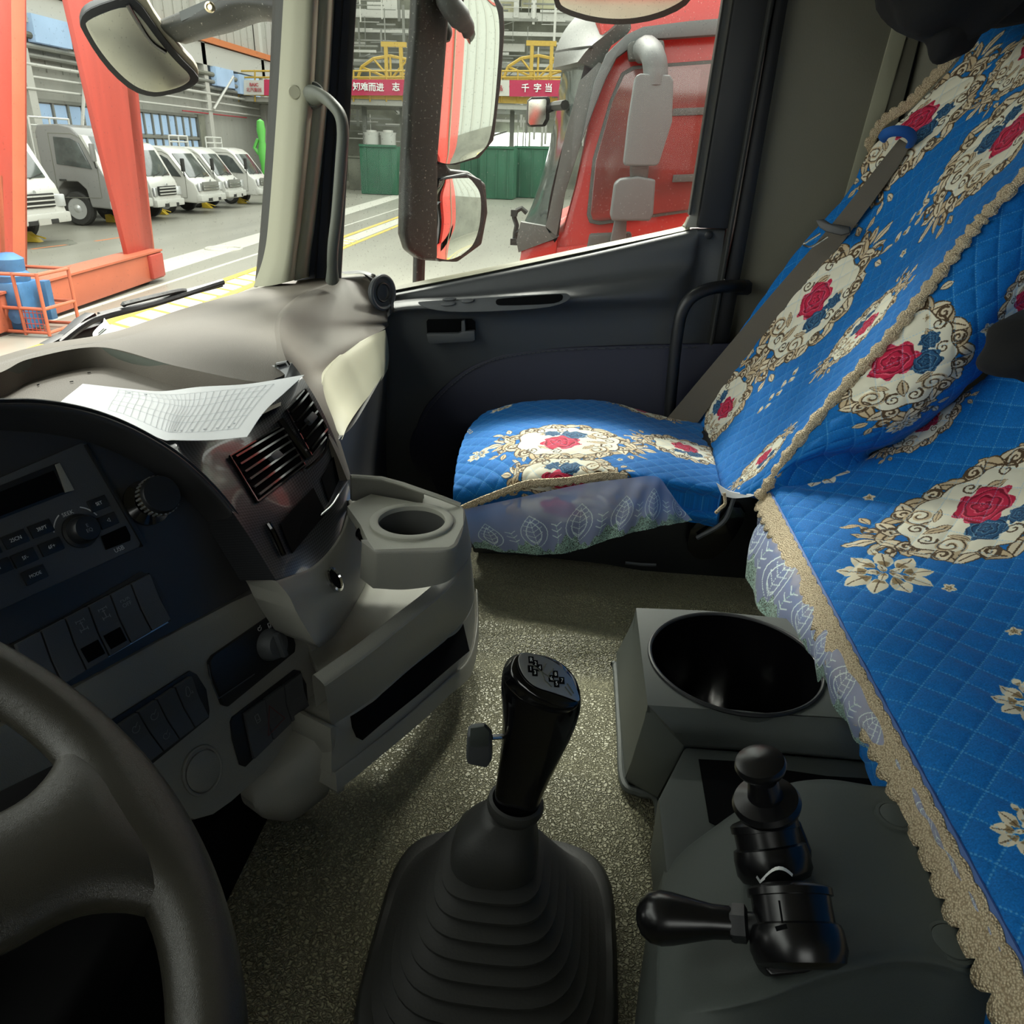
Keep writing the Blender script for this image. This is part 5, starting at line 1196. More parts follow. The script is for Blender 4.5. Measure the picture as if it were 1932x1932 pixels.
def gp(f, g, off=.0006):
    a = f * 59; b = g * 29; i, j = min(int(a), 58), min(int(b), 28); u, v = a - i, b - j
    p = (GP[j][i] * (1 - u) + GP[j][i + 1] * u) * (1 - v) + (GP[j + 1][i] * (1 - u) + GP[j + 1][i + 1] * u) * v
    return p + Vector((0, 0, off))
mb = MB()
def ln(a, b, r=.0002, n=14):
    pts = [gp(a[0] + (b[0] - a[0]) * k / n, a[1] + (b[1] - a[1]) * k / n) for k in range(n + 1)]; mb.tube(pts, r, 4, caps=False)
for k in range(26): ln((.16 + k * .03, .12), (.16 + k * .03, .88))
for g in (.12, .3, .42, .62, .75, .88): ln((.16, g), (.91, g))
for (f, g) in ((.2, .8), (.28, .82), (.86, .2), (.55, .16), (.6, .16), (.66, .16), (.72, .16), (.78, .16), (.84, .16)): ln((f, g), (f + .012, g), .0006, 2)
mb.build('ruled_lines', M['paperline'], pap)

# ------------------------------------------------------------------ wiper outside and the folded label at the windshield foot
wp = empty('windshield_wiper', PX(140, 645, 1.25), 'black wiper arm and blade lying along the bottom of the windshield', 'wiper')
W = lambda x, y, o=0: PX(x, y, 1.30 + (x - 130) / 290 * .42 + o)
MB().tube(crom([W(112, 648), W(160, 612), W(200, 596), W(300, 570), W(420, 532)], 30), .007, 8).build('arm', M['black'], wp)
MB().tube(crom([W(190, 596, .02), W(260, 578, .02), W(330, 558, .02), W(416, 535, .02)], 20), .009, 8, flat=.5).build('blade', M['rubber'], wp)
MB().tube(crom([W(235, 575, .0), W(240, 572, .0), W(330, 550, .0), W(350, 548, 0)], 12), .005, 6).build('blade_bridge', M['black'], wp)
MB().prism([W(x, y) for x, y in [(110, 646), (135, 625), (160, 602), (180, 590), (184, 596), (150, 622), (122, 648)]], (0, .02, 0)).build('pivot_cover', M['black'], wp, bevel=.002)
MB().prism([W(x, y) for x, y in [(92, 650), (125, 632), (160, 622), (190, 612), (196, 600), (206, 616), (212, 628), (170, 636), (130, 642), (100, 650)]], (0, .02, 0)).build('cowl_edge', M['rubber'], wp, bevel=.002)
lb = [[PX(178, 640, 1.17), PX(196, 636, 1.165), PX(214, 627, 1.16)], [PX(176, 628, 1.175), PX(192, 622, 1.17), PX(209, 616, 1.165)], [PX(190, 612, 1.18), PX(195, 608, 1.18), PX(197, 600, 1.175)]]
lbo = patch('folded_label', grid(lb, 10, 10), M['paper'], thick=(.0005, .001, 0)); tag(lbo, 'small curled white paper label at the foot of the windshield', 'label')
strokes('label_print', [[PX(184, 634, 1.165), PX(192, 628, 1.162), PX(200, 621, 1.160)], [PX(186, 629, 1.17), PX(196, 620, 1.165)]], .002, C0 - PX(195, 625, 1.16), M['hdark'], lbo)

MB().box((-.16, .64, Zc(.53)), 1.06, .40, .48).build('driver_side_fascia', M['panel'], db, bevel=.03)

MB().box((.47, .46, 1.66), .34, .30, .22).build('under_dash_shade', M['void'], db, bevel=.01)  # added black box standing in for the deep shade under the dash

e0, e1, e2 = PH(-255, 800, .266), PH(-255, 870, .285), PH(-250, 1000, .292)
patch('driver_side_pad', grid([[e0, Vector((.1, .80, Zc(.268))), Vector((-.68, .72, Zc(.27)))], [e1, Vector((.05, .62, Zc(.262))), Vector((-.68, .55, Zc(.262)))], [e2, Vector((.02, .43, Zc(.28))), Vector((-.68, .42, Zc(.28)))]], 20, 12), M['dashtop'], db, thick=(0, 0, -.05))
# ================================================================== FABRIC: printed quilted cover, drawn here pixel by pixel
def s3(r, g, b): return np.array([r / 255, g / 255, b / 255])
def blob(A, al, X, Y, mask, col):
    A[mask] = col; al[mask] = 1
def stamp_medallion():
    Hn, Wn = 560, 400
    yy, xx = np.mgrid[0:Hn, 0:Wn]; X = (xx - Wn / 2) / (Wn / 2); Y = -(yy - Hn / 2) / (Wn / 2)      # X -1..1, Y -1.4..1.4
    A = np.zeros((Hn, Wn, 3)); al = np.zeros((Hn, Wn))
    tan, tan2, dk, cream = s3(205, 184, 150), s3(224, 210, 182), s3(84, 66, 46), s3(232, 228, 208)
    def ell(cx, cy, a, b, ang, col, out=.02):
        c, s = math.cos(ang), math.sin(ang); u = (X - cx) * c + (Y - cy) * s; v = -(X - cx) * s + (Y - cy) * c
        if out > 0: m = (u / (a + out)) ** 2 + (v / (b + out)) ** 2 < 1; blob(A, al, X, Y, m, dk)
        m = (u / a) ** 2 + (v / b) ** 2 < 1; blob(A, al, X, Y, m, col)
    def leaf(cx, cy, L, wd, ang, col=tan):
        c, s = math.cos(ang), math.sin(ang); u = ((X - cx) * c + (Y - cy) * s) / L; v = (-(X - cx) * s + (Y - cy) * c) / wd
        w_ = np.clip(1 - u * u, 0, 1)
        blob(A, al, X, Y, (np.abs(u) < 1.05) & (np.abs(v) < w_ + .12), dk); blob(A, al, X, Y, (np.abs(u) < .97) & (np.abs(v) < w_ * .9), col)
        blob(A, al, X, Y, (np.abs(u) < .7) & (np.abs(v) < .10), dk)
    def spiral(cx, cy, r0, a0, turns, sgn, wd=.022, col=dk):
        for t in np.linspace(0, 1, 150):
            a = a0 + sgn * turns * 2 * math.pi * t; r = r0 * (1 - .85 * t); x, y = cx + math.cos(a) * r, cy + math.sin(a) * r
            i0 = int(Hn / 2 - y * Wn / 2); j0 = int(x * Wn / 2 + Wn / 2); k = max(1, int(wd * (1 - .4 * t) * Wn / 2))
            ii, jj = slice(max(0, i0 - k), i0 + k + 1), slice(max(0, j0 - k), j0 + k + 1)
            A[ii, jj] = col; al[ii, jj] = 1
    # plumes at the ends
    for sy in (1, -1):
        for k, (x, y, L, wd, ang) in enumerate([(0, 1.18, .17, .07, math.pi / 2), (-.13, 1.05, .16, .06, 2.2), (.13, 1.05, .16, .06, .94), (-.27, .98, .13, .05, 2.6), (.27, .98, .13, .05, .54), (-.42, 1.12, .10, .04, 1.9), (.42, 1.12, .10, .04, 1.2), (-.5, .95, .09, .05, 2.9), (.5, .95, .09, .05, .24)]):
            leaf(x, y * sy, L, wd, ang * sy, tan if k % 2 else tan2)
        for sx in (1, -1): spiral(.24 * sx, 1.0 * sy, .12, 0, 1.3, sx * sy, .016)
    for k in range(26):
        a = k / 26 * 2 * math.pi; rx, ry = .70 + .04 * math.cos(3 * a), .86 + .05 * math.cos(4 * a)
        leaf(rx * math.cos(a), ry * math.sin(a), .17, .085, a + .9 * (1 if k % 2 else -1), tan if k % 2 else tan2)
    for k in range(12):
        a = (k + .5) / 12 * 2 * math.pi; ell(.66 * math.cos(a), .82 * math.sin(a), .10, .08, a, tan2)
        spiral(.66 * math.cos(a), .82 * math.sin(a), .08, a, 1.2, 1 if k % 2 else -1, .014)
    th = np.arctan2(Y, X); rr = np.sqrt((X / .60) ** 2 + (Y / .74) ** 2) / (1 + .05 * np.cos(10 * th))
    blob(A, al, X, Y, rr < 1.03, dk); blob(A, al, X, Y, rr < 1.0, cream)
    for sx in (1, -1):
        spiral(.34 * sx, -.46, .16, 0, 1.6, sx, .02, tan); spiral(.34 * sx, -.46, .15, .4, 1.5, sx, .009)
        spiral(.12 * sx, -.58, .10, 1, 1.4, -sx, .011); spiral(.46 * sx, .1, .09, 1, 1.3, sx, .010); spiral(.40 * sx, .45, .10, 1, 1.3, -sx, .011)
        leaf(.25 * sx, -.32, .12, .04, .6 * sx, tan)
    leaf(-.3, .28, .12, .05, 1.2, tan); leaf(.3, .32, .12, .05, 2.0, tan); leaf(0, -.42, .14, .06, 1.57, tan)
    def rose(cx, cy, r, c1, c2, c3, ph):
        u, v = X - cx, Y - cy; t = np.arctan2(v, u); q = np.sqrt(u * u + v * v); R_ = r * (1 + .10 * np.cos(7 * t + ph) + .05 * np.cos(11 * t))
        m = q < R_; f = (q / r * 3.2 + t / (2 * math.pi) + .18 * np.sin(5 * t + q * 30)) % 1
        blob(A, al, X, Y, m, c1); blob(A, al, X, Y, m & (f > .72), c2); blob(A, al, X, Y, m & (f < .16), c3)
    blue1, blue2, blue3 = s3(38, 84, 124), s3(20, 48, 80), s3(92, 138, 168)
    rose(.26, -.06, .19, blue1, blue2, blue3, 1); rose(.30, .25, .12, blue1, blue2, blue3, 2)
    rose(-.10, .08, .27, s3(196, 34, 72), s3(130, 14, 44), s3(232, 92, 118), 0)
    return A, al
def stamp_sprig(kind=0):
    Hn = Wn = 240; yy, xx = np.mgrid[0:Hn, 0:Wn]; X = (xx - 120) / 120; Y = -(yy - 120) / 120
    A = np.zeros((Hn, Wn, 3)); al = np.zeros((Hn, Wn)); dk = s3(92, 74, 52); c1 = s3(226, 216, 190)
    def leaf(cx, cy, L, wd, ang):
        c, s = math.cos(ang), math.sin(ang); u = ((X - cx) * c + (Y - cy) * s) / L; v = (-(X - cx) * s + (Y - cy) * c) / wd; w_ = np.clip(1 - u * u, 0, 1)
        m = (np.abs(u) < 1) & (np.abs(v) < w_); blob(A, al, X, Y, m, c1); blob(A, al, X, Y, m & (u < -.25) & (np.abs(v) < w_ * .7), s3(150, 128, 92)); blob(A, al, X, Y, (np.abs(u) < .8) & (np.abs(v) < .07), dk)
    if kind == 0:
        for k in range(9):
            a = k / 9 * 2 * math.pi; leaf(.60 * math.cos(a), .50 * math.sin(a), .30, .19, a)
        for k in range(5):
            a = k / 5 * 2 * math.pi + .4; leaf(.22 * math.cos(a), .18 * math.sin(a), .16, .09, a)
        leaf(0, .82, .16, .10, 1.57)
    elif kind == 1:
        for k in range(7):
            t = -.85 + k * .28; leaf(.10 * (1 if k % 2 else -1), t, .17, .10, 1.2 if k % 2 else 1.9)
    else:
        for k in range(5):
            a = k / 5 * 2 * math.pi; leaf(.3 * math.cos(a), .3 * math.sin(a), .3, .2, a)
    return A, al
ST = {'med': stamp_medallion(), 'sprig': stamp_sprig(0), 'stem': stamp_sprig(1), 'dot': stamp_sprig(2)}
def comp(cv, st, cx, cy, wm, ang, mx, my, fl=1, sx=1.0):          # centre in metres, width in metres, canvas metres-per-px mx,my
    A, al = st; Hs, Ws = al.shape; R_ = wm * 1.6 / 2 * 1.05
    i0, i1 = int((cy - R_) / my), int((cy + R_) / my) + 1; j0, j1 = int((cx - R_) / mx), int((cx + R_) / mx) + 1
    i0, j0 = max(0, i0), max(0, j0); i1, j1 = min(cv.shape[0], i1), min(cv.shape[1], j1)
    if i1 <= i0 or j1 <= j0: return
    yy, xx = np.mgrid[i0:i1, j0:j1]; x = xx * mx - cx; y = yy * my - cy; c, s = math.cos(ang), math.sin(ang)
    u = (x * c + y * s) * fl / sx; v = -x * s + y * c; q = Ws / wm
    si = (Hs / 2 - v * q).astype(int); sj = (Ws / 2 + u * q).astype(int)
    ok = (si >= 0) & (si < Hs) & (sj >= 0) & (sj < Ws); si[~ok] = 0; sj[~ok] = 0
    m = ok & (al[si, sj] > .5); sub = cv[i0:i1, j0:j1]; sub[m] = A[si, sj][m]
def to_image(name, rgb, alpha=None):
    h_, w_ = rgb.shape[:2]; im = bpy.data.images.new(name, w_, h_, alpha=alpha is not None)
    buf = np.ones((h_, w_, 4), dtype=np.float32); buf[..., :3] = rgb
    if alpha is not None: buf[..., 3] = alpha
    im.pixels.foreach_set(buf.ravel()); im.update(); im.pack(); return im
def image_mat(name, im, rough=.75, alpha=False, sheen=.3, spec=.25):
    m, nt, b = new_mat(name); N, L = nt.nodes, nt.links; t = N.new('ShaderNodeTexImage'); t.image = im; t.extension = 'EXTEND'
    L.new(t.outputs['Color'], b.inputs['Base Color']); b.inputs['Roughness'].default_value = rough; b.inputs['Specular IOR Level'].default_value = spec
    b.inputs['Sheen Weight'].default_value = sheen
    if alpha: L.new(t.outputs['Alpha'], b.inputs['Alpha'])
    return m
BLUE = s3(0, 106, 184)
QS = .030
def quilt_d(x, y):
    a = (x + y * .9) / 1.35; b = (x - y * .9) / 1.35
    da = np.abs((a / QS) % 1 - .5); db = np.abs((b / QS) % 1 - .5)
    return (.5 - da) * QS, (.5 - db) * QS, a, b
def fabric(name, G, stamps, parent, thick, amp=.0022, m_per_px=.0008, base=BLUE, angle=70):
    G = regrid(G); nv, nu = len(G), len(G[0])
    su = sum((G[nv // 2][i + 1] - G[nv // 2][i]).length for i in range(nu - 1)); sv = sum((G[j + 1][nu // 2] - G[j][nu // 2]).length for j in range(nv - 1))
    W_, H_ = min(1500, int(su / m_per_px)), min(1500, int(sv / m_per_px)); mx, my = su / W_, sv / H_
    cv = np.zeros((H_, W_, 3)); yy, xx = np.mgrid[0:H_, 0:W_]
    cv[:] = base * (1 + .07 * rng.standard_normal((H_, W_, 1)))
    PXY = np.array([[proj(q) for q in r] for r in G])
    for s in stamps:
        kind, px, py, ang, size = s[:5]; fl = s[5] if len(s) > 5 else 1; sx = s[6] if len(s) > 6 else 1.0
        d = (PXY[..., 0] - px) ** 2 + (PXY[..., 1] - py) ** 2; j, i = np.unravel_index(d.argmin(), d.shape)
        comp(cv, ST[kind], i / (nu - 1) * su, j / (nv - 1) * sv, size, math.radians(ang), mx, my, fl, sx)
    da, db, a, b = quilt_d(xx * mx, yy * my); w_ = .0007
    st = ((da < w_) & ((b / .0035) % 1 < .62)) | ((db < w_) & ((a / .0035) % 1 < .62))
    cv[st] = cv[st] * .5 + s3(150, 195, 235) * .5
    sh = np.minimum(da, db)
    im = to_image(name + '_print', np.clip(cv, 0, 1)); m = image_mat(name + '_cloth', im, .75, False, .08)
    ui, vi = np.meshgrid(np.linspace(0, su, nu), np.linspace(0, sv, nv)); da, db, _, _ = quilt_d(ui, vi)
    disp = amp * (1 - np.exp(-np.minimum(da, db) / .0045))
    return patch(name, G, m, parent, thick=thick, disp=disp.tolist(), angle=angle)
# gold braid
def gold_mat():
    m, nt, b = new_mat('gold_braid'); N, L = nt.nodes, nt.links; tc = N.new('ShaderNodeTexCoord')
    v = N.new('ShaderNodeTexVoronoi'); v.inputs['Scale'].default_value = 560; L.new(tc.outputs['Object'], v.inputs['Vector'])
    cr = N.new('ShaderNodeValToRGB'); cr.color_ramp.elements[0].color = (.95, .82, .58, 1); cr.color_ramp.elements[1].color = (.42, .32, .20, 1); cr.color_ramp.elements[1].position = .75
    L.new(v.outputs['Distance'], cr.inputs[0]); L.new(cr.outputs[0], b.inputs['Base Color'])
    bp_ = N.new('ShaderNodeBump'); bp_.inputs['Strength'].default_value = .9; bp_.inputs['Distance'].default_value = .002; bp_.invert = True
    L.new(v.outputs['Distance'], bp_.inputs['Height']); L.new(bp_.outputs[0], b.inputs['Normal']); b.inputs['Roughness'].default_value = .45; b.inputs['Metallic'].default_value = .25
    return m
M['braid'] = gold_mat()
M['piping'] = mat('blue_grey_piping', srgb(86, 116, 176), .6)
def braid(name, topline, side, wd, n, parent, scallop=.018, lift=(0, 0, 0), thick=.0016, both=False):
    P = crom(topline, n); side = [Vector(s) for s in (side if isinstance(side, list) else [side] * 2)]
    vs = []; fs = []; s = 0; lift = Vector(lift)
    for i, p in enumerate(P):
        if i: s += (P[i] - P[i - 1]).length
        f = i / (n - 1) * (len(side) - 1); k = min(int(f), len(side) - 2); d = side[k].lerp(side[k + 1], f - k).normalized()
        sc_ = abs(math.sin(math.pi * s / scallop)) ** .6; w_ = wd * (.68 + .32 * sc_); wi = wd * .08 * (sc_ if both else 0)
        nrm = (C0 - p).normalized()
        for q, hgt in ((-wi, .0), (.15, .0012), (.45, .0008), (.7, .0022), (1.0, .0003)):
            vs.append(p + d * (w_ * q if q > 0 else q) + nrm * (hgt + .001) + lift)
    for i in range(n - 1):
        for j in range(4): fs.append((i * 5 + j, i * 5 + j + 1, (i + 1) * 5 + j + 1, (i + 1) * 5 + j))
    o = mesh(name, vs, fs, M['braid'], parent, True, 80)
    md = o.modifiers.new('thickness', 'SOLIDIFY'); md.thickness = thick; md.offset = -1
    return o
# embroidered organza
def lace_image(name, wm, hm, mpp=.0006, leafh=.052, leafgap=.066):
    W_, H_ = int(wm / mpp), int(hm / mpp); yy, xx = np.mgrid[0:H_, 0:W_]; x = xx * mpp; y = yy * mpp      # y=0 bottom
    col = np.zeros((H_, W_, 3)); col[:] = s3(164, 176, 218); al = np.full((H_, W_), .50)
    fold = .5 + .5 * np.sin(x * 60 + 3 * np.sin(x * 17) + y * 20); al += .12 * (fold - .5); 
    gr = s3(168, 205, 190); wh = s3(206, 222, 222)
    edge = .006 + .004 * np.abs(np.sin(x * math.pi / .03))
    band = (y < .015 + .008 * np.sin(x * 2 * math.pi / leafgap) + .003 * np.sin(x * 400)) & (y > edge * .3)
    nz = rng.random((H_, W_)); m = band & (nz > .5); col[m] = gr * .92; al[m] = .85; col[band & ~m] = gr * .6; al[band & ~m] = .5
    def pts(px_, py_, r, c=wh):
        for a, b in zip(px_, py_):
            i, j, k = int(b / mpp), int(a / mpp), max(1, int(r / mpp))
            if 0 <= i < H_ and 0 <= j < W_: col[max(0, i - k):i + k, max(0, j - k):j + k] = c; al[max(0, i - k):i + k, max(0, j - k):j + k] = .95
    n = int(wm / leafgap) + 1
    for q in range(n):
        cx = (q + .5) * leafgap; cy = .014; t = np.linspace(0, 1, 46)
        for sx in (1, -1):
            w_ = np.sin(np.pi * t ** .75) * leafh * .36; pts(cx + sx * w_, cy + t * leafh, .0011)
            w2 = np.sin(np.pi * t ** .75) * leafh * .20; pts(cx + sx * w2, cy + .006 + t * leafh * .7, .0007)
            for g in np.linspace(.15, .75, 5):
                tt = np.linspace(0, 1, 8); pts(cx + sx * tt * leafh * .24 * math.sin(math.pi * g ** .75), cy + g * leafh + tt * .006, .0006)
        pts(np.full(20, cx), cy + np.linspace(0, leafh * .85, 20), .0007)
        cx += leafgap / 2; pts(np.full(14, cx) + .002 * np.sin(np.linspace(0, 4, 14)), .014 + np.linspace(0, .028, 14), .0007, gr)
        for g in (.010, .018, .026):
            for sx in (1, -1): tt = np.linspace(0, 1, 7); pts(cx + sx * tt * .007, .014 + g + tt * .004, .0007, wh)
    al[y < edge * .3] = 0
    return to_image(name, col, np.clip(al, 0, 1))
def lace(name, rows, nu, nv, parent, wave=.004, wm=None, hm=None):
    G = grid(rows, nu, nv); nv_, nu_ = len(G), len(G[0])
    su = sum((G[nv_ // 2][i + 1] - G[nv_ // 2][i]).length for i in range(nu_ - 1)); sv = sum((G[j + 1][nu_ // 2] - G[j][nu_ // 2]).length for j in range(nv_ - 1))
    disp = [[wave * (j / (nv - 1)) * math.sin(i / (nu - 1) * su / .05 * 2 * math.pi + j * .08) for i in range(nu)] for j in range(nv)][::1]
    im = lace_image(name + '_embroidery', su, sv); m = image_mat(name + '_organza', im, .6, True, .2, .3)
    G = G[::-1]; disp = disp[::-1]
    return patch(name, G, m, parent, disp=disp)

# ================================================================== PASSENGER SEAT
ps = empty('passenger_seat', (1.42, -.1, Zc(.68)), 'passenger seat in blue quilted cover printed with cream medallions and roses', 'seat')
rowsP = [[(868, 966, 1.225), (940, 952, 1.215), (1060, 935, 1.21), (1180, 925, 1.21), (1290, 930, 1.21), (1362, 944, 1.21)],
         [(857, 938, 1.215), (930, 920, 1.20), (1000, 905, 1.195), (1140, 890, 1.195), (1250, 906, 1.20), (1360, 924, 1.20)],
         [(858, 905, 1.25), (928, 880, 1.25), (1015, 865, 1.25), (1148, 866, 1.25), (1258, 884, 1.25), (1356, 906, 1.24)],
         [(868, 850, 1.36), (938, 822, 1.38), (1035, 812, 1.39), (1158, 822, 1.39), (1262, 845, 1.38), (1347, 868, 1.36)],
         [(888, 805, 1.50), (955, 783, 1.53), (1055, 777, 1.54), (1160, 784, 1.54), (1252, 808, 1.53), (1335, 832, 1.50)],
         [(920, 777, 1.60), (985, 760, 1.63), (1075, 755, 1.64), (1150, 760, 1.64), (1240, 784, 1.63), (1322, 800, 1.60)],
         [(930, 785, 1.66), (990, 772, 1.68), (1075, 768, 1.69), (1150, 772, 1.69), (1240, 795, 1.68), (1320, 812, 1.66)]]
Gp = grid(gx(rowsP), 170, 170)
fabric('seat_cushion', Gp, [('med', 1070, 832, 90, .24, 1, 1.0), ('med', 1065, 905, 78, .19, 1), ('med', 1300, 850, 95, .20, -1), ('sprig', 903, 860, 30, .055), ('sprig', 945, 772, 0, .06), ('dot', 1150, 845, 0, .02), ('dot', 1170, 868, 40, .022), ('dot', 1120, 880, 40, .02), ('med', 1215, 775, 80, .14), ('stem', 885, 815, 20, .05)], ps, (0, 0, -.05))
braid('cushion_braid', gx([[(866, 955, 1.19), (900, 940, 1.185), (960, 917, 1.18), (1000, 905, 1.18), (1070, 900, 1.18), (1140, 890, 1.18), (1185, 893, 1.185)]])[0], [Vector((-.2, 0, -1))] * 2, .016, 90, ps, .014)
lace('lace_skirt', gx([[(868, 962, 1.18), (960, 943, 1.17), (1090, 915, 1.165), (1180, 903, 1.165), (1238, 899, 1.17), (1262, 925, 1.18)],
                       [(880, 1000, 1.165), (970, 990, 1.15), (1080, 965, 1.14), (1180, 945, 1.14), (1240, 930, 1.15), (1285, 955, 1.165)],
                       [(897, 1036, 1.155), (1000, 1049, 1.13), (1075, 1046, 1.12), (1160, 1018, 1.12), (1240, 998, 1.13), (1306, 984, 1.15)]]), 110, 40, ps)
rowsB = [[(1318, 800, 1.62), (1335, 852, 1.46), (1352, 908, 1.28), (1385, 930, 1.18), (1432, 936, 1.15)],
         [(1324, 775, 1.64), (1350, 815, 1.50), (1385, 860, 1.32), (1430, 885, 1.20), (1462, 892, 1.15)],
         [(1340, 725, 1.65), (1385, 765, 1.51), (1440, 800, 1.34), (1490, 815, 1.22), (1530, 800, 1.15)],
         [(1400, 622, 1.66), (1460, 665, 1.52), (1520, 700, 1.36), (1570, 715, 1.24), (1618, 702, 1.15)],
         [(1500, 480, 1.66), (1565, 535, 1.52), (1625, 580, 1.37), (1670, 600, 1.25), (1717, 588, 1.15)],
         [(1600, 365, 1.66), (1665, 415, 1.52), (1720, 455, 1.38), (1765, 480, 1.25), (1803, 475, 1.15)],
         [(1642, 285, 1.66), (1730, 310, 1.52), (1790, 345, 1.38), (1835, 380, 1.25), (1872, 392, 1.15)],
         [(1718, 212, 1.64), (1800, 230, 1.51), (1870, 265, 1.37), (1910, 300, 1.25), (1942, 322, 1.15)],
         [(1792, 135, 1.62), (1880, 150, 1.49), (1950, 180, 1.36), (1990, 215, 1.24), (2020, 240, 1.15)],
         [(1852, 66, 1.60), (1945, 80, 1.47), (2020, 110, 1.35), (2060, 140, 1.24), (2090, 165, 1.15)],
         [(1937, 0, 1.57), (2040, 10, 1.45), (2110, 40, 1.34), (2140, 70, 1.24), (2170, 95, 1.15)]]
Gb_ = grid(gx(rowsB), 190, 330)
fabric('backrest', Gb_, [('med', 1535, 580, -8, .27), ('med', 1362, 775, -4, .20, -1), ('med', 1728, 240, 3, .25), ('med', 1890, 265, 0, .26, -1), ('med', 1628, 620, -8, .20, -1, .6), ('med', 1440, 868, -8, .12, 1, .7),
        ('stem', 1737, 395, -10, .12), ('stem', 1470, 740, -10, .11), ('stem', 1840, 150, 0, .08), ('stem', 1600, 440, 0, .06), ('dot', 1630, 520, 0, .022), ('dot', 1705, 480, 20, .03), ('dot', 1560, 755, 20, .02), ('dot', 1660, 350, 30, .022), ('dot', 1840, 90, 30, .03), ('med', 1950, 95, 0, .18)], ps, (.02, -.06, -.02), .0022, .0010)
# side of the backrest cover, facing the driver
rowsS = [[(1434, 975, 1.15), (1480, 950, 1.14), (1540, 925, 1.135), (1620, 910, 1.14), (1680, 900, 1.16)],
         [(1434, 936, 1.15), (1470, 896, 1.14), (1530, 868, 1.135), (1600, 858, 1.14), (1640, 856, 1.16)],
         [(1500, 842, 1.15), (1550, 836, 1.12), (1610, 838, 1.11), (1660, 838, 1.12), (1705, 828, 1.15)],
         [(1560, 768, 1.15), (1620, 775, 1.11), (1690, 790, 1.09), (1740, 788, 1.11), (1780, 770, 1.15)],
         [(1618, 704, 1.15), (1680, 715, 1.11), (1745, 730, 1.09), (1800, 735, 1.11), (1840, 712, 1.15)],
         [(1717, 590, 1.15), (1775, 610, 1.12), (1830, 640, 1.10), (1880, 650, 1.12), (1915, 640, 1.15)],
         [(1803, 477, 1.15), (1850, 500, 1.13), (1900, 530, 1.12), (1940, 550, 1.13), (1985, 560, 1.15)],
         [(1872, 394, 1.15), (1920, 420, 1.135), (1970, 440, 1.13), (2010, 460, 1.14), (2060, 470, 1.15)],
         [(1942, 324, 1.15), (1990, 350, 1.14), (2040, 370, 1.14), (2090, 390, 1.15), (2140, 400, 1.16)]]
fabric('backrest_side', grid(gx(rowsS), 130, 200), [('med', 1700, 688, 40, .20), ('dot', 1862, 622, 0, .035), ('sprig', 1700, 800, 0, .05), ('med', 1935, 570, 20, .13), ('dot', 1750, 600, 0, .02)], ps, (.02, -.01, 0), .0028)
br_pts = [(1430, 940), (1462, 896), (1500, 840), (1560, 768), (1618, 702), (1668, 648), (1717, 588), (1760, 532), (1803, 476), (1840, 428), (1872, 392), (1942, 322)]
P = [PX(x, y, 1.145) for x, y in br_pts]; cord = crom(P, 150); rad = [.0085 + .0022 * math.sin(i * .9) + .001 * math.sin(i * 2.3) for i in range(150)]
MB().tube(cord, rad, 8, flat=.6).build('edge_braid', M['braid'], ps)
tl_ = [PX(x - 2, y - 2, X) for x, y, X in [(1640, 290, 1.66), (1672, 240, 1.655), (1718, 208, 1.64), (1760, 165, 1.63), (1792, 131, 1.62), (1825, 95, 1.61), (1852, 62, 1.60), (1890, 28, 1.59), (1937, -4, 1.57)]]
braid('top_braid', tl_, [Vector((0, .45, .55))] * 2, .020, 150, ps, .016)
# gusset flap at the bottom, seat base
pb = Plane((1.24, 0, 2), (0, -1, 0), (0, 0, -1))
pp('seat_base', pb, [(884, 985), (1100, 950), (1365, 925), (1460, 905), (1490, 1108), (1420, 1104), (1290, 1092), (1140, 1066), (1000, 1050), (892, 1044)], -.34, M['black'], ps, -.0, .006)
pp('recliner_cover', pb, [(1300, 975), (1360, 940), (1405, 945), (1395, 985), (1350, 1040), (1310, 1045), (1290, 1020)], .03, M['gloss'], ps, .0, .01, it=1)
MB().tube(crom([PX(1315, 1015, 1.20), PX(1365, 985, 1.19), (PX(1385, 940, 1.19))], 12), .004, 6).build('recliner_lever', M['charcoal'], ps)
MB().tube([PX(1180, 1062, 1.2), PX(1210, 1065, 1.2), PX(1238, 1066, 1.2)], .003, 6).build('slide_rail', M['charcoal'], ps)
G = gx([[(1352, 912, 1.19), (1380, 928, 1.175), (1428, 934, 1.15)], [(1362, 935, 1.185), (1385, 940, 1.17), (1412, 938, 1.155)]])
patch('cover_hem', grid(G, 10, 4), M['paper'], ps, thick=(.003, 0, 0))
MB().tube(crom([PX(1366, 930, 1.17), PX(1368, 950, 1.165), PX(1360, 958, 1.16), PX(1350, 968, 1.16)], 10), .003, 6).build('tie_loop', M['braid'], ps)

# ------------------------------------------------------------------ seat belt
sb = empty('seat_belt', PX(1282, 800, 1.6), 'grey-brown seat belt webbing with buckle tongue across the passenger backrest', 'seat belt')
Ledge = [(1252, 797, 1.62), (1340, 692, 1.61), (1450, 562, 1.60), (1540, 458, 1.59), (1600, 385, 1.58), (1660, 308, 1.57), (1697, 262, 1.565)]
Redge = [(1310, 806, 1.60), (1385, 706, 1.59), (1482, 590, 1.58), (1572, 480, 1.57), (1636, 395, 1.56), (1692, 318, 1.555), (1717, 274, 1.55)]
Gl = [[PX(*a), (PX(*a) + PX(*b)) / 2, PX(*b)] for a, b in zip(Ledge, Redge)]
patch('webbing', grid(Gl, 8, 60), M['belt'], sb, thick=(.002, -.001, 0))
bpn = Plane(PX(1560, 432, 1.545), (PX(1600, 425, 1.54) - PX(1545, 418, 1.57)), (PX(1560, 470, 1.55) - PX(1565, 420, 1.56)))
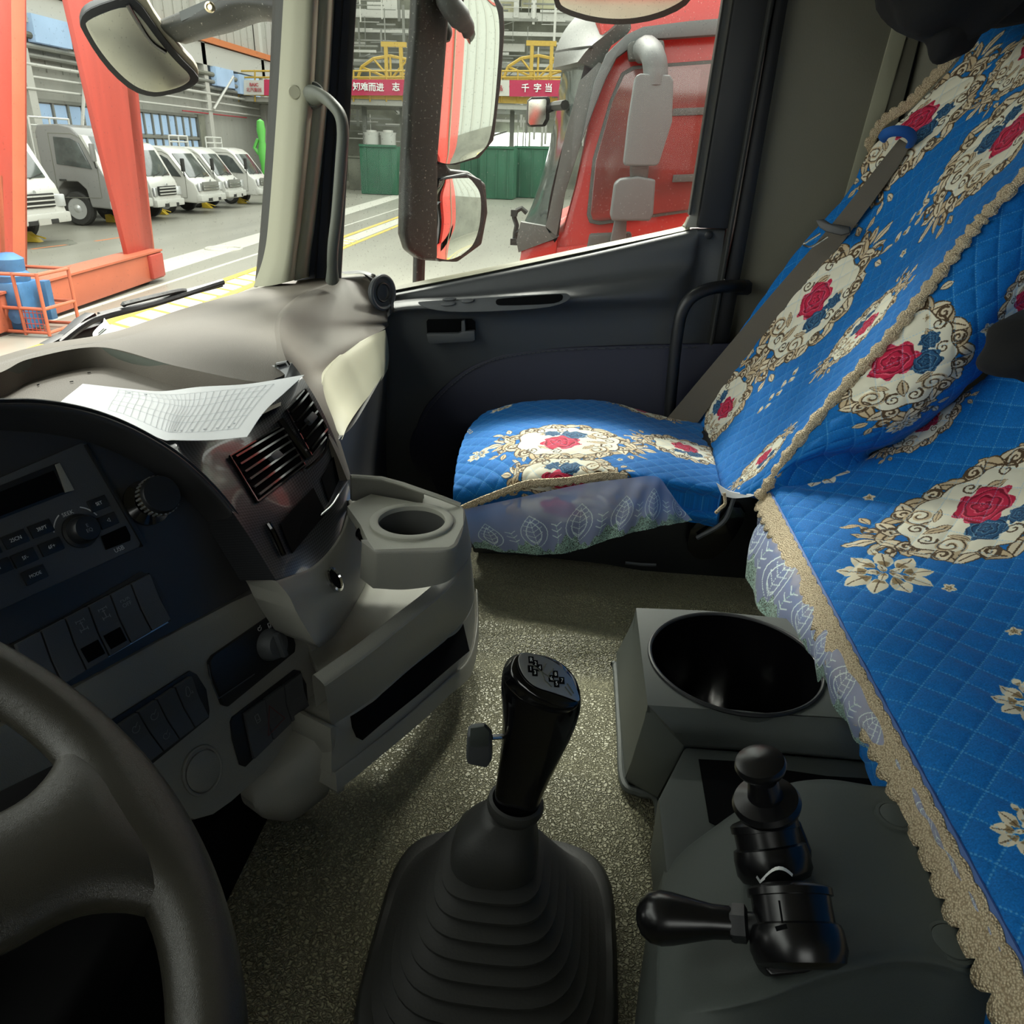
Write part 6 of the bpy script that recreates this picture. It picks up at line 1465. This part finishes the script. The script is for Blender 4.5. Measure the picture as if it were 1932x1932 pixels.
pp('tongue_plate', bpn, [(1541, 416), (1556, 414), (1568, 422), (1605, 428), (1606, 440), (1590, 445), (1560, 438), (1548, 430)], .008, M['black'], sb, .0, .002)
MB().tube(crom([bpn.at(1548, 440, .004), bpn.at(1520, 458, .004), bpn.at(1518, 463, .004), bpn.at(1532, 465, .004), bpn.at(1562, 446, .004)], 16), .0022, 6).build('tongue_loop', M['chrome'], sb)
lp = [(PX(1664, 262, 1.56)), PX(1672, 252, 1.54), PX(1690, 247, 1.53), PX(1712, 250, 1.53), PX(1722, 262, 1.54), PX(1716, 276, 1.55)]
MB().tube(crom(lp, 24), .009, 8, flat=.5).build('belt_loop', mat('blue_cloth', srgb(24, 86, 158), .8), sb)

# ================================================================== MIDDLE BENCH SEAT
bs = empty('middle_bench_seat', (.64, -.5, Zc(.68)), 'blue quilted middle seat with gold braid and embroidered organza skirt', 'seat')
xs = [.10, .30, .50, .70, .90, 1.05, 1.14]
hb_ = [.47, .465, .462, .46, .458, .457, .458]
prof = [(.0, .055), (-.004, .035), (-.002, .012), (.014, .0), (.06, -.012), (.12, -.020), (.18, -.040), (.22, -.062), (.27, -.105), (.31, -.160), (.335, -.23)]
rowsM = []
for k, x in enumerate(xs):
    row = []
    fb = min(1, max(0, (x - 1.0) / .12)); far_ = [.055, .035, .012, 0, -.012, -.045, -.090, -.130, -.185, -.235, -.30]
    for (dy, dh), df in zip(prof, far_):
        dh = dh * (1 - fb) + df * fb
        y = -.322 - dy - (.02 if x < .2 else 0); row.append(Vector((x - (0 if x < 1.1 else 0), y, Zc(hb_[k] + dh))))
    rowsM.append(row)
rowsM.append([Vector((1.165, p.y - .003, p.z - .012)) for p in rowsM[-1]])
Gm_ = grid(rowsM, 190, 380)
fabric('bench_cushion', Gm_, [('med', 1852, 972, -84, .27, 1, .85), ('sprig', 1672, 1082, 0, .125), ('sprig', 1545, 890, 0, .10), ('sprig', 1950, 1330, 0, .08), ('med', 1740, 800, -84, .12, -1), ('dot', 1640, 940, 0, .03), ('sprig', 1945, 1575, 0, .06), ('dot', 1915, 1195, 0, .03), ('dot', 1790, 1110, 30, .03)], bs, (0, 0, -.04), .0026)
# rolled piping and gold braid along the front edge
xs2 = [.12 + i * (1.148 - .12) / 30 for i in range(31)]
edge = [Vector((x, -.3175 - (.02 if x < .2 else 0), Zc(.472))) for x in xs2]
MB().tube(crom(edge, 80), .0035, 8).build('edge_piping', M['piping'], bs)
bot_line = {0: None}
skirt_b = [PH(1975, 1860, .485), PH(1932, 1796, .486), PH(1860, 1690, .488), PH(1790, 1590, .492), PH(1732, 1492, .50), PH(1620, 1402, .515), PH(1560, 1312, .53), PH(1520, 1250, .54), PH(1442, 1170, .56), PH(1408, 1085, .58), PH(1428, 1010, .565), PH(1445, 945, .54)]
skirt_t = [Vector((max(.12, min(1.145, p.x + .02)), -.312, Zc(.474))) for p in skirt_b]
skirt_t[-1] = Vector((1.148, -.314, Zc(.474))); skirt_t[-2] = Vector((1.07, -.312, Zc(.474)))
skirt_m = [a.lerp(b, .5) + Vector((0, .012, .004)) for a, b in zip(skirt_t, skirt_b)]
lace('lace_skirt', [skirt_t, skirt_m, skirt_b], 220, 40, bs, .003)
dirs = [(Vector(b) - Vector(a)).normalized() for a, b in zip(skirt_t, skirt_b)]
braid('front_braid', [t + Vector((0, .004, .001)) for t in edge], [Vector((0, .55, -.8))] * 2, .034, 260, bs, .024, both=True)
MB().box((.64, -.54, Zc(.585)), 1.02, .38, .17).build('bench_base', M['black'], bs, bevel=.01)
rowsK = [[Vector((x, -.69, Zc(.40))) for x in (.15, .5, .9, 1.12)], [Vector((x, -.715, Zc(.25))) for x in (.15, .5, .9, 1.12)], [Vector((x, -.735, Zc(.02))) for x in (.15, .5, .9, 1.12)], [Vector((x, -.75, Zc(-.2))) for x in (.15, .5, .9, 1.12)]]
fabric('bench_backrest', grid(rowsK, 120, 90), [('med', 1932, 560, 0, .16)], bs, (0, -.05, 0))

# ------------------------------------------------------------------ dark things at the right
def lumpy(name, c, r, amp, m, parent=None, seed=1, sc=(1, 1, 1)):
    bm = bmesh.new(); bmesh.ops.create_icosphere(bm, subdivisions=4, radius=1)
    rr = np.random.default_rng(seed); ks = [(Vector(rr.normal(size=3)) * 3.0, rr.uniform(0, 6)) for _ in range(7)]
    for v in bm.verts:
        d = v.co.copy(); k = 1 + amp * sum(math.sin(d.dot(q) + p) for q, p in ks) / 3
        v.co = Vector((d.x * sc[0], d.y * sc[1], d.z * sc[2])) * r * k + Vector(c)
    me = bpy.data.meshes.new(name); bm.to_mesh(me); bm.free(); return link(name, me, m, parent, True, 180)
jk = empty('black_jacket', PX(1815, 40, 1.45), 'black garment bundled in the top right corner above the seat', 'jacket')
lumpy('garment_body', PX(1830, -75, 1.42), .115, .16, M['fur'], jk, 3, (.7, 1.25, .9))
lumpy('hanging_sleeve', PX(1800, 50, 1.42), .045, .2, M['fur'], jk, 5, (.8, 1.0, .95))
bg = empty('dark_bundle', PX(1932, 650, 1.0), 'dark brown cloth bundle on the middle seat at the right edge', 'bundle')
lumpy('bundle_cloth', PX(1955, 655, .98), .055, .15, M['fur'], bg, 9, (.8, 1.1, .8))

# ================================================================== CENTRE CONSOLE
ck = empty('centre_console', (.5, -.25, Zc(.68)), 'dark grey centre console with round bin hole, pocket and rear cover', 'console')
hA = .52
outl = [PH(1200, 1147, hA), PH(1330, 1152, hA), PH(1475, 1166, hA), PH(1640, 1190, hA), PH(1690, 1360, hA), PH(1450, 1346, hA), PH(1222, 1330, hA), PH(1214, 1260, hA)]
bc = PH(1386, 1246, hA); br_ = (PH(1231, 1243, hA) - PH(1545, 1252, hA)).length / 2
plate_hole(outl, bc, br_, Zc(hA), .01, M['console'], 'bin_plate', ck, 64)
MB().lathe(bc, (0, 0, -1), [(br_ + .001, -.0015), (br_ - .0015, .0), (br_ - .003, .01), (br_ - .012, .14), (br_ - .02, .15), (0, .15)], 64, caps=False).build('bin_well', M['gloss'], ck)
v_, f_ = ring(bc + Vector((0, 0, .001)), (0, 0, 1), br_ + .001, .0025, 64); mesh('bin_rim', v_, f_, M['black'], ck)
patch('bin_left_wall', grid([[PH(1200, 1147, hA), PH(1211, 1240, hA), PH(1222, 1330, hA)], [PH(1190, 1180, .57), PH(1196, 1300, .575), PH(1206, 1395, .585)], [PH(1163, 1232, .665), PH(1166, 1330, .668), PH(1178, 1472, .668)]], 16, 20), M['console'], ck, thick=(0, -.01, 0))
patch('bin_near_wall', grid([[PH(1222, 1330, hA), PH(1440, 1346, hA), PH(1690, 1360, hA)], [PH(1262, 1372, .535), PH(1450, 1385, .54), PH(1690, 1402, .54)], [PH(1292, 1408, .56), PH(1450, 1418, .56), PH(1700, 1440, .56)]], 24, 14), M['console'], ck, thick=(.01, 0, -.01))
MB().prism([PH(1222, 1330, hA), PH(1292, 1408, .56), PH(1240, 1506, .645), PH(1178, 1472, .668)], (.01, -.01, -.01)).build('bin_corner', M['console'], ck, bevel=.003)
patch('bin_far_wall', grid([[PH(1200, 1147, hA), PH(1475, 1166, hA), PH(1640, 1190, hA)], [PH(1200, 1147, hA) + Vector((.02, 0, -.15)), PH(1475, 1166, hA) + Vector((.02, 0, -.15)), PH(1640, 1190, hA) + Vector((.02, 0, -.15))]], 10, 4), M['console'], ck)
fl_pts = [PH(1155, 1255, .668), PH(1162, 1262, .668), PH(1170, 1380, .668), PH(1176, 1474, .668), PH(1205, 1495, .668), PH(1240, 1510, .66), PH(1243, 1600, .66), PH(1246, 1700, .66), PH(1230, 1800, .66), PH(1228, 1960, .66)]
MB().tube(crom(fl_pts, 50), .005, 8).build('base_flange', M['console'], ck)
def hp(pts, h, t_, m, name, bevel=.002): return MB().prism([PH(x, y, h) for x, y in pts], (0, 0, -t_)).build(name, m, ck, bevel=bevel)
hp([(1292, 1408), (1700, 1440), (1760, 1530), (1640, 1560), (1450, 1580), (1330, 1640), (1258, 1660), (1242, 1506)], .565, .08, M['console'], 'pocket_surround', .004)
hp([(1318, 1432), (1390, 1436), (1478, 1452), (1560, 1464), (1660, 1470), (1700, 1500), (1540, 1500), (1440, 1520), (1350, 1556), (1338, 1550)], .5635, .001, M['void'], 'pocket', 0)
cf = [[(1252, 1640, .585), (1320, 1580, .555), (1450, 1494, .53), (1545, 1472, .52), (1650, 1484, .515), (1762, 1502, .51), (1860, 1640, .51)],
      [(1252, 1646, .572), (1322, 1588, .538), (1450, 1502, .508), (1545, 1480, .50), (1650, 1492, .498), (1764, 1510, .495), (1862, 1648, .50)],
      [(1246, 1700, .555), (1330, 1660, .527), (1450, 1600, .505), (1560, 1590, .495), (1680, 1600, .495), (1800, 1640, .495), (1900, 1760, .50)],
      [(1240, 1800, .545), (1330, 1790, .518), (1450, 1760, .502), (1560, 1750, .495), (1700, 1730, .495), (1850, 1770, .50), (1960, 1880, .51)],
      [(1238, 1880, .54), (1320, 1890, .512), (1430, 1872, .496), (1560, 1828, .490), (1720, 1802, .492), (1880, 1850, .505), (2000, 1960, .52)],
      [(1236, 1920, .54), (1320, 1925, .515), (1440, 1905, .505), (1575, 1865, .505), (1730, 1840, .508), (1890, 1890, .52), (2010, 1980, .53)],
      [(1234, 2000, .55), (1320, 2010, .53), (1450, 2010, .54), (1590, 1980, .55), (1740, 1960, .555), (1900, 1990, .56), (2050, 2080, .57)]]
patch('console_cover', grid(gh(cf), 70, 70), M['cover'], ck, thick=(0, 0, -.02))
side = [PH(1252, 1640, .585), PH(1246, 1700, .555), PH(1240, 1800, .545), PH(1238, 1880, .54), PH(1234, 2000, .55)]
patch('console_side', grid([side, [Vector((p.x, p.y + .006, Zc(.66))) for p in side], [Vector((p.x, p.y + .006, Zc(.69))) for p in side]], 20, 6), M['console'], ck, thick=(0, -.01, 0))
for x, y, r_, h_ in ((1690, 1540, .0125, .494), (1797, 1779, .0135, .497)):
    c = PH(x, y, h_); MB().lathe(c + Vector((0, 0, .002)), (.0, 0, 1), [(r_ + .004, -.004), (r_ + .0035, -.001), (r_ + .0008, -.0006), (r_ + .0004, -.002), (r_, -.0002), (r_ - .001, .0004), (0, .0004)], 36, caps=False).build('screw_cap', M['cover'], ck)

# --- park brake valves
Xv = .452
v1 = empty('trailer_brake_valve', PX(1465, 1640, Xv), 'black push knob valve with round flange at the console cover edge', 'valve')
ax = (PX(1430, 1425, .452) - PX(1462, 1600, .452)).normalized()
MB().lathe(PX(1448, 1524, Xv), ax, [(.010, -.03), (.012, -.012), (.018, -.004), (.0245, .002), (.0255, .006), (.0235, .010), (.013, .013), (.0115, .022), (.010, .034)], 36).build('flange', M['semi'], v1)
MB().lathe(PX(1436, 1450, Xv), ax, [(.010, -.012), (.012, -.004), (.0175, .0), (.0188, .004), (.0175, .0075), (.011, .0098), (0, .0105)], 36).build('push_knob', M['semi'], v1)
def drum(p0, p1, prof, name, m, parent):
    p0, p1 = Vector(p0), Vector(p1); d = p1 - p0; L_ = d.length; MB().lathe(p0, d, [(r_, f_ * L_) for r_, f_ in prof], 40).build(name, m, parent)
drum(PX(1440, 1548, .462), PX(1466, 1662, .432), [(.015, -.06), (.024, .0), (.0262, .04), (.0262, .16), (.0245, .17), (.0245, .42), (.0275, .45), (.0285, .60), (.0285, .85), (.0255, .97), (.018, 1.04), (0, 1.05)], 'valve_drum', M['semi'], v1)
pv = Plane(PX(1490, 1600, .455), (.1, -1, 0), PX(1466, 1662, .432) - PX(1440, 1548, .462))
pp('valve_block', pv, [(1452, 1540), (1500, 1541), (1512, 1550), (1533, 1604), (1533, 1628), (1505, 1645), (1470, 1650)], -.024, M['semi'], v1, .010, .005, bseg=3)
v2 = empty('hand_brake_valve', PX(1510, 1800, .37), 'black hand brake valve with pear-shaped lever on the console cover', 'valve')
drum(PX(1488, 1674, .392), PX(1512, 1826, .352), [(.018, -.05), (.0265, .0), (.0285, .03), (.0285, .12), (.0265, .13), (.0265, .46), (.0295, .49), (.0308, .56), (.0315, .80), (.0290, .95), (.022, 1.02), (0, 1.03)], 'valve_drum', M['semi'], v2)
pv2 = Plane(PX(1520, 1750, .376), (.1, -1, 0), PX(1512, 1826, .352) - PX(1488, 1674, .392))
pp('valve_block', pv2, [(1500, 1672), (1530, 1681), (1556, 1682), (1591, 1796), (1588, 1812), (1520, 1836), (1455, 1843), (1446, 1832), (1440, 1800)], -.026, M['semi'], v2, .004, .006, bseg=3)
strokes('drum_seam', [[PX(1470, 1700, .358), PX(1476, 1740, .348)]], .0012, (-.6, 0, .8), M['void'], v2)
strokes('drum_notch', [[PX(1466, 1752, .340), PX(1482, 1748, .340)]], .003, (-.6, 0, .8), M['void'], v2)
arcp = [PX(1434 + 60 * t_, 1664 - 26 * math.sin(t_ * 2.6), .385) for t_ in [i / 10 for i in range(11)]]
strokes('travel_arrow', [arcp, [arcp[0], PX(1428, 1655, .385)], [arcp[0], PX(1441, 1658, .385)]], .0022, Vector((-.5, 0, 1)), M['white'], v2)
pts = [(1216, 1727, .026), (1222, 1727, .0), ]
ha, hbq = PX(1200, 1728, .385), PX(1395, 1742, .375)
hd2 = (hbq - ha); Lh = hd2.length; hd2.normalize()
MB().lathe(ha, hd2, [(0, 0), (.006, .001), (.012, .004), (.0165, .010), (.0180, .018), (.0170, .026), (.0135, .042), (.0112, Lh * .75), (.0105, Lh * .95), (.009, Lh)], 32).build('lever_handle', M['semi'], v2)
MB().lathe(hbq, hd2, [(.0115, -.006), (.0125, -.004), (.0125, .004), (.009, .006)], 6).build('lever_nut', M['black'], v2)
MB().tube([hbq, PX(1412, 1744, .374), PX(1450, 1745, .372)], .008, 10).build('lever_shaft', M['black'], v2)

# ================================================================== GEAR LEVER
gl_ = empty('gear_lever', PH(905, 1860, .66), 'black gear lever with glossy grip, silver shift pattern cap and ribbed boot', 'gear lever')
def sect(c, a, b, n=40, p=2.0, ax1=(0, 1, 0), ax2=(1, 0, 0)):
    c = Vector(c); ax1, ax2 = Vector(ax1), Vector(ax2); out = []
    for i in range(n):
        t = 2 * math.pi * i / n; cs, sn = math.cos(t), math.sin(t)
        out.append(c + ax1 * a * math.copysign(abs(cs) ** (2 / p), cs) + ax2 * b * math.copysign(abs(sn) ** (2 / p), sn))
    return out
def loft(secs, name, m, parent, caps=True, angle=60):
    n = len(secs[0]); vs = [p for s in secs for p in s]; fs = [(i * n + k, i * n + (k + 1) % n, (i + 1) * n + (k + 1) % n, (i + 1) * n + k) for i in range(len(secs) - 1) for k in range(n)]
    if caps: fs += [tuple(range(n))[::-1], tuple(range((len(secs) - 1) * n, len(secs) * n))]
    return mesh(name, vs, fs, m, parent, True, angle)
base = Vector((.475, .040, Zc(.675))); topb = Vector(PX(932, 1618, .487)); topb.y += 0.0
secs = [sect(base, .112, .128, p=4.2), sect(base + Vector((0, 0, .006)), .114, .130, p=4.2), sect(base + Vector((0, 0, .014)), .109, .124, p=4.0)]
NB = 9
for k in range(NB):
    f = (k + .5) / NB; c = base.lerp(topb, f) + Vector((0, 0, .006)); f1 = f ** .9
    a = .104 * (1 - f1) + .036 * f1; b = .117 * (1 - f1) + .038 * f1; stp = (topb.z - base.z) / NB
    secs.append(sect(c + Vector((0, 0, -.30 * stp)), a - .006, b - .006, p=3.8)); secs.append(sect(c + Vector((0, 0, -.12 * stp)), a + .0045, b + .0045, p=3.4)); secs.append(sect(c + Vector((0, 0, .12 * stp)), a + .0045, b + .0045, p=3.4)); secs.append(sect(c + Vector((0, 0, .34 * stp)), a - .0075, b - .0075, p=3.8))
loft(secs, 'boot_bellows', M['rubber'], gl_, angle=75)
cone = [(932, 1625, .038, .487), (934, 1600, .0385, .487), (938, 1575, .036, .487), (945, 1556, .030, .488), (958, 1538, .024, .488), (966, 1528, .022, .488)]
loft([sect(PX(x, y, X), r_, r_ * .95, p=2.6) for x, y, r_, X in cone], 'boot_cone', M['rubber'], gl_)
axg = (PX(1010, 1330, .492) - PX(975, 1515, .488)).normalized(); s1 = Vector((0, 1, 0)); s1 = (s1 - axg * s1.dot(axg)).normalized(); s2 = axg.cross(s1)
MB().lathe(PX(971, 1524, .488), axg, [(.021, -.004), (.0235, .0), (.0245, .004), (.0235, .009), (.0205, .010), (.019, .004)], 36, caps=False).build('boot_collar', M['rubber'], gl_)
gs = [(974, 1515, 44), (980, 1490, 45), (990, 1455, 50), (1002, 1415, 57), (1013, 1375, 65), (1020, 1335, 73), (1021, 1305, 76), (1018, 1280, 71), (1013, 1262, 58), (1010, 1252, 38)]
sx = []
for x, y, w_ in gs:
    X = .489; c = PX(x, y, X); d = (c - C0).dot(fw); r_ = w_ * d / F
    sx.append(sect(c, r_, r_ * .82, 40, 2.3, s1, s2))
sx = [[p for p in s] for s in sx]
# smooth the grip by resampling its rings
rr_ = [crom([s[i] for s in sx], 44) for i in range(40)]
loft([[rr_[i][j] for i in range(40)] for j in range(44)], 'grip', M['gloss'], gl_, angle=80)
pk = Plane(PX(1035, 1275, .462), Vector((.35, -.85, -.25)), Vector((-.7, -.25, -.6)))
cap_px = [(976, 1240), (985, 1231), (1003, 1233), (1035, 1243), (1062, 1262), (1084, 1291), (1096, 1327), (1075, 1318), (1040, 1306), (1012, 1298), (992, 1282), (980, 1262)]
pp('grip_head', pk, [(968, 1244), (980, 1229), (1006, 1229), (1040, 1240), (1068, 1260), (1090, 1290), (1099, 1330), (1080, 1340), (1030, 1330), (985, 1300), (962, 1270)], -.018, M['gloss'], gl_, -.001, .007, it=1, bseg=4)
pp('shift_cap', pk, cap_px, .0012, M['silver'], gl_, .0, .0005, it=2)
for (x, y, s) in ((1002, 1245, 'R'), (1010, 1252, '2'), (1018, 1260, '4'), (1001, 1262, '1'), (1009, 1269, '3'), (1040, 1280, '6'), (1048, 1272, '8'), (1050, 1290, '5'), (1060, 1284, '7')):
    c = pk.at(x, y, .0014); MB().box(c, .0042, .0052, .0004, ux=pk.u, uy=pk.v).build('gear_square', M['void'], gl_)
    text('gear_number', s, c + pk.n * .0004, pk.u, pk.n, .004, M['white'], gl_, .0001)
Lg = [[(1006, 1256), (1022, 1268), (1034, 1276), (1044, 1284)], [(1022, 1268), (1028, 1284), (1040, 1296)], [(1030, 1252), (1022, 1268)], [(1044, 1262), (1034, 1276)], [(1070, 1290), (1082, 1308)], [(1066, 1296), (1078, 1312)]]
strokes('shift_pattern', [[pk.at(x, y, .0014) for x, y in l] for l in Lg], .0007, pk.n, M['hdark'], gl_)
pt = Plane(PX(905, 1393, .47), (0, -1, .05), (.35, 0, -1))
pp('range_switch', pt, [(884, 1368), (888, 1364), (916, 1361), (929, 1375), (930, 1412), (922, 1425), (884, 1417), (882, 1405)], .012, M['charcoal'], gl_, -.006, .003, bseg=3)
pp('switch_face', pt, [(888, 1370), (914, 1366), (924, 1378), (922, 1404), (886, 1406)], .002, M['cover'], gl_, .006, .0008)
MB().tube([PX(928, 1391, .475), PX(960, 1389, .482)], .0022, 8).build('switch_pin', M['chrome'], gl_)

# ================================================================== STEERING WHEEL
wc = C0 + Vector((.10619, .30707, -.24517)); wt, wyaw = .55913, .24857
wux = Vector((math.cos(wyaw), math.sin(wyaw), 0)); wv = Vector((-math.sin(wyaw), math.cos(wyaw), 0)) * math.cos(wt) + ZZ * math.sin(wt); wn = wux.cross(wv)
sw = empty('steering_wheel', wc, 'worn black leather steering wheel rim and spoke in the near left corner', 'steering wheel')
Rw = .22
vs = []; fs = []; NS, NK = 160, 18
def rimr(a):
    q = 0
    for a0 in (-.80, -math.pi + .80):
        d = abs((a - a0 + math.pi) % (2 * math.pi) - math.pi); q += math.exp(-(d / .18) ** 2)
    return q
for i in range(NS):
    a = 2 * math.pi * i / NS; d = wux * math.cos(a) + wv * math.sin(a); g = rimr(a)
    for j in range(NK):
        b = 2 * math.pi * j / NK; cx = math.cos(b) * (.0175) ; rr0 = Rw + (cx if cx > 0 else cx * (1 + g * .9))
        vs.append(wc + d * rr0 + wn * math.sin(b) * .0165)
for i in range(NS):
    for j in range(NK): fs.append((i * NK + j, ((i + 1) % NS) * NK + j, ((i + 1) % NS) * NK + (j + 1) % NK, i * NK + (j + 1) % NK))
mesh('rim', vs, fs, M['leatherwheel'], sw, True, 180)
def spoke(a0, wr_=.062, wi_=.034):
    d = wux * math.cos(a0) + wv * math.sin(a0); t = wn.cross(d); S_ = []
    for r_, w_, th, dn in ((.210, wr_ * 1.35, .0120, 0), (.200, wr_ * 1.12, .0140, -.001), (.188, wr_ * .86, .015, -.003), (.170, wr_ * .66, .015, -.008), (.145, wi_ * 1.05, .014, -.016), (.115, wi_, .014, -.026), (.085, wi_ * 1.1, .016, -.034), (.05, wi_ * 1.3, .018, -.04)):
        S_.append([wc + d * r_ + wn * dn + t * w_ * math.copysign(abs(math.cos(q)) ** .8, math.cos(q)) + wn * th * math.copysign(abs(math.sin(q)) ** .8, math.sin(q)) for q in [2 * math.pi * k / 28 for k in range(28)]])
    rs = [crom([s[i] for s in S_], 28) for i in range(28)]
    return loft([[rs[i][j] for i in range(28)] for j in range(28)], 'spoke', M['leatherwheel'], sw, angle=180)
for a0 in (-.80, -math.pi + .80): spoke(a0, .050, .030)
MB().lathe(wc + wn * -.06, wn, [(.075, 0), (.082, .01), (.080, .03), (.06, .04), (0, .043)], 40).build('hub', M['black'], sw)
MB().lathe(wc + wn * -.30, wn, [(.04, 0), (.045, .24)], 24).build('column', M['black'], sw)

# ================================================================== MIRRORS OUTSIDE THE WINDOWS
mr = empty('door_mirror', PX(800, 500, 2.15), 'tall black door mirror with two glasses outside the passenger window', 'mirror')
mn = Vector((-.675, -.738, 0)).normalized(); mu = Vector((0, 0, 1)).cross(mn); 
if mu.dot(RV) < 0: mu = -mu
mp_ = Plane(PX(880, 200, 2.12), mu, (0, 0, -1))
pp('housing', mp_, [(772, -40), (840, -40), (834, 60), (822, 290), (836, 318), (872, 322), (905, 345), (909, 400), (898, 460), (852, 493), (782, 489), (757, 470), (748, 440), (750, 330), (757, 180), (768, 60)], .03, M['mblack'], mr, -.04, .012, bseg=3)
pp('housing_side', mp_, [(773, -40), (836, -40), (830, 60), (812, 300), (812, 488), (782, 488), (757, 470), (748, 440), (750, 330), (757, 180), (768, 60)], .035, M['mblack'], mr, -.01, .012, bseg=3)
pp('upper_frame', mp_, [(838, -60), (915, -30), (941, 15), (943, 60), (936, 160), (923, 265), (896, 298), (850, 311), (820, 309), (815, 290), (826, 100)], .02, M['black'], mr, -.008, .006, bseg=3)
def mglass(rows, name, cx, cy, k, nu=24, nv=40):
    G = grid(rows, nu, nv)
    disp = [[-k * (((i / (nu - 1)) - .5) ** 2 * 4 + ((j / (nv - 1)) - .5) ** 2 * 4) for i in range(nu)] for j in range(nv)]
    return patch(name, G, M['mirror'], mr, thick=-mp_.n * .003, disp=disp)
ga = lambda x, y, o=.0175: mp_.at(x, y, o)
mglass([[ga(846, -60), ga(888, -55), ga(918, -34)], [ga(842, 40), ga(892, 40), ga(943, 36)], [ga(832, 160), ga(884, 160), ga(938, 160)], [ga(822, 262), ga(872, 264), ga(925, 262)], [ga(822, 303), ga(852, 309), ga(900, 296)]], 'mirror_glass', 880, 150, .0028)
pp('lower_frame', mp_, [(822, 335), (872, 326), (900, 338), (908, 375), (907, 410), (897, 458), (868, 482), (822, 493), (812, 480), (818, 420), (816, 360)], .02, M['black'], mr, -.004, .006, bseg=3)
mglass([[ga(832, 342, .0225), ga(855, 337, .0225), ga(890, 336, .0225)], [ga(826, 372, .0225), ga(862, 372, .0225), ga(908, 368, .0225)], [ga(828, 420, .0225), ga(862, 420, .0225), ga(907, 420, .0225)], [ga(820, 462, .0225), ga(852, 462, .0225), ga(895, 460, .0225)], [ga(820, 486, .0225), ga(848, 490, .0225), ga(874, 482, .0225)]], 'lower_mirror_glass', 860, 410, .0035)
MB().tube(crom([mp_.at(842, -60, .03), mp_.at(846, 0, .05), mp_.at(862, 26, .06), mp_.at(880, 52, .06), mp_.at(880, 72, .055)], 20), [.028] * 6 + [.026] * 6 + [.022, .021, .020, .018, .016, .013, .010, .007], 14).build('upper_arm', M['mgrey'], mr)
MB().tube([mp_.at(791, 480, -.02), mp_.at(789, 560, -.02), mp_.at(788, 640, -.02)], .0155, 14).build('lower_stem', M['mblack'], mr)
# wide front mirror at the top left
fm = empty('front_mirror', PX(365, 60, 1.95), 'curved front mirror on a black arm ahead of the windshield', 'mirror')
fn = (C0 + Vector((.6, .3, -.6)) - PX(270, 90, 1.9)).normalized()
fp = Plane(PX(270, 90, 1.9), RV, -UV_)
fp = Plane(PX(270, 90, 1.9), fn.cross(ZZ), fn.cross(fn.cross(ZZ)))
o_ = [(150, 42), (156, 25), (176, 12), (230, -6), (258, -4), (300, 58), (338, 105), (375, 142), (374, 155), (350, 170), (310, 180), (285, 182), (250, 172), (212, 140), (180, 100), (152, 52)]
pp('housing', fp, o_, -.035, M['black'], fm, .0, .010, it=1, bseg=3)
pp('back_shell', fp, [(215, -25), (265, -22), (300, 40), (340, 90), (373, 125), (376, 150), (340, 120), (300, 70), (258, 10)], -.03, M['beigeout'], fm, -.006, .008, it=1)
pp('rim', fp, o_, .004, M['black'], fm, .0, .002, it=1)
pp('glass', fp, [(161, 38), (238, 8), (262, 26), (300, 78), (332, 116), (364, 146), (345, 162), (310, 172), (287, 174), (256, 164), (222, 136), (188, 95), (163, 52)], .002, M['mirrord'], fm, .0045, .0008, it=2)
MB().tube(crom([fp.at(240, 8, .008), fp.at(262, 45, .010), fp.at(285, 78, .010), fp.at(312, 98, .008)], 14), .010, 8, flat=.5).build('inner_ridge', M['gloss'], fm)
A0 = [(300, 38, 1.92), (340, 22, 1.88), (380, 6, 1.85), (430, -12, 1.82), (530, -20, 1.78)]; A1 = [(330, 78, 1.92), (372, 66, 1.88), (420, 54, 1.85), (480, 34, 1.82), (530, 42, 1.78)]
G = [[PX(*a), (PX(*a) + PX(*b)) / 2 + Vector((-.02, 0, 0)), PX(*b)] for a, b in zip(A0, A1)]
patch('arm', grid(G, 10, 30), M['mblack'], fm, thick=(.05, .0, 0))
G = [[PX(338, 22, 1.86), PX(380, 4, 1.84), PX(420, -12, 1.82)], [PX(342, 40, 1.86), PX(380, 24, 1.84), PX(425, 10, 1.82)]]
patch('arm_top', grid(G, 10, 4), M['mgrey'], fm, thick=(.01, 0, 0))
MB().lathe(PX(397, 14, 1.79), (-1, -.1, 0), [(.010, 0), (.010, .006), (.006, .008), (.005, .004), (0, .004)], 20).build('arm_bolt', M['gold'], fm)
# kerb mirror above the door
km = empty('kerb_mirror', PX(1170, -20, 2.05), 'wide kerb mirror at the top centre above the passenger window', 'mirror')
kn_ = (C0 - PX(1170, 0, 2.05)).normalized(); kn_ = (kn_ + Vector((0, 0, -.75))).normalized()
kp = Plane(PX(1170, 0, 2.05), RV - kn_ * RV.dot(kn_), kn_.cross(RV))
o_ = [(1040, -60), (1300, -60), (1310, -10), (1290, 14), (1240, 36), (1180, 46), (1120, 42), (1062, 24), (1044, 8)]
pp('housing', kp, o_, -.03, M['black'], km, .0, .01, it=1)
pp('rim', kp, o_, .004, M['black'], km, .0, .002, it=1)
pp('glass', kp, [(1050, -60), (1292, -60), (1300, -12), (1282, 5), (1236, 26), (1180, 36), (1122, 32), (1068, 16), (1053, 3)], .002, M['mirrord'], km, .0045, .0008, it=2)
MB().tube([kp.at(1170, -70, -.03), kp.at(1170, -140, -.12)], .02, 10).build('arm', M['black'], km)
